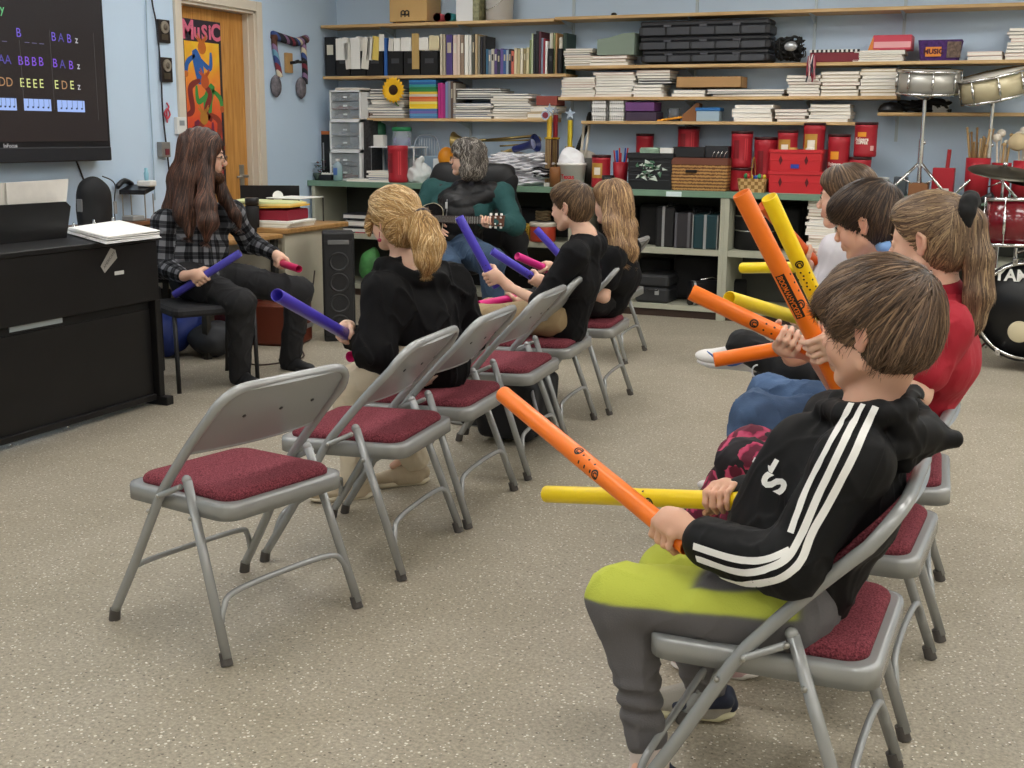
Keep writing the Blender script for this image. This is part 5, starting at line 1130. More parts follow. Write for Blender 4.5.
r,w,h=upcase(692.5,717,215,'dark teal instrument case with silver bands, right of three','16343A',alu,y=8.94)
for s_ in (-1,1): MB().rbox(s_*w-.004,s_*w+.004,-.003,.4,0,h,.002).build('edge_trim',alu,r)
# dark cases lying below
def lying(px0,px1,pyt,pyb,y,lab,L_=.5,col='2A2B2D',rz=0):
    x0,x1,zt,zb=rc(px0,pyt,px1,pyb,y); zb=.0985; w=(x1-x0)/2; r=empty('violin_case',((x0+x1)/2,y,zb),rz,lab,'instrument case'); h=zt-zb
    MB().rbox(-w,w,0,L_,0,h*.55,.03).build('base',cm(col,.5),r); MB().rbox(-w,w,0,L_,h*.56,h,.03).build('lid',cm(col,.5),r); MB().rbox(w*.2,w*.45,-.006,.0,h*.3,h*.5,.002).build('latch',alu,r); MB().tube(spline([(-.03,-.002,h*.5),(-.03,-.02,h*.48),(.05,-.02,h*.48),(.05,-.002,h*.5)],4),.006,8).build('handle',blk,r)
lying(634,668,275,304,8.94,'dark grey rectangular case lying on the cabinet floor',.45)
x0,x1,zt,zb=rc(684,281,694,305,8.93); r=empty('mandolin_case',((x0+x1)/2,8.93,.0985),0,'black rounded case end with silver rim on the cabinet floor','instrument case'); w=(x1-x0)/2
T=Tm((0,0,.0),-.75)
m=MB(); hh=zt-.0985; m.loft([[(x,y0_,z) for x,z in rrect(-.035,.035,.002,hh,.034,6)] for y0_ in (0,.5)],smooth=False,T=T); m.build('shell',blk,r)
m=MB(); m.loft([[(x,y0_,z) for x,z in rrect(-.036,.036,.001,hh+.001,.034,6)] for y0_ in (.02,.04)],smooth=False,T=T); m.build('silver_rim',alu,r); m=MB(); m.tube([T@Vector(q) for q in ((0,.1,hh+.005),(0,.2,hh+.02),(0,.24,hh+.005))],.006); m.build('handle',chrome,r)
# black heaps in the dark (bags)
for k,(px0,px1,pyt,pyb,y,col,lab) in enumerate(((640,656,205,246,9.1,'151517','soft black bag squeezed left of the upright cases'),(505,545,210,250,9.15,'191A1E','black bag heap on the shelf behind the office chair'),(672,716,255,300,9.2,'121214','large black case deep on the cabinet floor'),(740,800,205,230,9.2,'17181A','black folded gear behind the round drum case'))):
    x0,x1,zt,zb=rc(px0,pyt,px1,pyb,y); zb=.534 if pyb<260 else .098; m=SDF(.012,.03); cx=(x0+x1)/2;w=(x1-x0)/2;h=zt-zb
    m.rb((cx,y+.1,zb+h/2),(w*.8,.06,h*.36),.04); V,Q=m.mesh(lambda P:.012*wob(P,22,k)); o=mesh_np('soft_case',V,Q,cm(col,.8)); tag(o,lab,'bag')
# round drum case with two metal hoops, right cabinet bay
cx=ony(757,230,9.1)[0]-.02; r=empty('drum_case',(cx,9.17,.534),0,'round black drum with two silver hoops in the cabinet','drum')
MB().lathe([(.001,0),(.15,0),(.165,.01),(.165,.33),(.15,.34),(.001,.34)],n=40).build('shell',blkm,r)
for z in (.14,.25): MB().lathe([(.165,z),(.171,z),(.171,z+.01),(.165,z+.01)],n=40,ring=True).build('hoop',chrome,r)
pile(805,835,200,.534,8.95,[W1,PK,BW,CR],'behind the white-shirted child',n=17)
m=MB(); 
for k in range(9): m.box(.02*k,.02*k+.012,0,.03,0,.03)
# yellow cables and red drum
m=MB()
for k in range(9):
    a=k*.7; m.tube([(.07*math.cos(t*PI/8+a)*(1+.1*math.sin(k*2+t)),.05*math.sin(a)*.5+.01*k,.07+.06*math.sin(t*PI/8)+.01*math.sin(k*3)) for t in range(16)],.006,6,close=True)
solid('cable_coil','tangled coil of yellow cable on the cabinet shelf','cable',m,cm('C9A53A',.5),loc=(ony(520,238,8.97)[0],8.98,.53))
x0,x1,zt,zb=rc(529,220,553,242,8.96); rr=(x1-x0)/2; r=empty('hand_drum',((x0+x1)/2,9.0,.534),0,'small orange-red drum with pale rim on the cabinet shelf','drum')
MB().lathe([(rr*.95,0),(rr,.01),(rr,.13),(rr*.95,.14),(.001,.14)],n=28).build('shell',cm('B5402A',.4),r); MB().lathe([(rr*1.01,.12),(rr*1.05,.125),(rr*1.05,.15),(rr,.155),(.001,.15)],n=28).build('rim',cm('CFC7B8',.4),r)
m=MB(); 
for k in range(6): m.tube([(.06*math.cos(t*PI/10+k),.05*math.sin(t*PI/10+k),.02+.012*k+.004*math.sin(t)) for t in range(20)],.006,6,close=True)
solid('brown_cord_coil','brown cord coil lying on top of the small red drum','cord',m,cm('5A4A30',.7),loc=((x0+x1)/2,9.0,.534+.155))
# shallow clutter in left cabinet: flat black folder, red & white papers
pile(343,372,213,.534,8.95,[BK,GR,BK],'in the left corner cabinet',n=3,kind='folder',cat='folder'); m=MB()
for k in range(8): m.rbox(.05*k,.05*k+.09,.02*(k%3),.02*(k%3)+.08,.006*k,.006*k+.006,.002,mi=k%4)
solid('paper_scraps','heap of red, white and orange paper scraps behind speaker','paper scraps',m,[cm('C23A45',.7),cm('E4E0DA',.7),cm('C97A4A',.7),cm('8A8F98',.7)],loc=(ony(355,224,8.95)[0],8.95,.534))
m=SDF(.01,.03); c=np.array(ony(366,285,8.95)); m.ell((c[0],9.0,.24),(.09,.06,.14)).ell((c[0]+.05,9.02,.3),(.05,.05,.12)); V,Q=m.mesh(lambda P:.012*wob(P,40,3)); o=mesh_np('green_bag',V,Q,mat('bag_bright_green','4A8A4A',.5,vary=.5,vscale=10)); tag(o,'bright green patterned bag in the cabinet beside the tower speaker','bag')
m=SDF(.01,.03); m.rb((c[0]+.22,9.05,.2),(.1,.08,.08),.02); V,Q=m.mesh(lambda P:.01*wob(P,30,5)); tag(mesh_np('black_bag',V,Q,blkm),'black bag on the cabinet floor beside the green bag','bag')

for k,(a,b_,t_,z_) in enumerate(((600,640,205,.534),(640,668,203,.534),(668,690,208,.534),(692,714,206,.534),(600,640,262,.099),(640,672,258,.099),(674,712,262,.099),(455,490,212,.534),(492,540,206,.534),(455,500,262,.099),(502,552,264,.099),(742,775,203,.534),(776,806,203,.534))):
    x0,x1,zt,_=rc(a,t_,b_,t_+30,9.36); w=(x1-x0)/2-.004; h=zt-z_-.0
    r=empty('equipment_case',((x0+x1)/2,9.36-(.0 if k<7 else .0),z_+.0005),0,'black equipment case deep in the %s'%['third cabinet, upper shelf, leftmost','third cabinet, upper shelf, second','third cabinet, upper shelf, third','third cabinet, upper shelf, rightmost','third cabinet floor, leftmost','third cabinet floor, middle','third cabinet floor, rightmost','cabinet behind the office chair, upper left','cabinet behind the office chair, upper right','cabinet behind office chair, floor left','cabinet behind office chair, floor right','fourth cabinet, left one','fourth cabinet, right one'][k],'case','black equipment cases in the cabinets')
    r.location.y=9.3
    MB().rbox(-w,w,0,.12,0,min(h,.36),.02).build('shell',cm('101012',.8),r); MB().rbox(-w*.2,w*.2,-.008,0,.1,.13,.003).build('latch',cm('3A3A3C',.5),r)
# ================================================================ desk corner by the left wall
oak=mat('desk_top_wood','A8804E',.4,coat=.1); nt,b,L=nodes(oak); tc=nt.nodes.new('ShaderNodeTexCoord'); mp=N('ShaderNodeMapping'); mp.inputs['Scale'].default_value=(2,12,12); L(tc.outputs['Object'],mp.inputs['Vector']); n=N('ShaderNodeTexNoise',Scale=2.5,Detail=6.); L(mp.outputs['Vector'],n.inputs['Vector']); r=ramp(n.outputs['Fac'],[(.3,hexc('8A6538')),(.7,hexc('B48C58'))]); L(r.outputs['Color'],b.inputs['Base Color'])
beige=mat('beige_metal','C6C0AC',.5,vary=.03); drk=cm('26241F',.6)
r=empty('teacher_desk',(-5.15,7.13,0),0,'wood topped desk with beige side panel left of the tower speaker','desk')
MB().rbox(-.6,.6,-.37,.42,.715,.75,.01).build('desktop',oak,r); MB().rbox(.53,.555,-.34,.40,.0,.714,.003).build('side_panel',beige,r); MB().rbox(-.58,-.555,-.34,.40,0,.714,.003).build('side_panel',beige,r); MB().rbox(-.55,.53,.34,.36,.2,.714,.003).build('back_panel',beige,r); MB().rbox(.05,.52,-.3,.34,.05,.7,.005).build('drawer_pedestal',beige,r)
r=empty('side_desk',(-5.17,6.33,0),0,'lower wood topped desk with dark legs behind the long-haired man','desk')
MB().rbox(-.4,.6,-.42,.41,.69,.72,.01).build('desktop',oak,r)
for x in (-.36,.55):
    for y in (-.38,.37): MB().rbox(x-.02,x+.02,y-.02,y+.02,0,.689,.003).build('leg',drk,r)
MB().rbox(-.55,.55,.37,.385,.3,.689,.002).build('modesty_panel',beige,r)
# desk clutter
p=onz(253,231.5,.722); r=empty('travel_tumbler',(p[0],p[1],.721),0,'matt black travel tumbler standing on the side desk','tumbler')
r.scale=(1.12,1.12,1.12); MB().lathe([(.034,0),(.038,.004),(.041,.15),(.038,.155),(.001,.155)],n=28).build('tumbler_body',blkm,r); MB().lathe([(.036,.155),(.0365,.16),(.042,.163),(.042,.198),(.038,.203),(.001,.203)],n=28).build('lid',blk,r)
zs_=.751
o=solid('binder','dull red binder in the desk paper pile','binder',MB().rbox(-.2,.22,-.15,.15,0,.07,.008),cm('8E1F33',.6),loc=(-4.84,6.98,zs_+.045)); o.rotation_euler=(0,0,.1)
for k,(c,nm) in enumerate((('E9E5DA','white'),('DCD6C6','cream'),('EDEBE4','bright white'))):
    o=solid('paper_stack','%s loose paper stack under the red binder, %s'%(nm,('bottom','middle','top')[k]),'papers',MB().rbox(-.24,.24,-.17,.17,0,.0135,.002),cm(c,.8),loc=(-4.83+.01*k,6.98,zs_+.0148*k)); o.rotation_euler=(0,0,.05*k)
for k,(c,nm) in enumerate((('E2B24A','orange-yellow'),('E6D28A','pale yellow'),('C9CF9A','pale green'))):
    m=MB(); m.loft([[(x,y,.014*k+.01*math.sin(x*6+k)+z) for x,y in rrect(-.24+.02*k,.24,-.16,.16,.01,2)] for z in (0,.011)],smooth=False)
    o=solid('paper_folder','%s paper folder lying on the red binder'%nm,'folder',m,cm(c,.7),loc=(-4.84-.02*k,6.97,zs_+.125)); o.rotation_euler=(0,0,.12+.1*k)
solid('round_badge','round white badge with grey print propped on folders','badge',MB().cyl((0,0,0),(.006,-.01,.0),.037,n=28),cm('E6E6E2',.5),loc=tuple(Vector(onx(278,196,-4.95))))
p=onz(274,203,.76); r=empty('laptop',(-5.2,7.2,.751),-.25,'black laptop with open lid standing on the teacher desk','laptop')
MB().rbox(-.12,.12,-.19,.19,0,.018,.006).build('laptop_base',blk,r); MB().rbox(-.13,-.12,-.19,.19,.018,.24,.004).build('screen_lid',mat('laptop_black','101014',.3),r)
q_=onx(276,203,-5.30); r.location=(q_[0],q_[1]-.05,.751); r.rotation_euler=(0,0,math.radians(118)); r.scale=(1,1.15,1)
r=empty('letter_tray',(-4.75,7.22,.751),0,'white plastic letter tray at the desk edge beside folders','tray'); 
MB().rbox(-.14,.14,-.16,.16,.17,.176,.003).build('tray_shelf',white,r)
for x in (-.135,.135):
    for y in (-.155,.155): MB().cyl((x,y,0),(x,y,.17),.005,n=8).build('post',drk,r)
r.location=(-4.86,7.33,.751)
# phone on a wire stand, router, small shelf
p=onx(137,194,-5.665); r=empty('desk_phone',tuple(p),.3,'black desk phone on wire stand by the left wall','phone')
m=MB(); m.loft([[(-.09,-.08,z0),(.09,-.08,z0),(.09,.1,z0+.03),(-.09,.1,z0+.03)] for z0 in (0,.03)],smooth=False); m.build('phone_base',blk,r); MB().tube(spline([(-.1,-.09,.05),(-.09,-.02,.085),(-.09,.05,.085),(-.08,.11,.06)],5),.018,8).build('handset',blk,r)
MB().rbox(.0,.1,0,.11,.05,.09,.01).build('paper_block',cm('DADAD6',.6),r)
zz=p[2]
m=MB()
for x in (-.08,.08):
    for y in (-.06,.08): m.cyl((x,y,-(zz-.78)),(x,y,0),.005,n=8)
m.build('wire_stand',brushed,r)
r=empty('wall_table',(-5.55,6.55,0),0,'narrow brown table against the wall behind the gig bag','table'); MB().rbox(-.19,-.0,-.5,.36,.75,.778,.005).build('tabletop',cm('6E4A30',.5),r)
for x in (-.17,-.02):
    for y in (-.46,.32): MB().rbox(x-.015,x+.015,y-.015,y+.015,0,.749,.002).build('leg',drk,r)
r.location=(-5.57,6.42,0)
solid('router','small grey router box on the narrow wall table','router',MB().rbox(-.05,.05,-.06,.06,0,.035,.008),cm('9A9C9A',.4),loc=(-5.66,6.55,.779))
# clear small blue object
solid('blue_cap_bottle','small clear bottle with pale blue cap by the phone','bottle',MB().lathe([(.015,0),(.018,.05),(.012,.06),(.012,.085),(.001,.085)],n=14),cm('8FC2D6',.3),loc=(p[0]+.03,p[1]+.07,p[2]+.0905))
# gig bag standing
y0,y1=5.90,6.25; m=SDF(.012,.03); g_=(-5.52,6.03)
m.cap((g_[0],g_[1],.36),(g_[0],g_[1],.965),.135,.135,.03,(( 1,0,0),.6)); V,Q=m.mesh(lambda P:.004*wob(P,30,2)); r=mesh_np('gig_bag',V,Q,mat('nylon_black','17181B',.75,bump=.4,bscale=400)); tag(r,'black padded instrument gig bag standing against the blue wall','bag')
zp=MB(); zp.tube(spline([(g_[0]+.1,g_[1]+.07,.5),(g_[0]+.1,g_[1]+.07,.9),(g_[0]+.115,g_[1]+.07,1.05),(g_[0]+.08,g_[1],1.1)],6),.004,6); zp.build('zipper',cm('3A3C40',.4),r); MB().rbox(g_[0]+.108,g_[0]+.12,g_[1]+.05,g_[1]+.075,.86,.94,.004).build('zipper_tag',cm('8E8E8E',.4),r); MB().rbox(g_[0]-.02,g_[0]+.02,g_[1]-.135,g_[1]-.122,.88,.96,.004).build('grey_tab',cm('7A7A7A',.4),r)
m=MB(); m.rbox(g_[0]-.1,g_[0]+.12,g_[1]-.2,g_[1]+.2,0,.215,.01); solid('black_stool_box','low black box under the gig bag','box',m,blkm)
# tower speaker
r=empty('tower_speaker',(-4.22,6.86,0),math.radians(33),'tall black tower speaker on the floor beside the desk','speaker')
MB().rbox(-.105,.105,-.0,.26,.0,.73,.012).build('cabinet',mat('speaker_vinyl','1A1A1B',.65,bump=.3,bscale=300),r); MB().rbox(-.095,.095,-.008,.002,.04,.68,.006).build('grille',mat('speaker_grille','222223',.7,bump=.8,bscale=500),r)
MB().rbox(-.07,.07,-.01,-.006,.655,.685,.003).build('badge_frame',cm('6A6A6A',.4),r)
for z in (.12,.26,.40,.54): MB().lathe([(.05,0),(.062,.004),(.066,.0),(.05,-.002)],n=24,T=Tm((.0,-.008,z))@Matrix.Rotation(PI/2,4,'X'),ring=True).build('driver_ring',cm('2E2E2F',.5),r)
# brown suitcase amp under desk and others
r=empty('brown_case',(-4.66,6.55,0),.0,'red-brown hard case lying on the floor under the side desk','case')
MB().rbox(-.35,.05,-.1,.2,.0,.28,.03).build('shell',cm('5E2A1A',.4),r); MB().rbox(.045,.056,-.1,.2,.1,.13,.003).build('silver_band',alu,r)
r.location=(-4.42,6.62,0); r.rotation_euler=(0,0,.2)
r=empty('guitar_case',(-4.95,6.3,0),0,'dark maroon rounded case end with silver edge under the side desk','case'); m=MB(); m.loft([[(x,y,z) for x,z in rrect(-.07,.07,.0,.36,.065,6)] for y in (0,.35)],smooth=False); m.build('shell',cm('4A1A16',.4),r); m=MB(); m.loft([[(x*1.02,y,z*1.01) for x,z in rrect(-.07,.07,.0,.36,.065,6)] for y in (.03,.05)],smooth=False); m.build('rim',alu,r); r.location=(-4.74,6.28,0)
m=SDF(.015,.04); m.ell((-4.95,5.95,.13),(.16,.2,.13)).ell((-4.9,6.1,.18),(.1,.12,.1)); V,Q=m.mesh(lambda P:.02*wob(P,22,3)); tag(mesh_np('blue_bag',V,Q,mat('blue_nylon','1B2F72',.6)),'blue nylon bag on the floor behind the man\'s chair','bag')
m=SDF(.015,.04); m.ell((-4.65,6.05,.11),(.14,.16,.11)); V,Q=m.mesh(lambda P:.02*wob(P,22,5)); tag(mesh_np('grey_bag',V,Q,mat('dark_nylon','24262B',.6)),'dark grey bag on the floor between the man\'s legs and the blue bag','bag')
for k,(c,nm) in enumerate((('C9502A','orange'),('D9D2C4','white'),('A83A3A','red'),('E08A3A','amber'))):
    solid('floor_book','%s book standing on the floor behind the piano end'%nm,'book',MB().rbox(0,.03,0,.2,0,.25-.02*(k%2),.002),cm(c,.6),loc=(-4.83+.035*k,5.2,.0))
solid('metal_tube','pale metal tube standing behind the piano end','tube',MB().cyl((0,0,0),(0,0,.42),.02,n=16),brushed,loc=(-4.62,5.23,0))
solid('purple_box','purple box behind the piano end','box',MB().rbox(0,.12,0,.1,0,.1,.004),cm('6A4A9A',.6),loc=(-4.72,5.3,.505)); solid('book_cart','low black cart under the purple box','cart',MB().rbox(0,.35,0,.25,0,.5,.01),blkm,loc=(-4.95,5.28,.004))
m=MB(); m.tube(spline([(-4.5,7.0,.45),(-4.47,6.9,.3),(-4.5,6.8,.15),(-4.42,6.72,.01),(-4.3,6.5,.008),(-4.1,6.2,.008),(-4.2,5.9,.008),(-4.45,6.0,.008)],8),.005,6); tag(m.build('floor_cable',cm('3A2A24',.6)),'thin dark cable trailing across the floor by the speaker','cable')
# ---------------------------------------------------------------- piano seen from behind
pb=mat('piano_black','131213',.42,spec=.4,bump=.05,bscale=30,vary=.2,vscale=6); PX=-4.05
r=empty('digital_piano',(PX,3.9,0),0,'large black upright digital piano seen from behind with sheet music stand','piano')
y0,y1=-1.3,.96
MB().rbox(-.5,.01,y0,y1,.845,.87,.006).build('top_board',pb,r); MB().rbox(-.46,-.0,y0+.01,y1-.01,.545,.845,.006).build('keyboard_case',pb,r)
MB().rbox(-.06,-.035,y0+.03,y1-.05,.04,.50,.003).build('back_panel',pb,r); MB().rbox(-.058,-.04,y0+.03,y1-.05,.5,.545,.002).build('inner_rail',cm('0A0A0B',.7),r)
for s_ in (y1-.045,y0): MB().rbox(-.40,-.0,s_,s_+.04,.0,.545,.005).build('side_panel',pb,r); MB().rbox(-.42,.045,s_-.004,s_+.05,.0,.045,.006).build('foot',pb,r)
MB().rbox(-.05,-.015,y0+.04,y1-.05,.03,.06,.003).build('bottom_rail',pb,r)
a=onx(7,308,PX-.04);b_=onx(60,300,PX-.04); m=MB(); m.box(-.039,-.034,a[1]-3.9,b_[1]-3.9,.515,.54); m.build('pale_strip',cm('AEB9BF',.5),r)
for (px,py) in ((142,293),(143,403),(68,427),(11,445)):
    p=onx(px,py,PX-.034); m=MB(); m.lathe([(.007,0),(.006,.003),(.001,.004)],n=12,T=Tm((-.034,p[1]-3.9,p[2]),0,0,PI/2)); m.build('screw',chrome,r)
# grey sticker + label
p=onx(109,260,PX+.0015); m=MB(); m.prism([(-.065,-.02),(.045,-.035),(.065,0.0),(.05,.03),(-.06,.022)],0,.001,T=Matrix.Translation((.0008,p[1]-3.9,p[2]))@Matrix(((0,0,1,0),(1,0,0,0),(0,1,0,0),(0,0,0,1)))@Matrix.Rotation(.75,4,'Z')); m.build('sticker',cm('A9A6A2',.4),r)
t=MB(); add_text(t,'AMERICAN',Matrix.Translation((.0022,p[1]-3.9,p[2]))@Matrix(((0,0,1,0),(1,0,0,0),(0,1,0,0),(0,0,0,1)))@Matrix.Rotation(.75,4,'Z'),.021); t.build('sticker_lettering',cm('3A3A3A',.5),r)
p=onx(119,273,PX+.0015); m=MB(); m.box(0.0005,.0015,p[1]-3.9-.03,p[1]-3.9+.035,p[2]-.008,p[2]+.01); m.build('small_sticker',cm('C9C9C6',.4),r)
# music rest (its back) and sheets
ra=onx(66,236,PX-.31)[1]-3.9; rb_=onx(70,204,PX-.31)[1]-3.9; m=MB(); m.loft([[(-.32+t_,y,.87+z) for y,z in ((-1.1,0),(ra,0),(rb_,.15),(rb_-.03,.175),(-1.1,.19))] for t_ in (0,.014)],smooth=False); 
mr_=m.build('music_rest',mat('rest_black','0F0F10',.35),r)
m=MB()
for k in range(4): m.ball((-.304,.02+.025*(k%2),.90+.022*(k//2)),.004,8)
m.build('rest_screws',chrome,r)
sa=onx(68,181,PX-.36)[1]-3.9
for k,(ya,yb,zt) in enumerate(((-.6,sa-.27,.275),(sa-.40,sa,.28))):
    m=MB(); m.loft([[(-.36-.012*(1-k)+t_,y,.871+z) for y,z in ((ya,0),(yb-.06,0),(yb,zt),(ya,zt-.005))] for t_ in (0,.004)],smooth=False); o=m.build('sheet_music',mat('sheet_paper','D9D5CE',.8,vary=.06,vscale=14),loc=(PX,3.9,0)); tag(o,'open pale sheet music standing behind piano music rest, %s page'%('left','right')[k],'sheet music','sheets on the piano music rest')
# open ring binder on the top
r=empty('ring_binder',(-4.12,4.72,.871),math.radians(0),'open white ring binder with loose pages lying on the piano top','binder')
p=[onz(x,y,.88) for x,y in ((66,232),(118,223),(160,236),(106,243))]
q=[(a[0]+4.12,a[1]-4.72) for a in p]
def quad(f,z,j=0): 
    c=(sum(a[0] for a in q)/4,sum(a[1] for a in q)/4); return [(c[0]+(a[0]-c[0])*f+j*.004,c[1]+(a[1]-c[1])*f,z+(.006*math.sin(i*2+j))) for i,a in enumerate(q)]
MB().loft([quad(1.03,0.0065),quad(1.03,.009)],smooth=False).build('cover',cm('E9E9E9',.5),r)
for k in range(4): MB().loft([quad(.99-.01*k,.011+.006*k,k),quad(.99-.01*k,.0155+.006*k,k)],smooth=False).build('page_block',cm('F2F1EE',.8),r)
a,b_=Vector((*q[0],.012)),Vector((*q[1],.012))
MB().tube([a,b_],.006,8).build('spine_bar',white,r)
for f in (.12,.5,.88):
    c=a+(b_-a)*f; d=Vector((q[3][0]-q[0][0],q[3][1]-q[0][1],0)).normalized(); m=MB(); m.tube([c+d*(.02+.02*math.cos(t))+Vector((0,0,.008+.03*math.sin(t))) for t in [PI*i/8 for i in range(9)]],.003,8); m.build('ring',chrome,r)
# ---------------------------------------------------------------- the man's chair
cb_=cm('1B1B1D',.5); r=empty('stacking_chair',(-4.20,5.38,0),math.radians(-32),'black stacking chair with padded seat under the long-haired man','chair')
MB().rbox(-.23,.23,-.24,.24,.41,.46,.05).build('seat',mat('seat_black','232326',.8,bump=.3,bscale=300),r); MB().rbox(-.235,-.2,-.22,.22,.55,.82,.03).build('backrest',MATS['seat_black'],r)
for s_ in (-1,1):
    MB().tube([(.21,s_*.225,.0),(.19,s_*.225,.42)],.012,10).build('leg',cb_,r); MB().tube([(-.25,s_*.225,0),(-.2,s_*.225,.42)],.012,10).build('leg',cb_,r); MB().tube([(-.2,s_*.225,.42),(-.235,s_*.2,.6)],.012,10).build('back_post',cb_,r)
r=empty('office_chair',(-3.93,8.12,0),0,'black padded office chair draped with a coat behind the guitar player','chair')
bkc=mat('office_leather','151517',.55,bump=.2,bscale=60)
m=SDF(.012,.05); m.rb((0,.24,.88),(.27,.02,.22),.06).ell((0,.2,.76),(.34,.09,.3)).ell((-.14,.2,1.02),(.22,.08,.12)).ell((.12,.2,1.03),(.24,.08,.12)); V,Q=m.mesh(lambda P:.01*wob(P,14,2)); o=mesh_np('backrest',V,Q,bkc,r)
m=SDF(.012,.04); m.rb((0,-.02,.44),(.22,.22,.03),.04); V,Q=m.mesh(); mesh_np('seat',V,Q,bkc,r)
MB().cyl((0,0,.1),(0,0,.4),.03).build('gas_post',chrome,r)
for k in range(5): a=k*2*PI/5+.3; MB().tube([(0,0,.12),(.28*math.cos(a),.28*math.sin(a),.06)],[.025,.018],8).build('base_arm',blk,r); MB().ball((.28*math.cos(a),.28*math.sin(a),.03),.03,12).build('caster',blk,r)
m=SDF(.012,.04); m.cap((.3,.2,1.02),(.37,.17,.6),.06,.09).cap((.37,.17,.6),(.46,.15,.42),.09,.05).cap((.3,.22,1.03),(.0,.24,1.06),.06,.05); V,Q=m.mesh(lambda P:.014*wob(P,26,7)); o=mesh_np('draped_coat',V,Q,mat('coat_black','131315',.9)); o.location=r.location; tag(o,'black coat draped over the right side of the office chair','coat')
# ================================================================ drum kit at right
pearl=mat('drum_red','6E0F1C',.2,coat=.6); 
yk=7.75
c=ony(1027,311,yk); R0=.29
r=empty('bass_drum',(c[0],yk,0),math.radians(-8),'large black-headed bass drum with white maker lettering, right edge','drum')
z0=max(c[2],R0+.02); TF=Tm((0,0,z0))@Matrix.Rotation(PI/2,4,'X')
MB().lathe([(R0-.01,-.4),(R0-.01,-.02)],n=48,T=TF).build('shell',pearl,r)
MB().lathe([(.001,.0),(R0-.004,.0),(R0-.004,-.004),(.001,-.004)],n=48,T=TF).build('front_head',mat('drum_head_black','0E0E10',.35),r)
MB().lathe([(R0-.006,.012),(R0+.018,.012),(R0+.018,-.035),(R0-.006,-.035)],n=48,T=TF,ring=True).build('hoop',mat('hoop_black','1A1A1C',.25),r)
MB().lathe([(R0-.01,.014),(R0+.004,.014),(R0+.004,.006),(R0-.01,.006)],n=48,T=TF,ring=True).build('hoop_trim',chrome,r)
p=ony(1019,332,yk); MB().lathe([(.001,.003),(.062,.003),(.066,.0),(.001,0)],n=32,T=Tm((p[0]-c[0]+.0,0,p[2]))@Matrix.Rotation(PI/2,4,'X')).build('port_disc',cm('CFC4A4',.6),r)
t=MB(); pz=ony(1010,276,yk)[2]; add_text(t,'YAMAHA',frame((0,-.0055,pz),(1,0,0),(0,0,1)),.098,bold=.003); t.build('maker_lettering',cm('E9E9E6',.5),r)
for k in range(8):
    a=k*PI/4+.3; q=Vector(((R0+.012)*math.cos(a),0,z0+(R0+.012)*math.sin(a))); m=MB(); m.cyl(q+Vector((0,-.02,0)),q+Vector((0,.09,0)),.006,n=8); m.rbox(-.015,.015,-.02,.0,-.02,.02,.004,T=Matrix.Translation(q)); m.build('claw_hook',chrome,r)
for s_ in (-1,1): MB().tube([(s_*.2,.1,z0-.2),(s_*.36,-.02,.012)],.009,8).build('spur',chrome,r)
def drum(px,py,y,R_,hh,lab,shell,tilt=(0,0),name='tom_drum',lugs=8,zb=None,head='DAD8D0'):
    c=ony(px,py,y); r=empty(name,tuple(c),0,lab,'drum'); T=Matrix.Rotation(tilt[0],4,'X')@Matrix.Rotation(tilt[1],4,'Y')
    MB().lathe([(R_,-hh/2),(R_,hh/2)],n=48,T=T).build('shell',shell,r)
    MB().lathe([(.001,hh/2+.004),(R_-.003,hh/2+.004),(R_-.003,hh/2),(.001,hh/2)],n=48,T=T).build('batter_head',cm(head,.5),r); MB().lathe([(.001,-hh/2-.004),(R_-.003,-hh/2-.004),(R_-.003,-hh/2),(.001,-hh/2)],n=48,T=T).build('bottom_head',cm('C9CACA',.4),r)
    for z in (hh/2,-hh/2): MB().lathe([(R_,z-.01),(R_+.012,z-.008),(R_+.012,z+.008),(R_+.002,z+.01)],n=48,T=T,ring=True).build('hoop',chrome,r)
    for k in range(lugs):
        a=2*PI*k/lugs+.2; ca,sa=math.cos(a)*(R_+.011),math.sin(a)*(R_+.011); m=MB()
        m.tube([T@Vector((ca,sa,-hh/2-.012)),T@Vector((ca,sa,hh/2+.014))],.0035,6); m.tube([T@Vector((ca,sa,-hh*.26)),T@Vector((ca,sa,hh*.26))],[.009,.009],8); m.build('lug',chrome,r)
    return r,T
def stand(px,py_top,py_base,y,lab,zbase,spread=.2,name='drum_stand'):
    a=ony(px,py_top,y); r=empty(name,(a[0],y,zbase),0,lab,'stand'); h=a[2]-zbase
    MB().cyl((0,0,.06),(0,0,h),.014,n=14).build('tube',chrome,r); MB().cyl((0,0,h*.3),(0,0,h*.6),.02,n=14).build('outer_tube',chrome,r)
    MB().ball((.018,0,h*.56),.014,10).build('wing_screw',chrome,r)
    for k in range(3):
        an=k*2*PI/3+PI/2; MB().tube([(0,0,h*.36),(spread*math.cos(an),spread*math.sin(an),.011)],.0105,8).build('leg',chrome,r); MB().tube([(0,0,.07),(spread*.5*math.cos(an),spread*.5*math.sin(an),h*.18)],.005,8).build('brace',chrome,r); MB().ball((spread*math.cos(an),spread*math.sin(an),.011),.0105,8).build('rubber_foot',blk,r)
        MB().tube([(0,0,h-.0),(.09*math.cos(an),.09*math.sin(an),h+.03),(.17*math.cos(an),.17*math.sin(an),h+.04)],.007,8).build('basket_arm',chrome,r)
    return r
silver=mat('snare_shell','BDBBB4',.35,.5); champ=mat('snare_champagne','C9BE9C',.35,.2)
yd=9.08
drum(929,82,yd,.205,.15,'silver snare drum on the left chrome stand above the worktop',silver,(.1,.03),'snare_drum',8)
drum(994,86,yd,.215,.155,'champagne snare drum tilted to the left, on right chrome stand',champ,(.16,-.2),'snare_drum',8)
stand(925,100,190,yd,'chrome snare stand on the worktop, left one',CZ,.24); stand(993,103,190,yd,'chrome snare stand on the worktop, right one',CZ,.24)
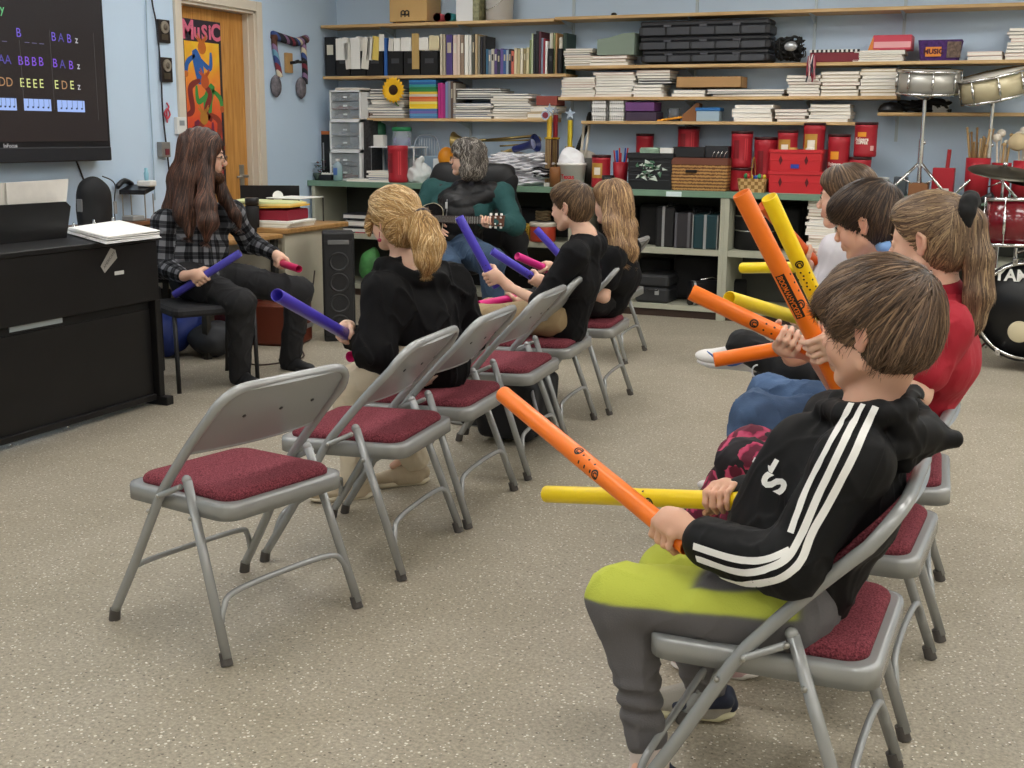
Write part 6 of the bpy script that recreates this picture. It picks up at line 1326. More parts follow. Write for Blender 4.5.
drum(1015,222,7.9,.165,.27,'dark red tom drum with chrome hoops above the bass drum',pearl,(-.04,-.03),'tom_drum',6)
drum(1075,222,7.95,.165,.27,'dark red tom drum mostly beyond right picture edge',pearl,(-.04,.03),'tom_drum',6)
c=ony(1015,258,7.9); m=MB(); m.cyl((0,0,-.1),(0,0,.06),.012); m.tube([(0,0,.03),(.08,0,.06),(.13,0,.03)],.01); r=m.build('tom_mount',chrome,loc=tuple(c)); tag(r,'chrome mount between bass drum and red tom','mount')
bz=mat('cymbal_bronze','55524A',.35,.9)
def cymbal(px,py,y,R_,lab,tilt=.15,ty=.0):
    c=ony(px,py,y); r=empty('cymbal_stand',(c[0],y,0),0,lab,'cymbal'); T=Tm((0,0,c[2]),0,tilt,ty)
    MB().lathe([(.012,.03),(.03,.026),(.045,.012),(R_*.7,.0),(R_,-.012),(R_,-.0135),(R_*.7,-.002),(.045,.01),(.012,.026)],n=56,T=T).build('cymbal',bz,r)
    MB().cyl((0,0,.1),(0,0,c[2]+.04),.009,n=12).build('tube',chrome,r); MB().cyl((0,0,.3),(0,0,c[2]*.6),.013,n=12).build('outer_tube',chrome,r)
    MB().lathe([(.014,0),(.014,.025),(.006,.03),(.001,.03)],n=12,T=T@Matrix.Translation((0,0,.028))).build('wing_nut',chrome,r)
    for k in range(3): an=k*2*PI/3+.9; MB().tube([(0,0,.35),(.25*math.cos(an),.25*math.sin(an),.012)],.008,8).build('leg',chrome,r)
cymbal(1004,171,8.4,.22,'dark bronze cymbal on chrome stand above the red tom',.18,.12); cymbal(1042,182,8.45,.22,'dark bronze hi-hat cymbal at the right picture edge',.1,.1)
# black microphone arm behind the ponytail
r=empty('microphone_stand',(ony(958,230,8.2)[0],8.2,0),0,'black microphone boom stand between counter and bass drum','microphone stand'); c=r.location
MB().cyl((0,0,.02),(0,0,.95),.012).build('pole',blkm,r); MB().lathe([(.12,0),(.12,.012),(.02,.025),(.001,.025)],n=28).build('base',blkm,r)
a=Vector(ony(950,238,8.2))-c;b_=Vector(ony(978,202,8.15))-c; MB().tube([Vector((0,0,.93)),b_],.011).build('boom',blkm,r); MB().tube([b_,b_+(b_-Vector((0,0,.93))).normalized()*.1],[.02,.024]).build('microphone',blk,r)
# ================================================================ people: shared builders
def J(px,py,y): return np.array(ony(px,py,y),float)
def nv(v): v=np.array(v,float); return v/np.linalg.norm(v)
skinm=mat('skin','D8A488',.5,spec=.35,attr='Col',bump=.06,bscale=260); nodes(skinm)[1].inputs['Subsurface Weight'].default_value=.12; nodes(skinm)[1].inputs['Subsurface Radius'].default_value=(.012,.005,.003); nodes(skinm)[1].inputs['Subsurface Scale'].default_value=1.
hairm=mat('hair','5A4030',.42,spec=.45,attr='Col')
TR=.0208
class Head:
    def __init__(s,C,f,up=(0,0,1),sc=1.):
        s.C=np.array(C,float); s.f=nv(f); u=np.array(up,float); s.l=nv(np.cross(u,s.f)); s.u=np.cross(s.f,s.l); s.s=sc; s.R=np.array([s.f,s.l,s.u])
    def P(s,a,b,c): return s.C+s.s*(a*s.f+b*s.l+c*s.u)
    def loc(s,V): return ((V-s.C)@s.R.T)/s.s
    def skin(s,S,chub=1.):
        P=s.P;k=s.s;R=s.R
        def e(c,r,kk=.02,sub=False): S.ell(P(*c),[q*k for q in r],R,kk*k,sub)
        def c_(a,b,ra,rb,kk=.015,flat=None): S.cap(P(*a),P(*b),ra*k,rb*k,kk*k,flat)
        e((-.014,0,.040),(.093,.072,.078)); e((.03,0,-.012),(.056,.056*chub,.078),.03)
        for b in (1,-1):
            c_((.0,b*.045*chub,-.052),(.06,b*.016,-.086),.022,.016,.025); e((.055,b*.032*chub,-.03),(.026,.024,.028),.02)
            c_((.073,b*.012,.022),(.062,b*.042,.022),.012,.010,.012)
        c_((.064,0,-.088),(.07,0,-.086),.016,.016,.02)
        for b in (1,-1): e((.097,b*.030,.004),(.013,.014,.011),.012,True)
        for b in (1,-1): e((.0745,b*.030,.004),(.0145,.0155,.0135),.004); e((.093,b*.031,.003),(.012,.0125,.0052),.002,True)
        c_((.083,0,.012),(.104,0,-.020),.0075,.0105,.012); c_((.100,.009,-.026),(.100,-.009,-.026),.0075,.0075,.007)
        c_((.08,.016,-.050),(.08,-.016,-.050),.012,.012,.014); c_((.090,.012,-.0505),(.090,-.012,-.0505),.0055,.0055,.004); c_((.088,.010,-.060),(.088,-.010,-.060),.006,.006,.004)
        for b in (1,-1): # ears: rim, lobe, hollow
            rim=[(-.001,.068,.019),(-.013,.078,.028),(-.028,.082,.014),(-.025,.079,-.009),(-.013,.073,-.026),(-.001,.068,-.020)]
            for i in range(5): c_((rim[i][0],b*rim[i][1],rim[i][2]),(rim[i+1][0],b*rim[i+1][1],rim[i+1][2]),.0056,.0056,.004)
            e((-.013,b*.071,.001),(.014,.0065,.023),.005)
        c_((-.022,0,-.03),(-.03,0,-.07),.043,.039,.03)
    def colour(s,V,base,lip=(.62,.28,.26),cheek=.35):
        L=s.loc(V); col=np.tile(np.array(base),(len(V),1)); cp=np.array(hexc('C9766A'))
        def blend(w,c): nonlocal col; w=np.clip(w,0,1)[:,None]; col=col*(1-w)+np.array(c)*w
        for b in (1,-1):
            blend(cheek*np.exp(-(((L[:,0]-.07)/.02)**2+((L[:,1]-b*.04)/.018)**2+((L[:,2]+.03)/.02)**2)),cp)
            blend(.4*np.exp(-(((L[:,0]+.012)/.02)**2+((L[:,1]-b*.077)/.01)**2+((L[:,2])/.03)**2)),cp)
        blend(.3*np.exp(-(((L[:,0]-.108)/.012)**2+((L[:,1])/.012)**2+((L[:,2]+.02)/.012)**2)),cp)
        blend(1.6*np.exp(-(((L[:,0]-.094)/.012)**4+((L[:,1])/.020)**4+((L[:,2]+.055)/.0085)**4)),hexc('B5695E'))
        return col
    def parts(s,root,iris='5A4632',brow='4A3426',beard=None):
        k=s.s
        for b in (1,-1):
            c=s.P(.0742,b*.030,.004); m=MB(); m.ball(tuple(c),.0122*k,14); e=m.build('eye',mat('eye_white','C9C2BC',.15),root)
            d=nv(s.f+.12*b*s.l); m=MB(); a=c+d*.0106*k; m.cyl(tuple(a),tuple(a+d*.002*k),.0056*k,.0052*k,n=16); m.build('iris',cm(iris,.15),e)
            m=MB(); a=c+d*.0124*k; m.cyl(tuple(a),tuple(a+d*.0006*k),.0026*k,n=12); m.build('pupil',cm('0C0A09',.1),e)
            m=MB(); m.tube([tuple(s.P(*q)) for q in ((.086,b*.016,.006),(.0895,b*.024,.0125),(.088,b*.033,.0135),(.080,b*.043,.007))],[.0012*k,.0022*k,.0022*k,.0012*k],6); m.build('eyelashes',cm('2A1C16',.6),root)
            m=MB(); m.tube([tuple(s.P(*q)) for q in ((.089,b*.012,.026),(.0875,b*.026,.031),(.075,b*.044,.026))],[.0025*k,.0032*k,.0012*k],6,flat=.6); m.build('eyebrow',cm(brow,.8),root)
def grip(S,P,A,W,toward=None,hint=None,r=TR,s=1.,thumb=1,tside=1):
    P=np.array(P,float);A=nv(A);W=np.array(W,float)
    d=W-P; d=d-A*d.dot(A); d=nv(d)
    if toward is not None:
        t=np.array(toward,float); t=t-A*t.dot(A); d=nv(d+t)
    e=np.cross(A,d)
    if hint is not None and e.dot(hint)<0: e=-e
    tA=A*tside
    def q(ang,rad,off): a=math.radians(ang); return P+tA*off*s+(d*math.cos(a)+e*math.sin(a))*rad
    R0=r+.013*s
    for o in (-.027,-.009,.009,.027): S.cap(q(-8,R0+.002,o*.8),q(38,R0,o),.0135*s,.0105*s,.010)
    S.cap(q(-30,R0,-.0),q(25,R0+.002,.0),.017*s,.016*s,.012)
    pb=q(-20,R0+.006*s,-.012); S.cap(W,pb,.021*s,.020*s,.02); S.cap(W,q(0,R0+.004,.012),.020*s,.017*s,.02)
    for o,en,rr in ((.030,182,.0082),(.0105,200,.0086),(-.0095,194,.0082),(-.0285,170,.0072)):
        pts=[q(38,r+.012*s,o),q(38+(en-38)*.42,r+.010*s,o*1.02),q(38+(en-38)*.75,r+.0082*s,o*1.0),q(en,r+.0072*s,o*.97)]
        S.chain(pts,[rr*1.08*s,rr*s,rr*.93*s,rr*.82*s],.004)
    if thumb: S.chain([q(-30,R0+.002,.022),q(-62,r+.013*s,.040),q(-102,r+.0105*s,.048),q(-138,r+.0085*s,.050)],[.0135*s,.0105*s,.0095*s,.008*s],.005)
def openhand(S,W,d,n,s=1.,curl=.35,spread=.12,thumbside=1):
    # relaxed hand: d finger direction, n back-of-hand normal
    W=np.array(W,float);d=nv(d);n=nv(n-d*np.dot(n,d));b=np.cross(n,d)*thumbside
    S.cap(W,W+d*.035*s,.021*s,.022*s,.02); 
    for o in (-.024,-.008,.008,.024): S.cap(W+d*.02*s+b*o*.6*s,W+d*.082*s+b*o*s,.013*s,.0105*s,.01)
    for o,L in ((-.026,.058),(-.009,.07),(.009,.076),(.026,.068)):
        p=W+d*.085*s+b*o*s; dd=nv(d+b*o/.026*spread); pts=[p]; ang=curl*.5
        for f in (.42,.32,.26):
            v=dd*math.cos(ang)-n*math.sin(ang); p=p+v*L*f*s; pts.append(p); ang+=curl
        S.chain(pts,[.0092*s,.0084*s,.0076*s,.0066*s],.004)
    S.chain([W+d*.03*s+b*.02*s,W+d*.055*s+b*.045*s-n*.008*s,W+d*.08*s+b*.056*s-n*.014*s,W+d*.10*s+b*.058*s-n*.018*s],[.014*s,.0115*s,.0098*s,.008*s],.006)
# sound tubes -------------------------------------------------
tubem={}
CAMP=np.array([0,0,1.4])
def sound_tube(A,B,col,lab,marks=(),grp='coloured percussion tubes',letters=()):
    A=np.array(A,float);B=np.array(B,float);L=np.linalg.norm(B-A); d=(B-A)/L
    r=empty('percussion_tube',tuple(A),0,lab,'percussion tube',grp)
    up=nv(CAMP-(A+B)/2-d*np.dot(CAMP-(A+B)/2,d)); w=np.cross(d,up)
    def sp(u,ang,off=0.): return d*u+(up*math.cos(ang)+w*math.sin(ang))*(TR+off)
    rings=[]; n=32
    for u,R_ in ((0.001,TR-.0006),(0,TR-.0012),(0,TR-.0025),(L*.5,TR-.0026),(L,TR-.0025),(L,TR-.0012),(L-.001,TR-.0004),(L-.003,TR),(L*.5,TR),(.003,TR)):
        rings.append([tuple(d*u+(up*math.cos(2*PI*k/n)+w*math.sin(2*PI*k/n))*R_) for k in range(n)])
    m=MB(); m.loft(rings,caps=False,close=True); m.build('tube_body',mat('tube_plastic_'+col,col,.32,spec=.5,bump=.02,bscale=20),r)
    ink=cm('1C1712',.6)
    for (u,kind,a) in marks:
        m=MB(); u=u*L
        if kind=='ring': # round note-name badge
            N_=20; vs=[];fs=[]
            for k in range(N_):
                t=2*PI*k/N_; 
                for q in (.0115,.0075): vs.append(tuple(sp(u+q*math.cos(t),a+q*math.sin(t)/TR,.0006)))
            for k in range(N_): x=2*k;y=2*((k+1)%N_); fs.append((x,y,y+1,x+1))
            m.add(vs,fs); add_text(m,'C',None,.016,warp=lambda v:tuple(sp(u+v[0],a+v[1]/TR,.0006)),bold=.0008); m.build('note_badge',ink,r)
        elif kind=='dots':
            for i in range(3):
                for j in (-1,1):
                    c0=u+i*.022; vs=[tuple(sp(c0+.0028*math.cos(t*PI/4),a+j*.42+.0028*math.sin(t*PI/4)/TR,.0006)) for t in range(8)]; mm=MB().add(vs,[tuple(range(8))]); mm.build('ink_mark',ink,r)
        elif kind=='band':
            vs=[];N_=24
            for k in range(N_+1):
                t=2*PI*k/N_
                for q in (0,.03): vs.append(tuple(sp(u+q,t,.0004)))
            m.add(vs,[(2*k,2*k+1,2*k+3,2*k+2) for k in range(N_)]); m.build('seam_band',mat('tube_plastic_'+col,col,.32),r)
        elif kind=='brand':
            vs=[];fs=[];nn=10
            for k in range(nn+1):
                for q in range(7): vs.append(tuple(sp(u+.115*k/nn,a+(-.011+.022*q/6)/TR,.0007)))
            m.add(vs,[(7*k+q,7*k+q+1,7*k+q+8,7*k+q+7) for k in range(nn) for q in range(6)]); m.build('brand_panel',ink,r)
            m=MB(); add_text(m,'BOOMWHACKERS',None,.0165,warp=lambda v:tuple(sp(u+.0575+v[0]*.80,a+v[1]/TR,.0013)),bold=.0004); m.build('brand_lettering',mat('tube_plastic_'+col,col,.32),r)
    return A,B,d
# hair ------------------------------------------------------
def hairdo(root,S,flow,n,cols,steps=12,step=.014,w=.0022,seed=1,disp=None,lift=.0015,mask=None,jitter=.25,tiplift=.0,free=.75,grav=.1,curl=.0):
    V,Q=S.mesh(disp); base=np.array(cols[0]); 
    rg=np.random.RandomState(seed)
    B=bvh(V,Q)
    hv=mesh_np('hair',V,Q,hairm,root,col=np.tile(base*.55,(len(V),1)))
    seeds=V[rg.randint(0,len(V),n*2)]
    if mask is not None: seeds=seeds[[i for i in range(len(seeds)) if mask(seeds[i])]]
    seeds=seeds[:n]; m=MB(); vs=[];fs=[];cc=[]
    for p0 in seeds:
        p=Vector(p0); pts=[];nr=[]; ns=rg.randint(int(steps*.55),steps+1); off=lift*(.3+1.4*rg.rand()); j=rg.normal(0,jitter,3); ww=w*(.6+.8*rg.rand())
        for i in range(ns+1):
            hit=B.find_nearest(p)
            if hit[0] is None: break
            if i>ns*free and i>1:
                q=p.copy(); nn=nr[-1]; pts.append(q); nr.append(nn); v=(pts[-1]-pts[-2]).normalized()+Vector((0,0,-grav))+nn*curl; p=q+v.normalized()*step; continue
            nn=hit[1]; q=hit[0]+nn*(off+tiplift*(i/ns)**2); pts.append(q); nr.append(nn)
            d=Vector(flow(np.array(q)))+Vector(j*.35); d=d-nn*d.dot(nn)*(1.0)
            if d.length<1e-5: break
            p=q+d.normalized()*step
        if len(pts)<3: continue
        c=base if rg.rand()<.45 else np.array(cols[1+rg.randint(len(cols)-1)]); c=c*(.8+.4*rg.rand()); o=len(vs); N_=len(pts)
        for i in range(N_):
            t=(pts[min(i+1,N_-1)]-pts[max(i-1,0)]).normalized(); sd=t.cross(nr[i]).normalized(); f=min(1,(i+.6)/1.5)*(1-(i/(N_-1))**2.5*.95); wd=ww*f
            vs+=[tuple(pts[i]-sd*wd),tuple(pts[i]+nr[i]*wd*.7),tuple(pts[i]+sd*wd)]; cc+=[tuple(c)]*3
        for i in range(N_-1):
            a=o+3*i; fs+=[(a,a+1,a+4,a+3),(a+1,a+2,a+5,a+4)]
    m.v=vs;m.f=fs;m.m=[0]*len(fs);m.sm=[True]*len(fs);m.c=cc
    m.build('hair_strands',hairm,root); return hv
def skull_hair(S,H,t=.012,front=.06,low=-.05,face=True,thickback=0):
    P=H.P;k=H.s;R=H.R
    S.ell(P(-.018,0,.046),[(.094+t)*k,(.074+t)*k,(.078+t*1.1)*k],R,.02)
    S.ell(P(-.045,0,.0),[(.062+t)*k,(.064+t)*k,(.075+thickback)*k],R,.02)
def uvw_from(bones,V):
    # bones: list of (a,b,refdir); returns along(m), around(m)
    best=np.full(len(V),1e9); out=np.zeros((len(V),3)); base=0
    for a,b,ref,rr in bones:
        a=np.array(a,float);b=np.array(b,float);ab=b-a;L=np.linalg.norm(ab);d=ab/L; ref=np.array(ref,float); ref=nv(ref-d*ref.dot(d)); w=np.cross(d,ref)
        t=(V-a)@d; tc=np.clip(t,0,L); r=V-a-tc[:,None]*d; dist=np.linalg.norm(r,axis=1)/rr; m=dist<best; best[m]=dist[m]
        ang=np.arctan2(r@w,r@ref); out[m,0]=t[m]+base; out[m,1]=(ang*rr)[m]; out[m,2]=tc[m]/L; base+=.37
    return out
def cloth(name,S,m,root,seed=0,amp=.005,fr=26,fine=.002,col=None,attrs=None,smooth=1,extra=None):
    def dp(P):
        w=wob(P,fr*.8,seed+7); w2=wob((P[0]*1.3,P[1]*1.3,P[2]*.8),fr*1.25,seed+11)
        r=amp*wob(P,fr,seed)+fine*wob(P,fr*2.7,seed+3)-amp*.9*(1-np.minimum(1,np.abs(w)*4.5))**2-amp*.6*(1-np.minimum(1,np.abs(w2)*5))**2+amp*.25
        if extra is not None: r=r+extra(P)
        return r
    V,Q=S.mesh(dp,smooth=smooth); return mesh_np(name,V,Q,m,root,col=None if col is None else col(V),attrs=None if attrs is None else attrs(V)),V,Q
def shoe(root,ank,toe,c_up,c_sole,L=.23,z0=None,name='shoe',up=(0,0,1),accent=None):
    ank=np.array(ank,float); f=np.array(toe,float)-ank; u=nv(up); f=nv(f-u*f.dot(u)); l=np.cross(u,f); R=np.array([f,l,u]); z=ank-u*.075 if z0 is None else np.array([ank[0],ank[1],z0])
    P=lambda a,b,c:z+f*a+l*b+u*c
    S=SDF(.005,.015); S.rb(P(.02,0,.022),(.045,.022,.008),.016,R).ell(P(L*.46,0,.028),(.075,.04,.024),R).ell(P(-.035,0,.04),(.04,.032,.035),R).cap(P(-.01,0,.05),P(-.012,0,.09),.034,.031).cap(P(.02,0,.06),P(.1,0,.035),.028,.024)
    V,Q=S.mesh(); o=mesh_np(name,V,Q,c_up,root)
    S=SDF(.005,.012); S.rb(P(L*.2,0,.008),(L*.33,.022,.002),.012,R).ell(P(L*.5,0,.009),(.06,.041,.013),R).ell(P(-.035,0,.01),(.04,.034,.013),R)
    V,Q=S.mesh(); mesh_np('sole',V,Q,c_sole,o)
    m=MB()
    for k in range(4): m.tube([tuple(P(.035+.018*k,-.022,.066-.007*k)),tuple(P(.04+.018*k,0,.078-.009*k)),tuple(P(.035+.018*k,.022,.066-.007*k))],.003,6)
    m.build('laces',cm('E9E6E0',.7),o)
    if accent is not None:
        S=SDF(.005,.01); S.cap(P(.07,.034,.032),P(-.05,.026,.05),.012,.018).cap(P(.07,-.034,.032),P(-.05,-.026,.05),.012,.018).cap(P(-.06,0,.03),P(-.05,0,.06),.02,.02); V,Q=S.mesh(); mesh_np('side_panel',V,Q,accent,o)
    return o
def raypx(B,px,py):
    d=RM@_d(px,py); h=B.ray_cast(Vector((0,0,1.4)),Vector(d)); return (h[0],h[1]) if h[0] is not None else None
def ribbon(B,pix,width,root,name,m,off=.0028,n=5):
    pp=[Vector((a,b,0)) for a,b in pix]; pts=[]
    for q in spline(pp,n):
        h=raypx(B,q.x,q.y)
        if h: pts.append(h)
    vs=[];fs=[]
    P=[h[0] for h in pts]
    for i in range(len(P)):
        a=P[max(i-2,0)];b=P[min(i+2,len(P)-1)]; t=(b-a).normalized(); nn=sum((pts[j][1] for j in range(max(0,i-2),min(len(P),i+3))),Vector()).normalized(); s_=t.cross(nn).normalized()
        row=[]
        for f in (-1,-.33,.33,1):
            q=P[i]+s_*width*.5*f; h=B.find_nearest(q); row.append(tuple(h[0]+h[1]*off))
        vs+=row
    for i in range(len(P)-1):
        for k in range(3): a=4*i+k; fs.append((a,a+1,a+5,a+4))
    mb=MB().add(vs,fs,0,True); return mb.build(name,m,root)
def limbs_skin(S,j,s=1.,legs=True,k=.02):
    nb,ch,pv=j['nb'],j['ch'],j['pv']
    S.cap(j['H'].P(-.028,0,-.05),nb,.041*j['H'].s,.044*s,.02); S.cap(nb,ch,.06*s,.085*s,.03); S.cap(ch,pv,.085*s,.085*s,.03)
    for q in ('n','f'):
        if q+'sh' in j:
            sh,el,wr=j[q+'sh'],j[q+'el'],j[q+'wr']; S.cap(nb-np.array([0,0,.03]),sh-np.array([0,0,.008]),.036*s,.034*s); S.cap(sh,el,.038*s,.029*s); S.cap(el,wr,.0305*s,.0205*s)
        if legs:
            S.cap(pv,j[q+'hp'],.07*s,.06*s); S.cap(j[q+'hp'],j[q+'kn'],.06*s,.043*s); S.cap(j[q+'kn'],j[q+'an'],.041*s,.029*s); S.cap(j[q+'an'],j[q+'an']+nv((j[q+'to']-j[q+'an'])*np.array([1,1,0]))*.08+np.array([0,0,-.05]),.024*s,.016*s)
def body(name,lab,j,base,h=.0045,s=1.,chub=1.,legs=True,hands=None,brow='4A3426',iris='5A4632',top='top'):
    S=SDF(h,.02); H=j['H']; H.skin(S,chub); limbs_skin(S,j,s,legs)
    if hands: hands(S)
    V,Q=S.mesh(smooth=0 if h<.0036 else 0); o=mesh_np(name,V,Q,skinm,col=H.colour(V,base)); tag(o,lab,'person'); H.parts(o,iris,brow); return o
SK=hexc('DBAC93'); SK2=hexc('E0B7A0')
def pants_sdf(j,s=1.,h=.006,r=(.092,.082,.064,.058,.047),kk=.03,cuff=.0):
    S=SDF(h,kk)
    for q in ('n','f'):
        S.cap(j['pv'],j[q+'hp'],r[0]*s,r[1]*s); S.cap(j[q+'hp'],j[q+'kn'],r[1]*s,r[2]*s); S.cap(j[q+'kn'],j[q+'an']+nv(j[q+'an']-j[q+'kn'])*.02,r[3]*s,r[4]*s)
    return S
def top_sdf(j,s=1.,h=.006,sleeve=(.058,.05,.046,.038),full=True,torso=(.10,.105,.10),low=0,kk=.03,cutn=1.,cutf=1.):
    S=SDF(h,kk); nb,ch,pv=j['nb'],j['ch'],j['pv']
    ax=j['nsh']-j['fsh']; S.cap(ch,pv+np.array([0,0,.02-low]),torso[1]*s,torso[2]*s); S.cap(nb-np.array([0,0,.05]),ch,torso[0]*.8*s,torso[1]*s); S.cap(ch+ax*.22,ch-ax*.22,torso[1]*.86*s,torso[1]*.86*s)
    for q,cut in (('n',cutn),('f',cutf)):
        sh,el,wr=j[q+'sh'],j[q+'el'],j[q+'wr']; S.cap(nb-np.array([0,0,.03]),sh,.05*s,sleeve[0]*s*.95); S.cap(ch,sh,torso[1]*.6*s,sleeve[0]*s)
        if full: S.cap(sh,el,sleeve[0]*s,sleeve[1]*s); S.cap(el,el+(wr-el)*.9*cut,sleeve[2]*s,sleeve[3]*s)
        else: S.cap(sh,sh+(el-sh)*.62,sleeve[0]*s,sleeve[1]*s)
    return S
# ================================================================ boy in the three-stripe jacket (nearest, right row)
c=2.33
j=dict(H=Head(J(876,332,c),(-.90,.40,-.12),(.06,0,1),1.02),nb=J(872,415,c),ch=J(838,500,c+.01),pv=J(795,600,c+.01),
 nsh=J(852,462,2.185),nel=J(790,566,2.12),nwr=J(702,541,2.2), fsh=J(835,425,2.50),fel=J(790,500,2.56),fwr=J(742,497,2.48),
 nhp=J(785,612,2.24),nkn=J(622,596,2.22),nan=J(650,755,2.24),nto=J(650,755,2.24)+np.array([-.06,-.2,-.09]), fhp=J(785,590,2.43),fkn=J(668,572,2.52),fan=J(706,688,2.66),fto=J(640,676,2.62))
T1a=J(503,394,2.62); T1b=J(688,546,2.22); T2a=J(546,494,2.62); T2b=J(770,502,2.42)
A1=nv(T1b-T1a);A2=nv(T2b-T2a)
g1=T1b-A1*.05; g2=T2b-A2*.115
def hands(S):
    grip(S,g1,A1,j['nwr'],toward=nv(CAMP-g1)*.9,hint=np.array([-1,0,-.3]),s=.95,tside=-1)
    grip(S,g2,A2,j['fwr'],toward=np.array([.5,0,.9]),hint=np.array([0,-1,-.4]),s=.92,tside=-1)
B1=body('person','boy with brown hair in black jacket with three white sleeve stripes, holding orange tube',j,SK,.0036,1.,1.05,hands=hands,brow='6A4A34')
sound_tube(T1a,T1b,'F0781C','long orange percussion tube held by the boy in the three-stripe jacket',marks=((.585,'ring',.45),(.50,'dots',0),(.44,'band',0),(.50,'dots',1.0),(.47,'ring',-.5)))
sound_tube(T2a,T2b,'F0D010','long yellow percussion tube lying level in the striped-jacket boy\'s far hand',marks=((.52,'ring',.55),(.42,'dots',-.3),(.40,'band',0)))
# jacket
jm=mat('jacket_black','0B0B0D',.68,spec=.3,bump=.1,bscale=35); S=top_sdf(j,1.,.0042,(.064,.058,.055,.047),torso=(.10,.118,.112),low=-.005)
ab=J(790,545,2.30); S.cap(ab,j['pv']+np.array([0,0,.03]),.085,.10)
wc=j['nel']+(j['nwr']-j['nel'])*.97; S.cap(j['nel'],wc,.05,.036); S.cap(wc-.0*A1,j['nwr'],.037,.031,.01); S.cap(j['fel'],j['fwr'],.045,.034)
# hood lying on the back: opening and pointed fold
hb=j['nb']+np.array([.03,0,.012]); tip=J(955,439,2.37)
S.chain([J(826,408,2.34),J(845,413,2.24),J(880,414,2.21),J(905,410,2.25),J(912,398,2.36),J(900,388,2.46),J(868,390,2.48),J(838,398,2.44)],[.018,.02,.022,.022,.02,.018,.016,.016],.014)
for a_,ra in ((J(903,393,2.44),.020),(J(903,410,2.32),.022),(J(900,428,2.24),.024),(J(900,448,2.24),.024),(J(904,460,2.28),.022),(J(893,462,2.3),.022),(J(905,446,2.40),.03)): S.cap(a_,tip,ra,.007,.015)
S.ell(hb+np.array([.03,0,-.03]),(.07,.085,.045),None,.02); S.ell(J(905,404,2.34),(.045,.055,.018),None,.008,True)
S.cap(J(805,455,2.36),J(772,535,2.36),.085,.095,.04)
ear_f=lambda P:-.0035*np.maximum(0,np.sin(((P[0]-j['nel'][0])*1.6+(P[2]-j['nel'][2]))*95))*np.exp(-(((P[0]-j['nel'][0]+.02)/.09)**2+((P[2]-j['nel'][2])/.05)**2+((P[1]-j['nel'][1])/.1)**2))
jk,V,Q=cloth('jacket',S,jm,B1,seed=2,amp=.0045,fr=24,fine=.0018,extra=ear_f); Bj=bvh(V,Q)
wh=mat('stripe_white','E9E8E4',.55)
ribbon(Bj,[(852,404),(840,426),(827,450),(806,492),(791,533)],.0135,B1,'sleeve_stripe',wh)
ribbon(Bj,[(864,405),(851,428),(839,453),(818,497),(800,538),(785,560),(760,571),(736,571),(697,558)],.0135,B1,'sleeve_stripe',wh)
ribbon(Bj,[(876,407),(864,432),(852,459),(829,503),(812,533),(800,562),(778,579),(745,583),(718,576)],.0135,B1,'sleeve_stripe',wh)
ribbon(Bj,[(790,550),(765,560),(736,559),(694,546)],.013,B1,'sleeve_stripe',wh)
def decal(B,s,cx,cy,size,ang,root,m,name='jacket_lettering',bold=.0,off=.002):
    vs,fs=text_geo(s,1.,bold=bold); ca,sa=math.cos(ang),math.sin(ang); out=[];ok=True
    for v in vs:
        x=cx+(v[0]*ca+v[1]*sa)*size; y=cy+(v[0]*sa-v[1]*ca)*size; h=raypx(B,x,y)
        if h is None: out.append(None)
        else: out.append(tuple(h[0]+h[1]*off))
    fs=[f for f in fs if all(out[i] is not None for i in f)]
    out=[o if o else (0,0,-5) for o in out]; mb=MB().add(out,fs)
    used=sorted({i for f in fs for i in f}); mp={u:i for i,u in enumerate(used)}
    mb=MB().add([out[u] for u in used],[tuple(mp[i] for i in f) for f in fs]); return mb.build(name,m,root)
decal(Bj,'S',776,484,34,math.radians(-62),B1,wh,bold=.04); decal(Bj,'L',767,463,30,math.radians(-60),B1,wh,bold=.04)
# seams
ribbon(Bj,[(888,418),(884,450),(872,480),(862,500)],.002,B1,'seam',cm('08080A',.7),off=.001)
# trousers
gy=hexc('605E60'); yl=hexc('BFC850')
def pcol(V):
    col=np.tile(np.array(gy),(len(V),1)); y=np.array(yl)
    for q in ('n','f'):
        a,b=j[q+'hp'],j[q+'kn']; d=nv(b-a); L=np.linalg.norm(b-a); t=((V-a)@d)/L; r=V-a-np.clip(t*L,0,L)[:,None]*d; side=np.array([0,-1. if q=='n' else 1.,0]); side=nv(side-d*side.dot(d)); up=np.cross(d,side); up=up*np.sign(up[2]); ph=np.degrees(np.arctan2(r@side,r@up)); ok=np.linalg.norm(r,axis=1)<.11
        sg=lambda x,w: 1/(1+np.exp(-np.clip(x/w,-30,30)))
        knee=sg(t-.5-.0006*ph,.012)*sg(1.25-t,.02)*sg(84-ph,1.2)*sg(ph+160,3)*sg(V[:,2]-(b[2]-.035),.003)
        band=sg(ph-42-6*np.sin(t*5),1.2)*sg(86-8*(1-t)-ph,1.2)*sg(t+.1,.01)*sg(1.05-t,.02)
        w=np.maximum(knee,band) if q=='n' else sg(t-.5,.012)*sg(1.2-t,.02)*sg(V[:,2]-(b[2]-.035),.003)
        w=(w*ok)[:,None]; col=col*(1-w)+y*w
    return col
an=j['nan']; j2=dict(j); j2['nan']=an+(j['nkn']-an)*.20; S=pants_sdf(j2,1.,.0038,(.10,.085,.066,.058,.046))
wr_=lambda P:.005*np.sin(P[2]*150+np.sin(P[0]*40))*np.exp(-((P[2]-(an[2]+.13))/.06)**2)
pt,V,Q=cloth('trousers',S,mat('trouser_fleece','6E6C6B',.9,attr='Col',bump=.35,bscale=320),B1,seed=5,amp=.006,fr=19,fine=.0025,col=pcol,extra=wr_)
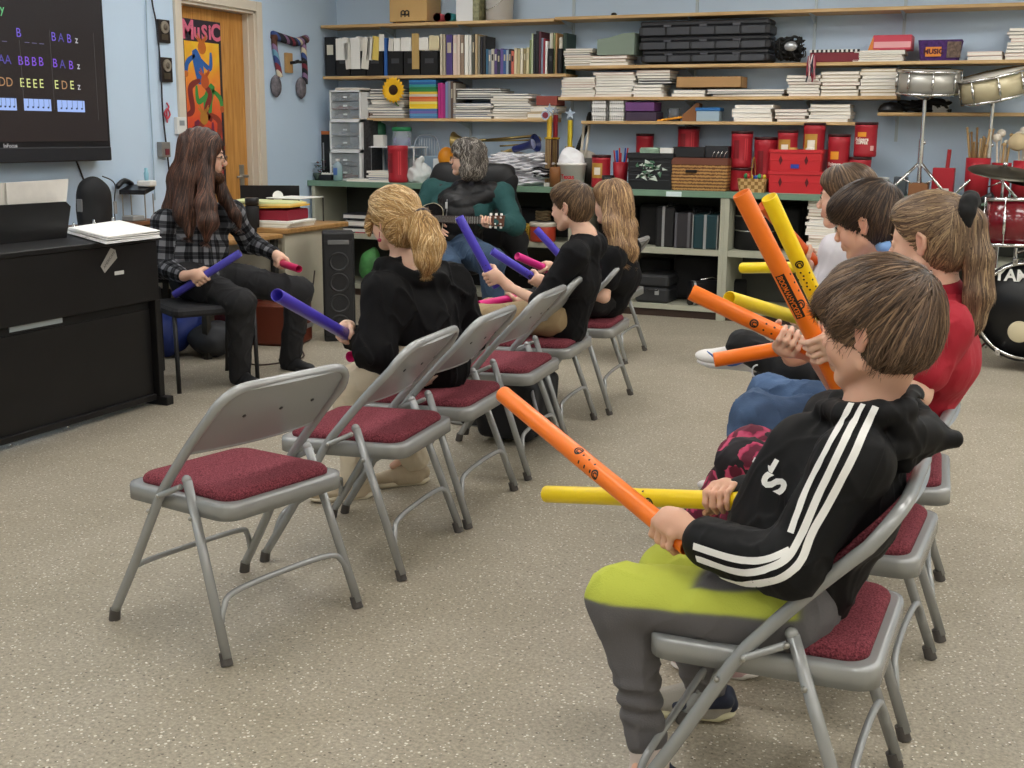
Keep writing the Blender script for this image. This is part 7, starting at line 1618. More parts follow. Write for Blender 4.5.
S=SDF(.004,.02); S.cap(an+(j['nkn']-an)*.32,an,.037,.037).cap(an,an-np.array([0,0,.05]),.038,.036).cap(an-np.array([0,0,.04]),an+np.array([-.03,-.09,-.06]),.035,.026)
sm_=mat('sock_knit','C9BDB6',.9,bump=.3,bscale=200); S2=SDF(.004,.02).cap(j['fan']+np.array([0,0,.03]),j['fan']-np.array([0,0,.03]),.036,.036); V,Q=S2.mesh(); mesh_np('sock',V,Q,sm_,B1)
V,Q=S.mesh(lambda P:.0012*np.sin(np.arctan2(P[1]-an[1],P[0]-an[0])*30)); mesh_np('sock',V,Q,mat('sock_knit','C9BDB6',.9,bump=.3,bscale=200),B1)
navy=cm('1B2338',.6); sg=mat('shoe_knit','9A958C',.8,bump=.3,bscale=300)
shoe(B1,j['nan']-np.array([0,0,.02]),j['nto'],sg,cm('D9D4C8',.6),z0=.004,accent=navy); shoe(B1,j['fan'],j['fto'],sg,cm('CFC9A8',.6),z0=.012,accent=navy)
# hair: mop from the crown, fringe forward
H=j['H']; S=SDF(.0042,.02); skull_hair(S,H,.014,thickback=.0)
S.ell(H.P(.035,0,.075),[.06,.075,.05],H.R,.02).ell(H.P(-.045,0,.008),[.066,.072,.068],H.R,.02).ell(H.P(.072,0,.062),[.034,.066,.036],H.R,.02)
for b in (1,-1): S.cap(H.P(.02,b*.072,.045),H.P(.022,b*.074,.01),.02,.010,.02); 
for b in (1,-1): S.ell(H.P(.000,b*.090,-.012),[.040,.03,.040],H.R,.010,True)
S.ell(H.P(.092,0,-.045),[.066,.09,.072],H.R,.012,True); S.ell(H.P(.02,0,-.13),[.12,.1,.06],H.R,.02,True)
cr=H.P(-.085,-.01,.085)
def flow(p):
    v=p-cr; return nv(v)*1.0+H.f*.45-H.u*.5
hairdo(B1,S,flow,4200,[hexc('584434'),hexc('6E5744'),hexc('3E2F25'),hexc('866C54')],steps=12,step=.0095,w=.0017,seed=3,lift=.0032,tiplift=.003,free=.68,curl=.05,jitter=.45,disp=lambda P:.005*wob(P,45,1))
W3=lambda *a: np.array(a,float)
def tubeend(A,B,ext): return B+nv(B-A)*ext
def straight(H,tie): # flow towards a hair tie
    def f(p): return nv(tie-p)
    return f
# ---------------------------------------------------------------- girl in red shirt with ponytail (right row, second)
def person2():
    c=3.02; H=Head(J(928,242,c),(-.93,.33,-.16),(-.06,0,1),.90)
    j=dict(H=H,nb=J(939,298,c),ch=J(932,355,c),pv=W3(-.32,3.0,.555),nsh=J(942,330,2.87),nel=J(918,395,2.80),nwr=J(838,362,2.80),fsh=J(935,312,3.17),fel=W3(-.42,3.2,.72),fwr=J(812,352,3.06),
     nhp=W3(-.32,2.91,.55),nkn=J(742,464,2.87),nan=W3(-.62,2.93,.12),nto=W3(-.85,2.9,.03),fhp=W3(-.32,3.1,.55),fkn=J(752,450,3.12),fan=W3(-.92,3.25,.12),fto=W3(-1.2,3.3,.03))
    A,B=J(741,193,2.66),J(840,388,2.82); d=nv(B-A); g=J(818,345,2.79); g=A+d*((g-A)@d)
    A2,B2=J(691,292,2.95),J(818,352,3.02); d2=nv(B2-A2); g2=J(790,340,3.0); g2=A2+d2*((g2-A2)@d2)
    def hands(S): grip(S,g,d,j['nwr'],toward=nv(CAMP-g)*.3,hint=W3(-1,0,0),s=.9,tside=-1); grip(S,g2,d2,j['fwr'],toward=nv(CAMP-g2)*.9,hint=W3(-1,0,-.3),s=.88,tside=-1)
    P=body('person','girl with long brown ponytail and black scrunchie in a red shirt and rose leggings',j,SK2,.0042,.92,hands=hands,brow='7A5A40',iris='4A6A7A')
    sound_tube(A,B,'F0781C','tallest orange percussion tube, held upright by the girl in the red shirt',marks=((.39,'brand',.35),(.41,'dots',-.45),(.55,'ring',-.3)))
    sound_tube(A2,B2,'F0781C','orange percussion tube slanting left above the white sneaker',marks=((.5,'ring',.2),(.58,'dots',0)))
    S=top_sdf(j,.93,.005,(.064,.056,.04,.03),full=False,torso=(.10,.112,.108)); S.cap(j['nb']+W3(0,0,-.01),j['nb']+W3(0,0,-.05),.058,.08,.02)
    cloth('shirt',S,mat('shirt_red','A5182C',.75,bump=.15,bscale=120),P,seed=3,amp=.004)
    S=SDF(.004,.01); S.cap(j['nb']+W3(-.0,0,.012),j['nb']+W3(0,0,-.004),.057,.061); V,Q=S.mesh(); mesh_np('collar',V,Q,mat('collar_red','96142A',.8),P)
    lm=mat('rose_leggings','16121A',.7); nt,b,L=nodes(lm); tc=nt.nodes.new('ShaderNodeTexCoord')
    mp=nt.nodes.new('ShaderNodeMapping'); mp.inputs['Location'].default_value=(.3,.1,.2); L(tc.outputs['Object'],mp.inputs['Vector'])
    v=nt.nodes.new('ShaderNodeTexVoronoi'); v.inputs['Scale'].default_value=10; L(mp.outputs['Vector'],v.inputs['Vector'])
    nz=nt.nodes.new('ShaderNodeTexNoise'); nz.inputs['Scale'].default_value=40; L(tc.outputs['Object'],nz.inputs['Vector'])
    wv=nt.nodes.new('ShaderNodeMath'); wv.operation='MULTIPLY_ADD'; L(v.outputs['Distance'],wv.inputs[0]); wv.inputs[1].default_value=19.; nz2=nt.nodes.new('ShaderNodeTexNoise'); nz2.inputs['Scale'].default_value=22; L(tc.outputs['Object'],nz2.inputs['Vector']); nm=nt.nodes.new('ShaderNodeMath'); nm.operation='MULTIPLY'; L(nz2.outputs['Fac'],nm.inputs[0]); nm.inputs[1].default_value=9.; L(nm.outputs[0],wv.inputs[2]); 
    sn=nt.nodes.new('ShaderNodeMath'); sn.operation='SINE'; L(wv.outputs[0],sn.inputs[0])
    r1=ramp2(nt,sn.outputs[0],[(.1,hexc('6A1638')),(.4,hexc('B83262')),(.9,hexc('D4577F'))]); r0=ramp2(nt,v.outputs['Color'],[(0,hexc('B23A5A')),(.5,hexc('A82A72')),(1,hexc('C24848'))])
    mx=nt.nodes.new('ShaderNodeMix'); mx.data_type='RGBA'; mx.blend_type='MULTIPLY'; mx.inputs['Factor'].default_value=.35; L(r1.outputs['Color'],mx.inputs['A']); L(r0.outputs['Color'],mx.inputs['B'])
    ad=nt.nodes.new('ShaderNodeMath'); ad.operation='MULTIPLY_ADD'; L(nz.outputs['Fac'],ad.inputs[0]); ad.inputs[1].default_value=.35; L(v.outputs['Distance'],ad.inputs[2])
    lt=nt.nodes.new('ShaderNodeMath'); lt.operation='LESS_THAN'; L(ad.outputs[0],lt.inputs[0]); lt.inputs[1].default_value=.70
    m2=nt.nodes.new('ShaderNodeMix'); m2.data_type='RGBA'; L(lt.outputs[0],m2.inputs['Factor']); m2.inputs['A'].default_value=(*hexc('17121A'),1); L(mx.outputs['Result'],m2.inputs['B']); L(m2.outputs['Result'],b.inputs['Base Color'])
    S=pants_sdf(j,.95,.005,(.10,.085,.066,.06,.045)); cloth('leggings',S,lm,P,seed=8,amp=.006)
    shoe(P,j['nan'],j['nto'],cm('C9A9A9',.6),cm('E4DEDA',.6),.21,.004); shoe(P,j['fan'],j['fto'],mat('shoe_pinkwhite','DDCFC9',.6),cm('C98A90',.6),.21,.004)
    S=SDF(.0045,.02); skull_hair(S,H,.007); S.ell(H.P(.03,0,.075),[.055,.066,.040],H.R,.02).ell(H.P(-.05,0,-.0),[.06,.068,.075],H.R,.02)
    S.ell(H.P(.106,0,-.01),[.072,.1,.084],H.R,.01,True)
    for b in (1,-1): S.ell(H.P(-.008,b*.088,-.008),[.028,.024,.034],H.R,.01,True)
    tie=J(966,213,3.0); S.cap(H.P(-.08,0,.05),tie,.045,.02,.02)
    tl=[tie,J(972,222,3.0),J(978,258,2.99),J(979,296,2.98),J(972,322,2.98),J(967,336,2.99)]
    S.chain(tl,[.018,.026,.031,.030,.024,.010],.015)
    def fl(p):
        if p[2]<tie[2]+.03 and p[0]>tie[0]-.03+ (tie[2]-p[2])*.0: return W3(.03,-.02,-1)
        return nv(tie-p)
    hairdo(P,S,fl,4200,[hexc('6C5744'),hexc('8A7258'),hexc('4E3D30'),hexc('A68D6C')],steps=13,step=.012,w=.0017,seed=5,lift=.0018,disp=lambda P_:.002*wob(P_,70,1),free=.85)
    S=SDF(.004,.01); dd=nv(nv(tie-H.P(-.05,0,.05))*.8+nv(tl[1]-tie)*.6); a1=nv(np.cross(dd,[0,1,0])); a2=np.cross(dd,a1)
    for k in range(9): t=k*2*PI/9; S.ell(tie+dd*.004+(a1*math.cos(t)+a2*math.sin(t))*.032,(.022,.022,.023),None,.006)
    V,Q=S.mesh(lambda P_:.002*wob(P_,160,2)); mesh_np('scrunchie',V,Q,mat('scrunchie_black','0E0E10',.8),P)
def ramp2(nt,src,stops):
    r=nt.nodes.new('ShaderNodeValToRGB'); e=r.color_ramp.elements; e[0].position,e[0].color=stops[0][0],(*stops[0][1],1); e[1].position,e[1].color=stops[1][0],(*stops[1][1],1)
    for p,c in stops[2:]: q=e.new(p); q.color=(*c,1)
    nt.links.new(src,r.inputs['Fac']); return r
person2()
def short_hair(P,H,cols,t=.010,n=2200,seed=1,fringe=.0,low=.0,step=.009,w=.0017,cut=None,crown=(-.08,0,.085),ear=1.,steps=9):
    S=SDF(.0048,.02); skull_hair(S,H,t); S.ell(H.P(.03,0,.075),[.06,.070,.046],H.R,.02).ell(H.P(-.05,0,-.01+low),[.06,.068,.078],H.R,.02)
    if fringe: S.ell(H.P(.07,0,.062),[.032,.062,.03+fringe],H.R,.02)
    for b in (1,-1): S.ell(H.P(-.002,b*.086,-.008),[.030*ear,.022,.032],H.R,.012,True)
    c=cut or (.095,0,-.040); S.ell(H.P(*c),[.068,.1,.07],H.R,.012,True); S.ell(H.P(.03,0,-.13),[.12,.12,.06],H.R,.02,True)
    cr=H.P(*crown)
    hairdo(P,S,lambda p: nv(p-cr)+H.f*.35-H.u*.5,n,cols,steps=steps,step=step,w=w,seed=seed,lift=.002,tiplift=.001)
# ---------------------------------------------------------------- dark-haired boy in jeans (right row, third)
def person3():
    c=3.64; H=Head(J(867,224,c),(-.94,.20,-.30),(-.2,0,1),.93)
    j=dict(H=H,nb=J(888,268,c),ch=J(893,330,c),pv=W3(-.36,3.64,.555),nsh=J(893,290,3.49),nel=W3(-.42,3.44,.72),nwr=J(822,348,3.40),fsh=J(890,283,3.8),fel=W3(-.45,3.85,.74),fwr=J(842,330,3.75),
      nhp=W3(-.38,3.55,.55),nkn=J(755,414,3.50),nan=W3(-.74,3.5,.11),nto=W3(-.95,3.5,.03),fhp=W3(-.38,3.74,.55),fkn=J(768,396,3.80),fan=W3(-.72,3.8,.11),fto=W3(-.95,3.8,.03))
    A,B=J(714,360,3.28),J(808,344,3.36); d=nv(B-A); g=A+d*((J(793,346,3.34)-A)@d)
    A2,B2=J(769,197,3.05),J(852,376,3.3); d2=nv(B2-A2); g2=A2+d2*((J(838,345,3.26)-A2)@d2)
    def hands(S): grip(S,g,d,j['nwr'],toward=nv(CAMP-g)*.9,hint=W3(-1,0,-.3),s=.88,tside=-1); grip(S,g2,d2,j['fwr'],hint=W3(-1,0,0),s=.88,tside=-1)
    P=body('person','boy with short dark brown hair and blue jeans looking down, behind ponytail girl',j,SK,.0045,.9,hands=hands,brow='2E211A')
    sound_tube(A,B,'F0781C','short-looking orange percussion tube, lowest of the right row bundle',marks=((.8,'ring',.2),))
    sound_tube(A2,B2,'FCDD1C','tallest yellow percussion tube, beside the tallest orange one',marks=((.34,'ring',.1),(.40,'dots',-.2),(.38,'dots',.8)))
    S=top_sdf(j,.92,.006,(.06,.052,.045,.036)); S.ell(J(890,246,3.62),(.045,.06,.03),None,.02); cloth('sweatshirt',S,mat('shirt_blue','7FA6DC',.8),P,seed=4,amp=.004)
    jean=mat('denim','4A6285',.85,bump=.3,bscale=220,vary=.35,vscale=7); S=pants_sdf(j,.95,.0055,(.10,.088,.07,.066,.056)); cloth('jeans',S,jean,P,seed=9,amp=.009,fr=24,fine=.004)
    shoe(P,j['nan'],j['nto'],cm('2E2F35',.6),cm('D9D6D0',.6),.22,.004); shoe(P,j['fan'],j['fto'],MATS['colour_2E2F35_60'],MATS['colour_D9D6D0_60'],.22,.004)
    short_hair(P,H,[hexc('33261E'),hexc('46352A'),hexc('221812'),hexc('574434')],.013,2800,11,.006,cut=(.092,0,-.047))
person3()
# ---------------------------------------------------------------- white shirted child at the end of right row
def person4():
    c=4.36; H=Head(J(846,199,c),(-.96,.12,-.08),(0,0,1),.93)
    j=dict(H=H,nb=J(858,233,c),ch=J(838,285,c),pv=W3(-.55,4.36,.56),nsh=J(838,252,4.2),nel=J(828,315,4.14),nwr=J(800,315,4.1),fsh=J(862,245,4.52),fel=W3(-.7,4.6,.75),fwr=J(812,275,4.35),
      nhp=W3(-.58,4.27,.56),nkn=J(792,372,4.0),nan=J(747,347,4.02),nto=J(706,338,4.02),fhp=W3(-.58,4.46,.56),fkn=J(775,360,4.5),fan=W3(-.95,4.5,.11),fto=W3(-1.2,4.5,.03))
    A,B=J(763,205,4.1),J(814,262,4.35); d=nv(B-A); g2=A+d*((J(810,258,4.32)-A)@d)
    A2,B2=J(729,298,3.42),J(812,322,3.95); d2=nv(B2-A2); g=A2+d2*((J(800,318,3.9)-A2)@d2)
    def hands(S): grip(S,g,d2,j['nwr'],hint=W3(-1,0,0),s=.86,tside=-1); grip(S,g2,d,j['fwr'],hint=W3(-1,0,0),s=.86,tside=-1)
    P=body('person','child with brown hair in white shirt and black trousers, farthest in the right row',j,SK2,.005,.9,hands=hands)
    sound_tube(A,B,'E8641C','thin-looking orange percussion tube behind the tallest yellow one'); sound_tube(A2,B2,'FCDD1C','yellow percussion tube just above the white sneaker',marks=((.9,'band',0),(.85,'dots',0)))
    A3,B3=J(742,268,4.55),J(818,267,4.38); sound_tube(A3,B3,'FCDD1C','level yellow percussion tube in front of the empty cabinet bay',marks=((.8,'ring',.2),))
    S=top_sdf(j,.92,.006,(.062,.056,.05,.04),full=False); cloth('t_shirt',S,mat('shirt_white','D6D3DA',.8),P,seed=4,amp=.005)
    S=pants_sdf(j,.95,.006,(.10,.088,.072,.066,.056)); cloth('trousers',S,mat('trouser_black','121215',.8),P,seed=6,amp=.005)
    so=shoe(P,j['nan']+W3(0,0,-.0),j['nto'],cm('E2E0DE',.5),cm('D9D9DA',.5),.24,None,up=nv(W3(0,-.25,1)),accent=cm('3C3658',.5))
    m=MB(); p=j['nan']; f=nv(j['nto']-p); 
    sw=[p+f*q[0]+W3(0,-.043,q[1]) for q in ((.0,-.045),(.05,-.062),(.10,-.05),(.13,-.035))]; m.tube(spline(sw,5),[.002,.004,.006,.008,.009,.009,.008,.008,.007,.006,.005,.004,.003,.003,.002,.001][:16],6); m.build('side_mark',cm('3F66B0',.4),so)
    shoe(P,j['fan'],j['fto'],MATS['colour_E2E0DE_50'],MATS['colour_D9D9DA_50'],.23,.004)
    r=MB(); q=J(758,371,3.93); r.tube([tuple(q+W3(.018*math.cos(t*PI/8),-.01,.022*math.sin(t*PI/8))) for t in range(4,15)],.003,6); r.build('drawstring',cm('D9D9DE',.4),P)
    S=SDF(.005,.02); skull_hair(S,H,.008); S.ell(H.P(-.05,0,-.03),[.062,.070,.095],H.R,.02).ell(H.P(.03,0,.07),[.055,.07,.05],H.R,.02); S.ell(H.P(.102,0,-.03),[.072,.1,.085],H.R,.01,True)
    hairdo(P,S,lambda p: nv(p-H.P(.02,0,.12))*1.-H.u*.6-H.f*.2,1800,[hexc('574434'),hexc('715A44'),hexc('3E2F24'),hexc('806850')],steps=11,step=.012,w=.002,seed=8)
person4()
# ---------------------------------------------------------------- hooded blonde child (left row, third chair)
def person5():
    c=3.96; H=Head(J(394,222,c),(-.90,.36,-.10),(0,0,1),.96)
    j=dict(H=H,nb=J(402,268,c),ch=J(415,315,c),pv=W3(-2.03,3.97,.555),nsh=J(385,295,3.80),nel=J(376,352,3.70),nwr=J(353,336,3.85),fsh=J(450,285,4.13),fel=J(470,335,4.17),fwr=J(392,350,4.0),
      nhp=W3(-2.08,3.88,.55),nkn=J(352,388,3.86),nan=J(356,466,3.86),nto=J(335,500,3.80),fhp=W3(-2.08,4.07,.55),fkn=J(372,372,4.08),fan=J(412,452,4.12),fto=J(388,470,4.05))
    A,B=J(277,295,3.05),J(352,338,3.82); d=nv(B-A); g=A+d*((J(345,333,3.76)-A)@d)
    A2,B2=J(350,357,3.78),J(388,346,4.05); d2=nv(B2-A2); g2=A2+d2*.36 if np.linalg.norm(B2-A2)>.4 else B2-d2*.05
    def hands(S): grip(S,g,d,j['nwr'],toward=nv(CAMP-g)*.8,hint=W3(-1,0,-.3),s=.9,tside=-1); grip(S,B2-d2*.05,d2,j['fwr'],hint=W3(-1,0,0),s=.86,tside=-1)
    P=body('person','blonde child with ponytail in black hoodie and cream trousers, back to the camera',j,SK2,.0045,.92,hands=hands,brow='A88A60')
    sound_tube(A,B,'4A3FB8','blue-violet percussion tube held out by the blonde hooded child',marks=((.75,'dots',.3),(.7,'band',0))); sound_tube(A2,B2,'D6207C','magenta percussion tube end low beside the blonde child\'s sleeve')
    S=top_sdf(j,1.,.0052,(.075,.072,.068,.05),torso=(.125,.138,.135),low=.02,kk=.04); nb=j['nb']
    S.chain([nb+W3(-.07,-.04,.0),nb+W3(-.03,-.08,.015),nb+W3(.04,-.10,.0),nb+W3(.11,-.07,-.03),nb+W3(.14,.02,-.045),nb+W3(.11,.10,-.02),nb+W3(.03,.11,.01),nb+W3(-.05,.07,.02)],[.022,.028,.032,.034,.036,.034,.03,.022],.012); S.cap(nb+W3(.08,0,-.06),nb+W3(.15,.03,-.16),.075,.05,.02); S.ell(nb+W3(.05,0,.03),(.06,.07,.04),None,.01,True)
    S.cap(j['nel'],j['nwr']+W3(.01,0,0),.066,.042,.02)
    cloth('hoodie',S,mat('hoodie_black','0B0B0D',.85,spec=.25,bump=.2,bscale=200),P,seed=7,amp=.013,fr=17,fine=.004)
    S=pants_sdf(j,1.0,.0055,(.11,.095,.080,.076,.062)); cloth('trousers',S,mat('trouser_cream','CFC3AC',.85,bump=.2,bscale=200),P,seed=2,amp=.006)
    bm=mat('boot_beige','B5A58C',.7,bump=.2,bscale=120); shoe(P,j['nan'],j['nto'],bm,cm('D9CFB8',.6),.25,.004); shoe(P,j['fan'],j['fto'],bm,cm('D9CFB8',.6),.25,.004)
    S=SDF(.0048,.02); skull_hair(S,H,.013); S.ell(H.P(.03,0,.075),[.062,.072,.048],H.R,.02).ell(H.P(-.05,0,-.015),[.062,.070,.08],H.R,.02)
    S.ell(H.P(.10,0,-.035),[.07,.1,.07],H.R,.01,True)
    for b in (1,-1): S.ell(H.P(-.0,b*.088,-.008),[.026,.022,.034],H.R,.01,True); S.chain([H.P(.06,b*.055,.05),H.P(.085,b*.06,.0),H.P(.085,b*.062,-.05)],[.014,.012,.004],.01)
    tie=J(421,216,3.93); S.cap(H.P(-.08,0,.03),tie,.045,.022,.02)
    tl=[tie,J(427,227,3.9),J(431,245,3.88),J(428,260,3.87),J(426,272,3.87)]; S.chain(tl,[.022,.036,.043,.038,.012],.02)
    S.chain([tie,J(420,235,3.88),J(418,262,3.87)],[.02,.032,.008],.02)
    def fl(p):
        if (p-tie)@nv(tl[1]-tie)>.0 and np.linalg.norm(p-H.C)>.115*H.s: return W3(.02+.25*math.sin(p[2]*60),0,-1)
        return nv(tie-p)
    hairdo(P,S,fl,4200,[hexc('A88350'),hexc('CBA873'),hexc('8A683E'),hexc('DDC193')],steps=13,step=.011,w=.002,seed=5,lift=.003,disp=lambda P_:.004*wob(P_,55,1),jitter=.6,free=.8)
    m=MB(); dd=Vector(nv(tl[1]-tie)); a1=dd.cross(Vector((0,1,0))).normalized(); a2=dd.cross(a1); m.tube([Vector(tie)+(a1*math.cos(t*PI/8)+a2*math.sin(t*PI/8))*.03 for t in range(16)],.008,8,close=True); m.build('hair_tie',cm('3A3640',.5),P)
    m=MB(); e=H.P(-.005,.08,-.035); m.cyl(tuple(e),tuple(e-W3(0,0,.02)),.002,n=6); m.ball(tuple(e-W3(0,0,.03)),.008,10); m.build('earring',cm('9A2F4A',.4),P)
person5()
# ---------------------------------------------------------------- short-haired boy in black (left row, fifth chair)
def person6():
    c=5.22; H=Head(J(571,208,c),(-.97,.18,-.12),(-.03,0,1),.94)
    j=dict(H=H,nb=J(585,236,c),ch=J(577,278,c),pv=W3(-1.98,5.23,.555),nsh=J(574,255,5.06),nel=J(541,303,4.98),nwr=J(508,286,5.02),fsh=J(593,244,5.38),fel=J(560,290,5.45),fwr=J(530,300,5.36),
      nhp=W3(-2.03,5.14,.55),nkn=W3(-2.42,5.12,.52),nan=W3(-2.38,5.12,.11),nto=W3(-2.6,5.12,.03),fhp=W3(-2.03,5.33,.55),fkn=W3(-2.42,5.36,.52),fan=W3(-2.38,5.36,.11),fto=W3(-2.6,5.36,.03))
    A,B=J(459,217,4.92),J(497,287,5.02); d=nv(B-A); g=A+d*((J(492,277,5.0)-A)@d)
    A2,B2=J(479,305,5.15),J(524,296,5.36); d2=nv(B2-A2)
    def hands(S): grip(S,g,d,j['nwr'],toward=nv(CAMP-g)*.8,hint=W3(-1,0,0),s=.92,tside=-1); grip(S,B2-d2*.05,d2,j['fwr'],hint=W3(-1,0,0),s=.88,tside=-1)
    P=body('person','boy with short brown hair in black top and khaki trousers, left row',j,SK2,.0045,.93,hands=hands,brow='5A4230')
    sound_tube(A,B,'4A3FB8','blue-violet percussion tube held upright by the short-haired boy in black',marks=((.68,'dots',.3),)); sound_tube(A2,B2,'D6207C','magenta percussion tube low in front of the short-haired boy')
    S=top_sdf(j,.95,.0055,(.062,.054,.05,.04),torso=(.10,.112,.115),cutn=.10,low=.06); cloth('shirt',S,mat('shirt_black','0D0D10',.8,spec=.25,bump=.15,bscale=150),P,seed=5,amp=.005)
    S=pants_sdf(j,.95,.006,(.10,.088,.07,.066,.055)); cloth('trousers',S,mat('trouser_khaki','9A8564',.85,bump=.2,bscale=200),P,seed=6)
    k_=cm('2A2B30',.6)
    for q in 'nf': shoe(P,j[q+'an'],j[q+'to'],k_,cm('8A8A88',.6),.23,.004)
    short_hair(P,H,[hexc('57422F'),hexc('6F573F'),hexc('3C2C1F'),hexc('846A4C')],.008,2200,4,.0,crown=(-.07,0,.09),cut=(.09,0,-.035),step=.008,low=.02)
person6()
# backpack under his chair
S=SDF(.008,.03); S.rb((-2.12,5.0,.16),(.10,.14,.10),.04).ell((-2.2,4.9,.16),(.10,.08,.12)); V,Q=S.mesh(lambda P:.008*wob(P,30,3)); o=mesh_np('backpack',V,Q,mat('backpack_black','121318',.7)); tag(o,'black backpack on the floor under the short-haired boy\'s chair','backpack')
m=MB(); m.tube(spline([(-2.0,4.86,.28),(-1.95,4.8,.2),(-1.93,4.86,.06),(-1.95,4.95,.02)],5),.008,6); m.build('strap',cm('9A9AA0',.5),o)
# ---------------------------------------------------------------- long-haired girl in black (left row, sixth chair)
def person7():
    c=5.86; H=Head(J(611,204,c),(-.96,.22,-.05),(0,0,1),.92)
    j=dict(H=H,nb=J(618,237,c),ch=J(620,275,c),pv=W3(-1.98,5.86,.555),nsh=J(614,257,5.70),nel=J(604,297,5.63),nwr=J(556,290,5.66),fsh=J(628,248,6.02),fel=J(600,280,6.05),fwr=J(556,272,5.98),
      nhp=W3(-2.03,5.77,.55),nkn=W3(-2.42,5.75,.52),nan=W3(-2.38,5.75,.11),nto=W3(-2.6,5.75,.03),fhp=W3(-2.03,5.96,.55),fkn=W3(-2.42,5.98,.52),fan=W3(-2.38,5.98,.11),fto=W3(-2.6,5.98,.03))
    A,B=J(492,251,5.5),J(545,285,5.66); d=nv(B-A); A2,B2=J(517,256,5.75),J(553,272,5.97); d2=nv(B2-A2)
    def hands(S): grip(S,A+d*((J(537,280,5.63)-A)@d),d,j['nwr'],toward=nv(CAMP-B)*.8,hint=W3(-1,0,0),s=.88,tside=-1); grip(S,B2-d2*.05,d2,j['fwr'],hint=W3(-1,0,0),s=.88,tside=-1)
    P=body('person','girl with long wavy light brown hair in black, last occupied chair of left row',j,SK2,.005,.92,hands=hands)
    sound_tube(A,B,'4A3FB8','blue-violet percussion tube slanting down, between upright blue and magenta ones',marks=((.72,'ring',.2),(.62,'dots',0))); sound_tube(A2,B2,'E0328E','magenta percussion tube above the slanting blue one')
    A3,B3=J(536,229,6.1),J(566,262,6.15); sound_tube(A3,B3,'4A3FB8','short-looking blue percussion tube just left of the boy\'s black shoulder')
    S=top_sdf(j,.93,.0058,(.062,.055,.05,.04),full=False,torso=(.10,.112,.112),low=.02); cloth('t_shirt',S,MATS['shirt_black'],P,seed=8,amp=.005)
    S=pants_sdf(j,.93,.006,(.10,.086,.066,.06,.048)); cloth('trousers',S,MATS['trouser_black'],P,seed=9)
    for q in 'nf': shoe(P,j[q+'an'],j[q+'to'],cm('2A2B30',.6),cm('8A8A88',.6),.22,.004)
    S=SDF(.005,.02); skull_hair(S,H,.012); S.ell(H.P(.03,0,.07),[.06,.072,.05],H.R,.02).ell(H.P(-.05,0,-.05),[.06,.078,.11],H.R,.03)
    S.chain([H.P(-.03,.065,-.02),J(612,225,5.74),J(618,246,5.72),J(624,262,5.73)],[.03,.036,.036,.01],.03); S.chain([H.P(-.07,.0,-.05),J(624,230,5.84),J(627,250,5.82),J(628,264,5.82)],[.052,.054,.050,.014],.03); S.chain([H.P(-.05,-.05,-.05),J(629,225,5.93),J(631,246,5.92)],[.035,.034,.010],.03)
    S.ell(H.P(.112,0,-.03),[.074,.1,.10],H.R,.01,True); 
    hairdo(P,S,lambda p: nv(p-H.P(.0,0,.13))*.8+W3(.25*math.sin(p[2]*70+p[1]*40),.2*math.cos(p[2]*60),-1.1),4200,[hexc('86674A'),hexc('A88660'),hexc('634A34'),hexc('C4A172')],steps=15,step=.013,w=.0022,seed=6,lift=.003,disp=lambda P_:.005*wob(P_,45,1),jitter=.5)
person7()
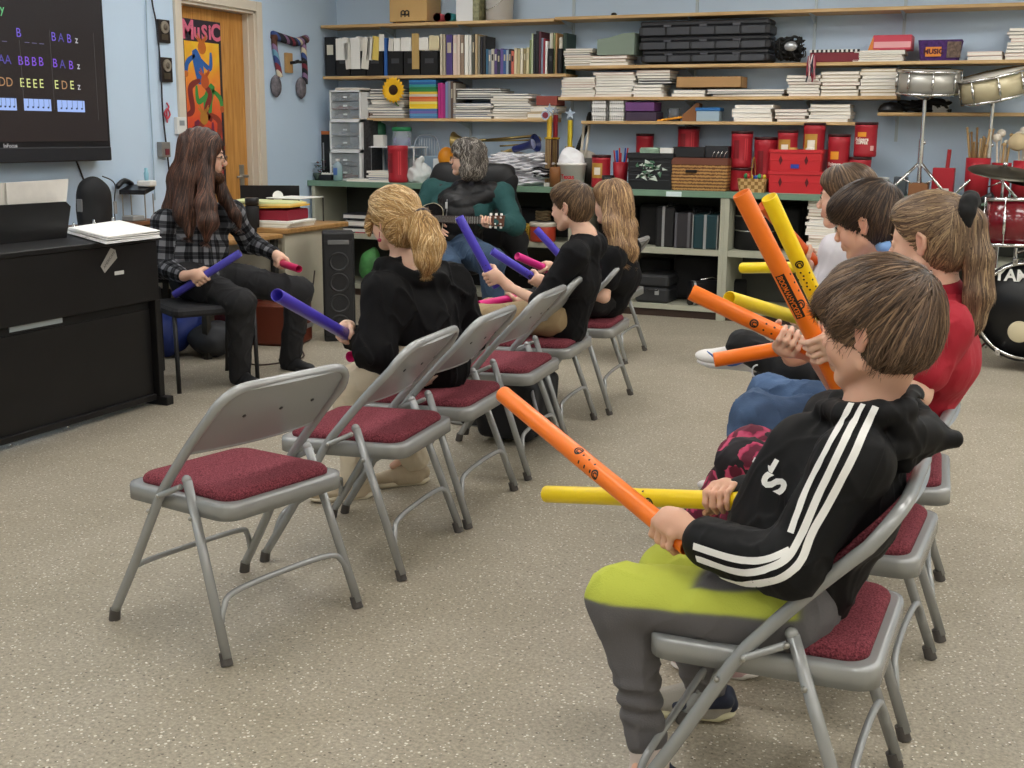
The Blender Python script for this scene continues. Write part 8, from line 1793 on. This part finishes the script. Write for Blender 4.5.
# ---------------------------------------------------------------- long-haired man in plaid shirt
def person8():
    H=Head(J(204,157,5.54),(.87,.48,-.10),(0,0,1),1.14)
    j=dict(H=H,nb=J(196,206,5.56),ch=J(194,252,5.55),pv=W3(-4.33,5.52,.57),nsh=J(166,222,5.38),nel=J(164,268,5.36),nwr=J(184,276,5.24),fsh=J(232,213,5.78),fel=J(250,243,5.93),fwr=J(275,254,5.86),
      nhp=W3(-4.30,5.40,.57),nkn=J(241,303,5.36),nan=J(240,372,5.42),nto=J(262,386,5.35),fhp=W3(-4.30,5.63,.57),fkn=J(299,291,5.86),fan=J(290,358,5.9),fto=J(318,372,5.85))
    A,B=J(174,295,5.22),J(240,253,5.34); d=nv(B-A); g=A+d*((J(201,278,5.27)-A)@d)
    A2,B2=J(299,269,5.66),J(278,262,5.90); d2=nv(B2-A2); g2=B2-d2*.06
    def hands(S): grip(S,g,d,j['nwr'],toward=nv(CAMP-g)*1.2,hint=W3(.6,0,-1),s=1.08,tside=1); grip(S,g2,d2,j['fwr'],toward=W3(0,0,.6),hint=W3(0,0,-1),s=1.05,tside=-1)
    P=body('person','man with very long brown hair, glasses and beard in grey and black plaid shirt',j,SK2,.0048,1.08,hands=hands,brow='3A2820')
    sound_tube(A,B,'4A45A8','blue-violet percussion tube resting on the plaid-shirted man\'s thigh'); sound_tube(A2,B2,'C4205A','short magenta percussion tube in the plaid-shirted man\'s outstretched hand')
    pm=mat('plaid_flannel','2A2A2C',.9,spec=.2); nt,b,L=nodes(pm); a=nt.nodes.new('ShaderNodeAttribute'); a.attribute_name='cloth_uv'; sx=nt.nodes.new('ShaderNodeSeparateXYZ'); L(a.outputs['Vector'],sx.inputs[0])
    def mth(op,*v):
        n=nt.nodes.new('ShaderNodeMath'); n.operation=op
        for i,x in enumerate(v):
            if isinstance(x,(int,float)): n.inputs[i].default_value=x
            else: L(x,n.inputs[i])
        return n.outputs[0]
    def band(x,per,lo,hi): f=mth('FRACT',mth('DIVIDE',x,per)); return mth('MULTIPLY',mth('GREATER_THAN',f,lo),mth('LESS_THAN',f,hi))
    X,Y=sx.outputs[0],sx.outputs[1]
    w1=mth('ADD',band(X,.07,.0,.45),band(Y,.07,.0,.45)); th=mth('ADD',band(X,.07,.68,.76),band(Y,.07,.68,.76)); v=mth('ADD',mth('MULTIPLY',w1,.4),mth('MULTIPLY',th,.12)); rr=ramp2(nt,v,[(0,hexc('141417')),(.42,hexc('3A3B3F')),(.85,hexc('808186'))]); L(rr.outputs['Color'],b.inputs['Base Color'])
    bones=[(j['nsh'],j['nel'],(0,-1,0),.055),(j['nel'],j['nwr'],(0,-1,0),.045),(j['fsh'],j['fel'],(0,-1,0),.055),(j['fel'],j['fwr'],(0,-1,0),.045),(j['nb'],j['pv'],(.8,-.6,0),.13)]
    S=top_sdf(j,1.05,.0055,(.064,.058,.054,.042),torso=(.115,.13,.125),low=.03); cloth('plaid_shirt',S,pm,P,seed=3,amp=.008,fr=20,fine=.003,attrs=lambda V:dict(cloth_uv=uvw_from(bones,V)+2.))
    S=pants_sdf(j,1.08,.0055,(.11,.092,.074,.07,.055)); cloth('jeans',S,mat('jeans_black','232325',.8,spec=.3,bump=.25,bscale=160,vary=.12,vscale=12),P,seed=4,amp=.007,fr=22,fine=.003)
    for q in 'nf': shoe(P,j[q+'an'],j[q+'to'],cm('1A1A1C',.6),cm('2A2A2C',.6),.27,.004)
    S=SDF(.005,.02); skull_hair(S,H,.018); S.ell(H.P(.02,0,.07),[.066,.076,.052],H.R,.02)
    for b,y0 in ((1,0),(-1,0)):
        S.chain([H.P(.035,b*.066,.06),H.P(.04,b*.082,.0),H.P(.03,b*.088,-.08),H.P(.03,b*.085,-.16)],[.02,.026,.03,.03],.03)
    S.chain([H.P(-.05,-.05,.0),H.P(-.07,-.06,-.1),J(186,212,5.40),J(190,234,5.36)],[.055,.062,.06,.018],.04); S.chain([H.P(.02,-.085,-.05),J(206,205,5.38),J(208,222,5.36),J(206,240,5.35)],[.035,.045,.045,.012],.04)
    S.chain([H.P(-.08,0,.0),H.P(-.11,0,-.12),J(174,212,5.5),J(164,234,5.42)],[.05,.062,.055,.016],.04); S.chain([H.P(.035,.08,-.06),J(226,200,5.65),J(236,216,5.66),J(240,226,5.66)],[.028,.03,.026,.01],.03)
    S.ell(H.P(.118,-.01,-.02),[.080,.072,.10],H.R,.008,True); S.ell(H.P(.135,0,-.10),[.07,.05,.10],H.R,.01,True)
    pk=H.P(.0,0,.13)
    def fl(p):
        q=H.loc(p[None,:])[0]; return nv(H.l*(1 if q[1]>0 else -1)*max(0,.8 if q[2]>.07 else .05)-H.u*(.25 if q[2]>.09 else 1.2)-H.f*.15)
    hairdo(P,S,fl,5000,[hexc('3B261D'),hexc('53362A'),hexc('2A1B15'),hexc('704A38')],steps=20,step=.015,w=.0021,seed=9,lift=.0025,jitter=.18,disp=lambda P_:.003*np.sin(P_[0]*90+P_[1]*90),free=.85)
    S=SDF(.004,.012); S.ell(H.P(.078,0,-.092),[.030,.030,.030],H.R).chain([H.P(.04,.055,-.055),H.P(.07,.03,-.088),H.P(.075,0,-.098),H.P(.07,-.03,-.088),H.P(.04,-.055,-.055)],[.014,.02,.022,.02,.014]).cap(H.P(.098,.018,-.042),H.P(.098,-.018,-.042),.0075)
    hairdo(P,S,lambda p:-H.u+H.f*.3,500,[hexc('5A3A28'),hexc('7A5238'),hexc('44301F')],steps=5,step=.007,w=.0015,seed=2)
    glasses(P,H,cm('2A2422',.3))
def glasses(P,H,m_):
    k=H.s; g=MB()
    for b in (1,-1): g.tube([tuple(H.P(.104,b*.031+.021*math.cos(t*PI/8)*1.0,.002+.016*math.sin(t*PI/8))) for t in range(16)],.0014*k,6,close=True)
    g.tube([tuple(H.P(.104,.010,.006)),tuple(H.P(.107,0,.009)),tuple(H.P(.104,-.010,.006))],.0014*k,6)
    for b in (1,-1): g.tube([tuple(H.P(.104,b*.052,.006)),tuple(H.P(.06,b*.070,.008)),tuple(H.P(-.01,b*.080,.006))],.0014*k,6)
    g.build('glasses_frame',m_,P)
person8()
# ---------------------------------------------------------------- woman with guitar
def person9():
    H=Head(J(466,160,7.80),(-.93,-.36,.06),(0,0,1),1.04)
    j=dict(H=H,nb=J(468,188,7.84),ch=J(462,212,7.80),pv=W3(-3.83,7.82,.58),nsh=J(502,194,7.84),nel=J(515,226,7.76),nwr=J(497,222,7.58),fsh=J(432,190,7.84),fel=J(418,218,7.74),fwr=J(433,226,7.56),
      nhp=W3(-3.72,7.72,.57),nkn=J(492,262,7.36),nan=J(494,325,7.42),nto=J(494,335,7.25),fhp=W3(-3.95,7.72,.57),fkn=J(448,268,7.30),fan=J(455,330,7.36),fto=J(455,340,7.2))
    gA,gB=J(434,219,7.50),J(503,221,7.56); gd=nv(gB-gA); g=gA+gd*((J(487,218,7.55)-gA)@gd)
    def hands(S): grip(S,g-W3(0,-.01,0),gd,j['nwr'],toward=W3(0,.2,-.9),hint=W3(0,-1,0),r=.022,s=1.,tside=-1); openhand(S,j['fwr'],W3(.8,-.5,-.4),W3(0,-1,.2),1.)
    P=body('person','woman with curly grey hair and glasses in black puffer vest, playing acoustic guitar',j,SK2,.0052,1.12,1.18,hands=hands,brow='6A5A50')
    S=top_sdf(j,1.14,.0065,(.066,.062,.056,.044),torso=(.11,.125,.15)); cloth('sweater',S,mat('sweater_teal','1F4A4A',.85,bump=.3,bscale=90),P,seed=3,amp=.006)
    S=SDF(.0065,.04); ch=j['ch'];pv=j['pv']; S.cap(ch,pv+W3(0,-.02,.05),.18,.195); S.cap(j['nb']+W3(0,0,-.05),ch,.12,.17); S.cap(ch+(j['nsh']-ch)*.9+W3(-.03,-.02,.01),ch,.075,.14).cap(ch+(j['fsh']-ch)*.75+W3(.03,.0,.01),ch,.065,.13)
    S.chain([j['nb']+W3(.07,-.05,.01),j['nb']+W3(.075,.05,.03),j['nb']+W3(-.0,.08,.04),j['nb']+W3(-.075,.05,.03),j['nb']+W3(-.07,-.05,.01)],[.022]*5,.015)
    cloth('puffer_vest',S,mat('vest_black','141416',.5,spec=.4),P,seed=6,amp=.006,fr=20,extra=lambda P_:-.011*np.abs(np.sin(P_[2]*32+.4*np.sin(P_[0]*20))))
    m=MB(); a=J(463,193,7.62); 
    zp=[ch+W3(-.02,-.2,.1),ch+W3(-.02,-.215,-.02),pv+W3(0,-.235,.12)]; m.tube(spline(zp,5),.004,6); m.build('zipper',cm('8E8E90',.4,metal=.6),P); MB().rbox(-.008,.008,-.006,.004,-.025,.02,.003).build('zipper_pull',cm('D9D9D9',.3,metal=.4),P,loc=tuple(ch+W3(-.02,-.21,.06)))
    S=SDF(.0055,.02); S.chain([j['nb']+W3(.055,-.06,.02),j['nb']+W3(.06,.03,.04),j['nb']+W3(-.055,.03,.04),j['nb']+W3(-.06,-.06,.02),j['nb']+W3(0,-.085,.0),j['nb']+W3(.055,-.06,.02)],[.026]*6); V,Q=S.mesh(lambda P_:.005*wob(P_,60,1)); mesh_np('scarf',V,Q,mat('scarf_pattern','1C1C24',.9,vary=.8,vscale=60),P)
    S=pants_sdf(j,1.22,.0065,(.13,.105,.08,.072,.058)); cloth('jeans',S,mat('denim_dark','33475F',.85,bump=.3,bscale=220,vary=.2,vscale=8),P,seed=9,amp=.006)
    for q in 'nf': shoe(P,j[q+'an'],j[q+'to'],cm('1A1A1C',.6),cm('2A2A2C',.6),.24,.004)
    S=SDF(.0052,.02); skull_hair(S,H,.024); S.ell(H.P(-.06,0,-.04),[.085,.098,.10],H.R,.03).ell(H.P(-.02,.05,-.07),[.05,.05,.06],H.R,.03).ell(H.P(-.05,-.05,-.08),[.05,.05,.06],H.R,.03).ell(H.P(.03,0,.085),[.06,.08,.045],H.R,.02)
    S.ell(H.P(.108,0,-.03),[.088,.09,.09],H.R,.01,True); S.ell(H.P(.062,.085,-.02),[.040,.05,.06],H.R,.01,True)
    hairdo(P,S,lambda p:nv(p-H.P(0,0,.13))*.6-H.u+W3(.9*math.sin(p[2]*140+p[0]*60),.9*math.cos(p[2]*130),0),3000,[hexc('5A534D'),hexc('8A837B'),hexc('3C3733'),hexc('B0A9A0')],steps=12,step=.009,w=.0024,seed=4,lift=.005,disp=lambda P_:.008*wob(P_,80,1),jitter=.9)
    glasses(P,H,cm('3A2A28',.3))
    # guitar: neck runs from the hidden body to the headstock at right
    r=empty('acoustic_guitar',tuple(gA),0,'black acoustic guitar with cream edging held by the curly-haired woman','guitar')
    x=Vector(gd); z=Vector((0,-1,0.15)); z=(z-x*z.dot(x)).normalized(); y=z.cross(x); Mg=Matrix((x,y,z)).transposed().to_4x4()
    L=np.linalg.norm(gB-gA); nk=L-.12
    def outline(s_):
        pts=[]
        for u,w in ((.06,.0),(.055,.09),(.0,.135),(-.07,.125),(-.13,.10),(-.2,.125),(-.3,.18),(-.4,.175),(-.45,.10),(-.46,0)): pts.append((u*s_ if u<0 else u,w*s_))
        up=[Vector((a,b_,0)) for a,b_ in pts]; q=spline(up,4); return [(p.x,p.y) for p in q]+[(p.x,-p.y) for p in q[-2:0:-1]]
    o=outline(.82); MB().prism(o,-.10,-.012,T=Mg).build('body',mat('guitar_black','0E0E10',.12,coat=.6),r)
    m=MB(); m.loft([[(a*1.012,b_*1.012,zz) for a,b_ in o] for zz in (-.016,-.010)],smooth=False,T=Mg); m.build('binding',cm('E0D4B4',.4),r); MB().prism([(a*.985,b_*.985) for a,b_ in o],-.0105,-.008,T=Mg).build('top_plate',MATS['guitar_black'],r)
    MB().lathe([(.05,0),(.05,.0015),(.042,.0015),(.042,0)],(-.1,0,-.0085),n=32,T=Mg,ring=True).build('sound_hole_ring',cm('D9CFB0',.4),r)
    MB().rbox(-.0,nk,-.024,.024,-.02,-.002,.008,T=Mg).build('neck',cm('6A3A20',.4),r); MB().rbox(-.06,nk,-.026,.026,-.003,.003,.002,T=Mg).build('fretboard',cm('2E1A12',.4),r)
    for k in range(14):
        f=nk*(1-1.0*(1-2**(-(k+1)/12.))*1.05); 
        if f>-.05: MB().box(f-.0015,f+.0015,-.025,.025,.003,.0045,T=Mg).build('fret',brushed,r)
    MB().prism([(nk,-.024),(nk+.02,-.034),(nk+.125,-.038),(nk+.13,.038),(nk+.02,.034),(nk,.024)],-.012,.003,T=Mg).build('headstock',cm('5A3420',.4),r)
    for k in range(6):
        s_=-1 if k%2 else 1; u=nk+.03+.038*(k//2); m=MB(); T=Mg@Matrix.Translation((u,s_*.022,.003)); m.lathe([(.006,0),(.006,.012),(.001,.012)],n=10,T=T); m.rbox(-.008,.008,.026 if s_>0 else -.052,.052 if s_>0 else -.026,-.006,.006,.003,T=Mg@Matrix.Translation((u,0,-.005))); m.build('tuner',white,r)
    m=MB()
    for k in range(6): yy=-.017+.0068*k; m.box(-.22,nk+.03,yy-.0006,yy+.0006,.006,.0072,T=Mg)
    m.build('strings',brushed,r); MB().box(-.24,-.215,-.05,.05,-.008,-.001,T=Mg).build('bridge',cm('2E1A12',.4),r)
person9()
# ================================================================ world and view
wd=bpy.data.worlds.new('world'); sc.world=wd; wd.use_nodes=True; wd.node_tree.nodes['Background'].inputs['Color'].default_value=(.8,.85,.9,1); wd.node_tree.nodes['Background'].inputs['Strength'].default_value=.3
sc.view_settings.view_transform='Standard'; sc.view_settings.look='None'; sc.view_settings.exposure=0.0; sc.view_settings.gamma=1; sc.view_settings.use_curve_mapping=False
sc.cycles.max_bounces=6
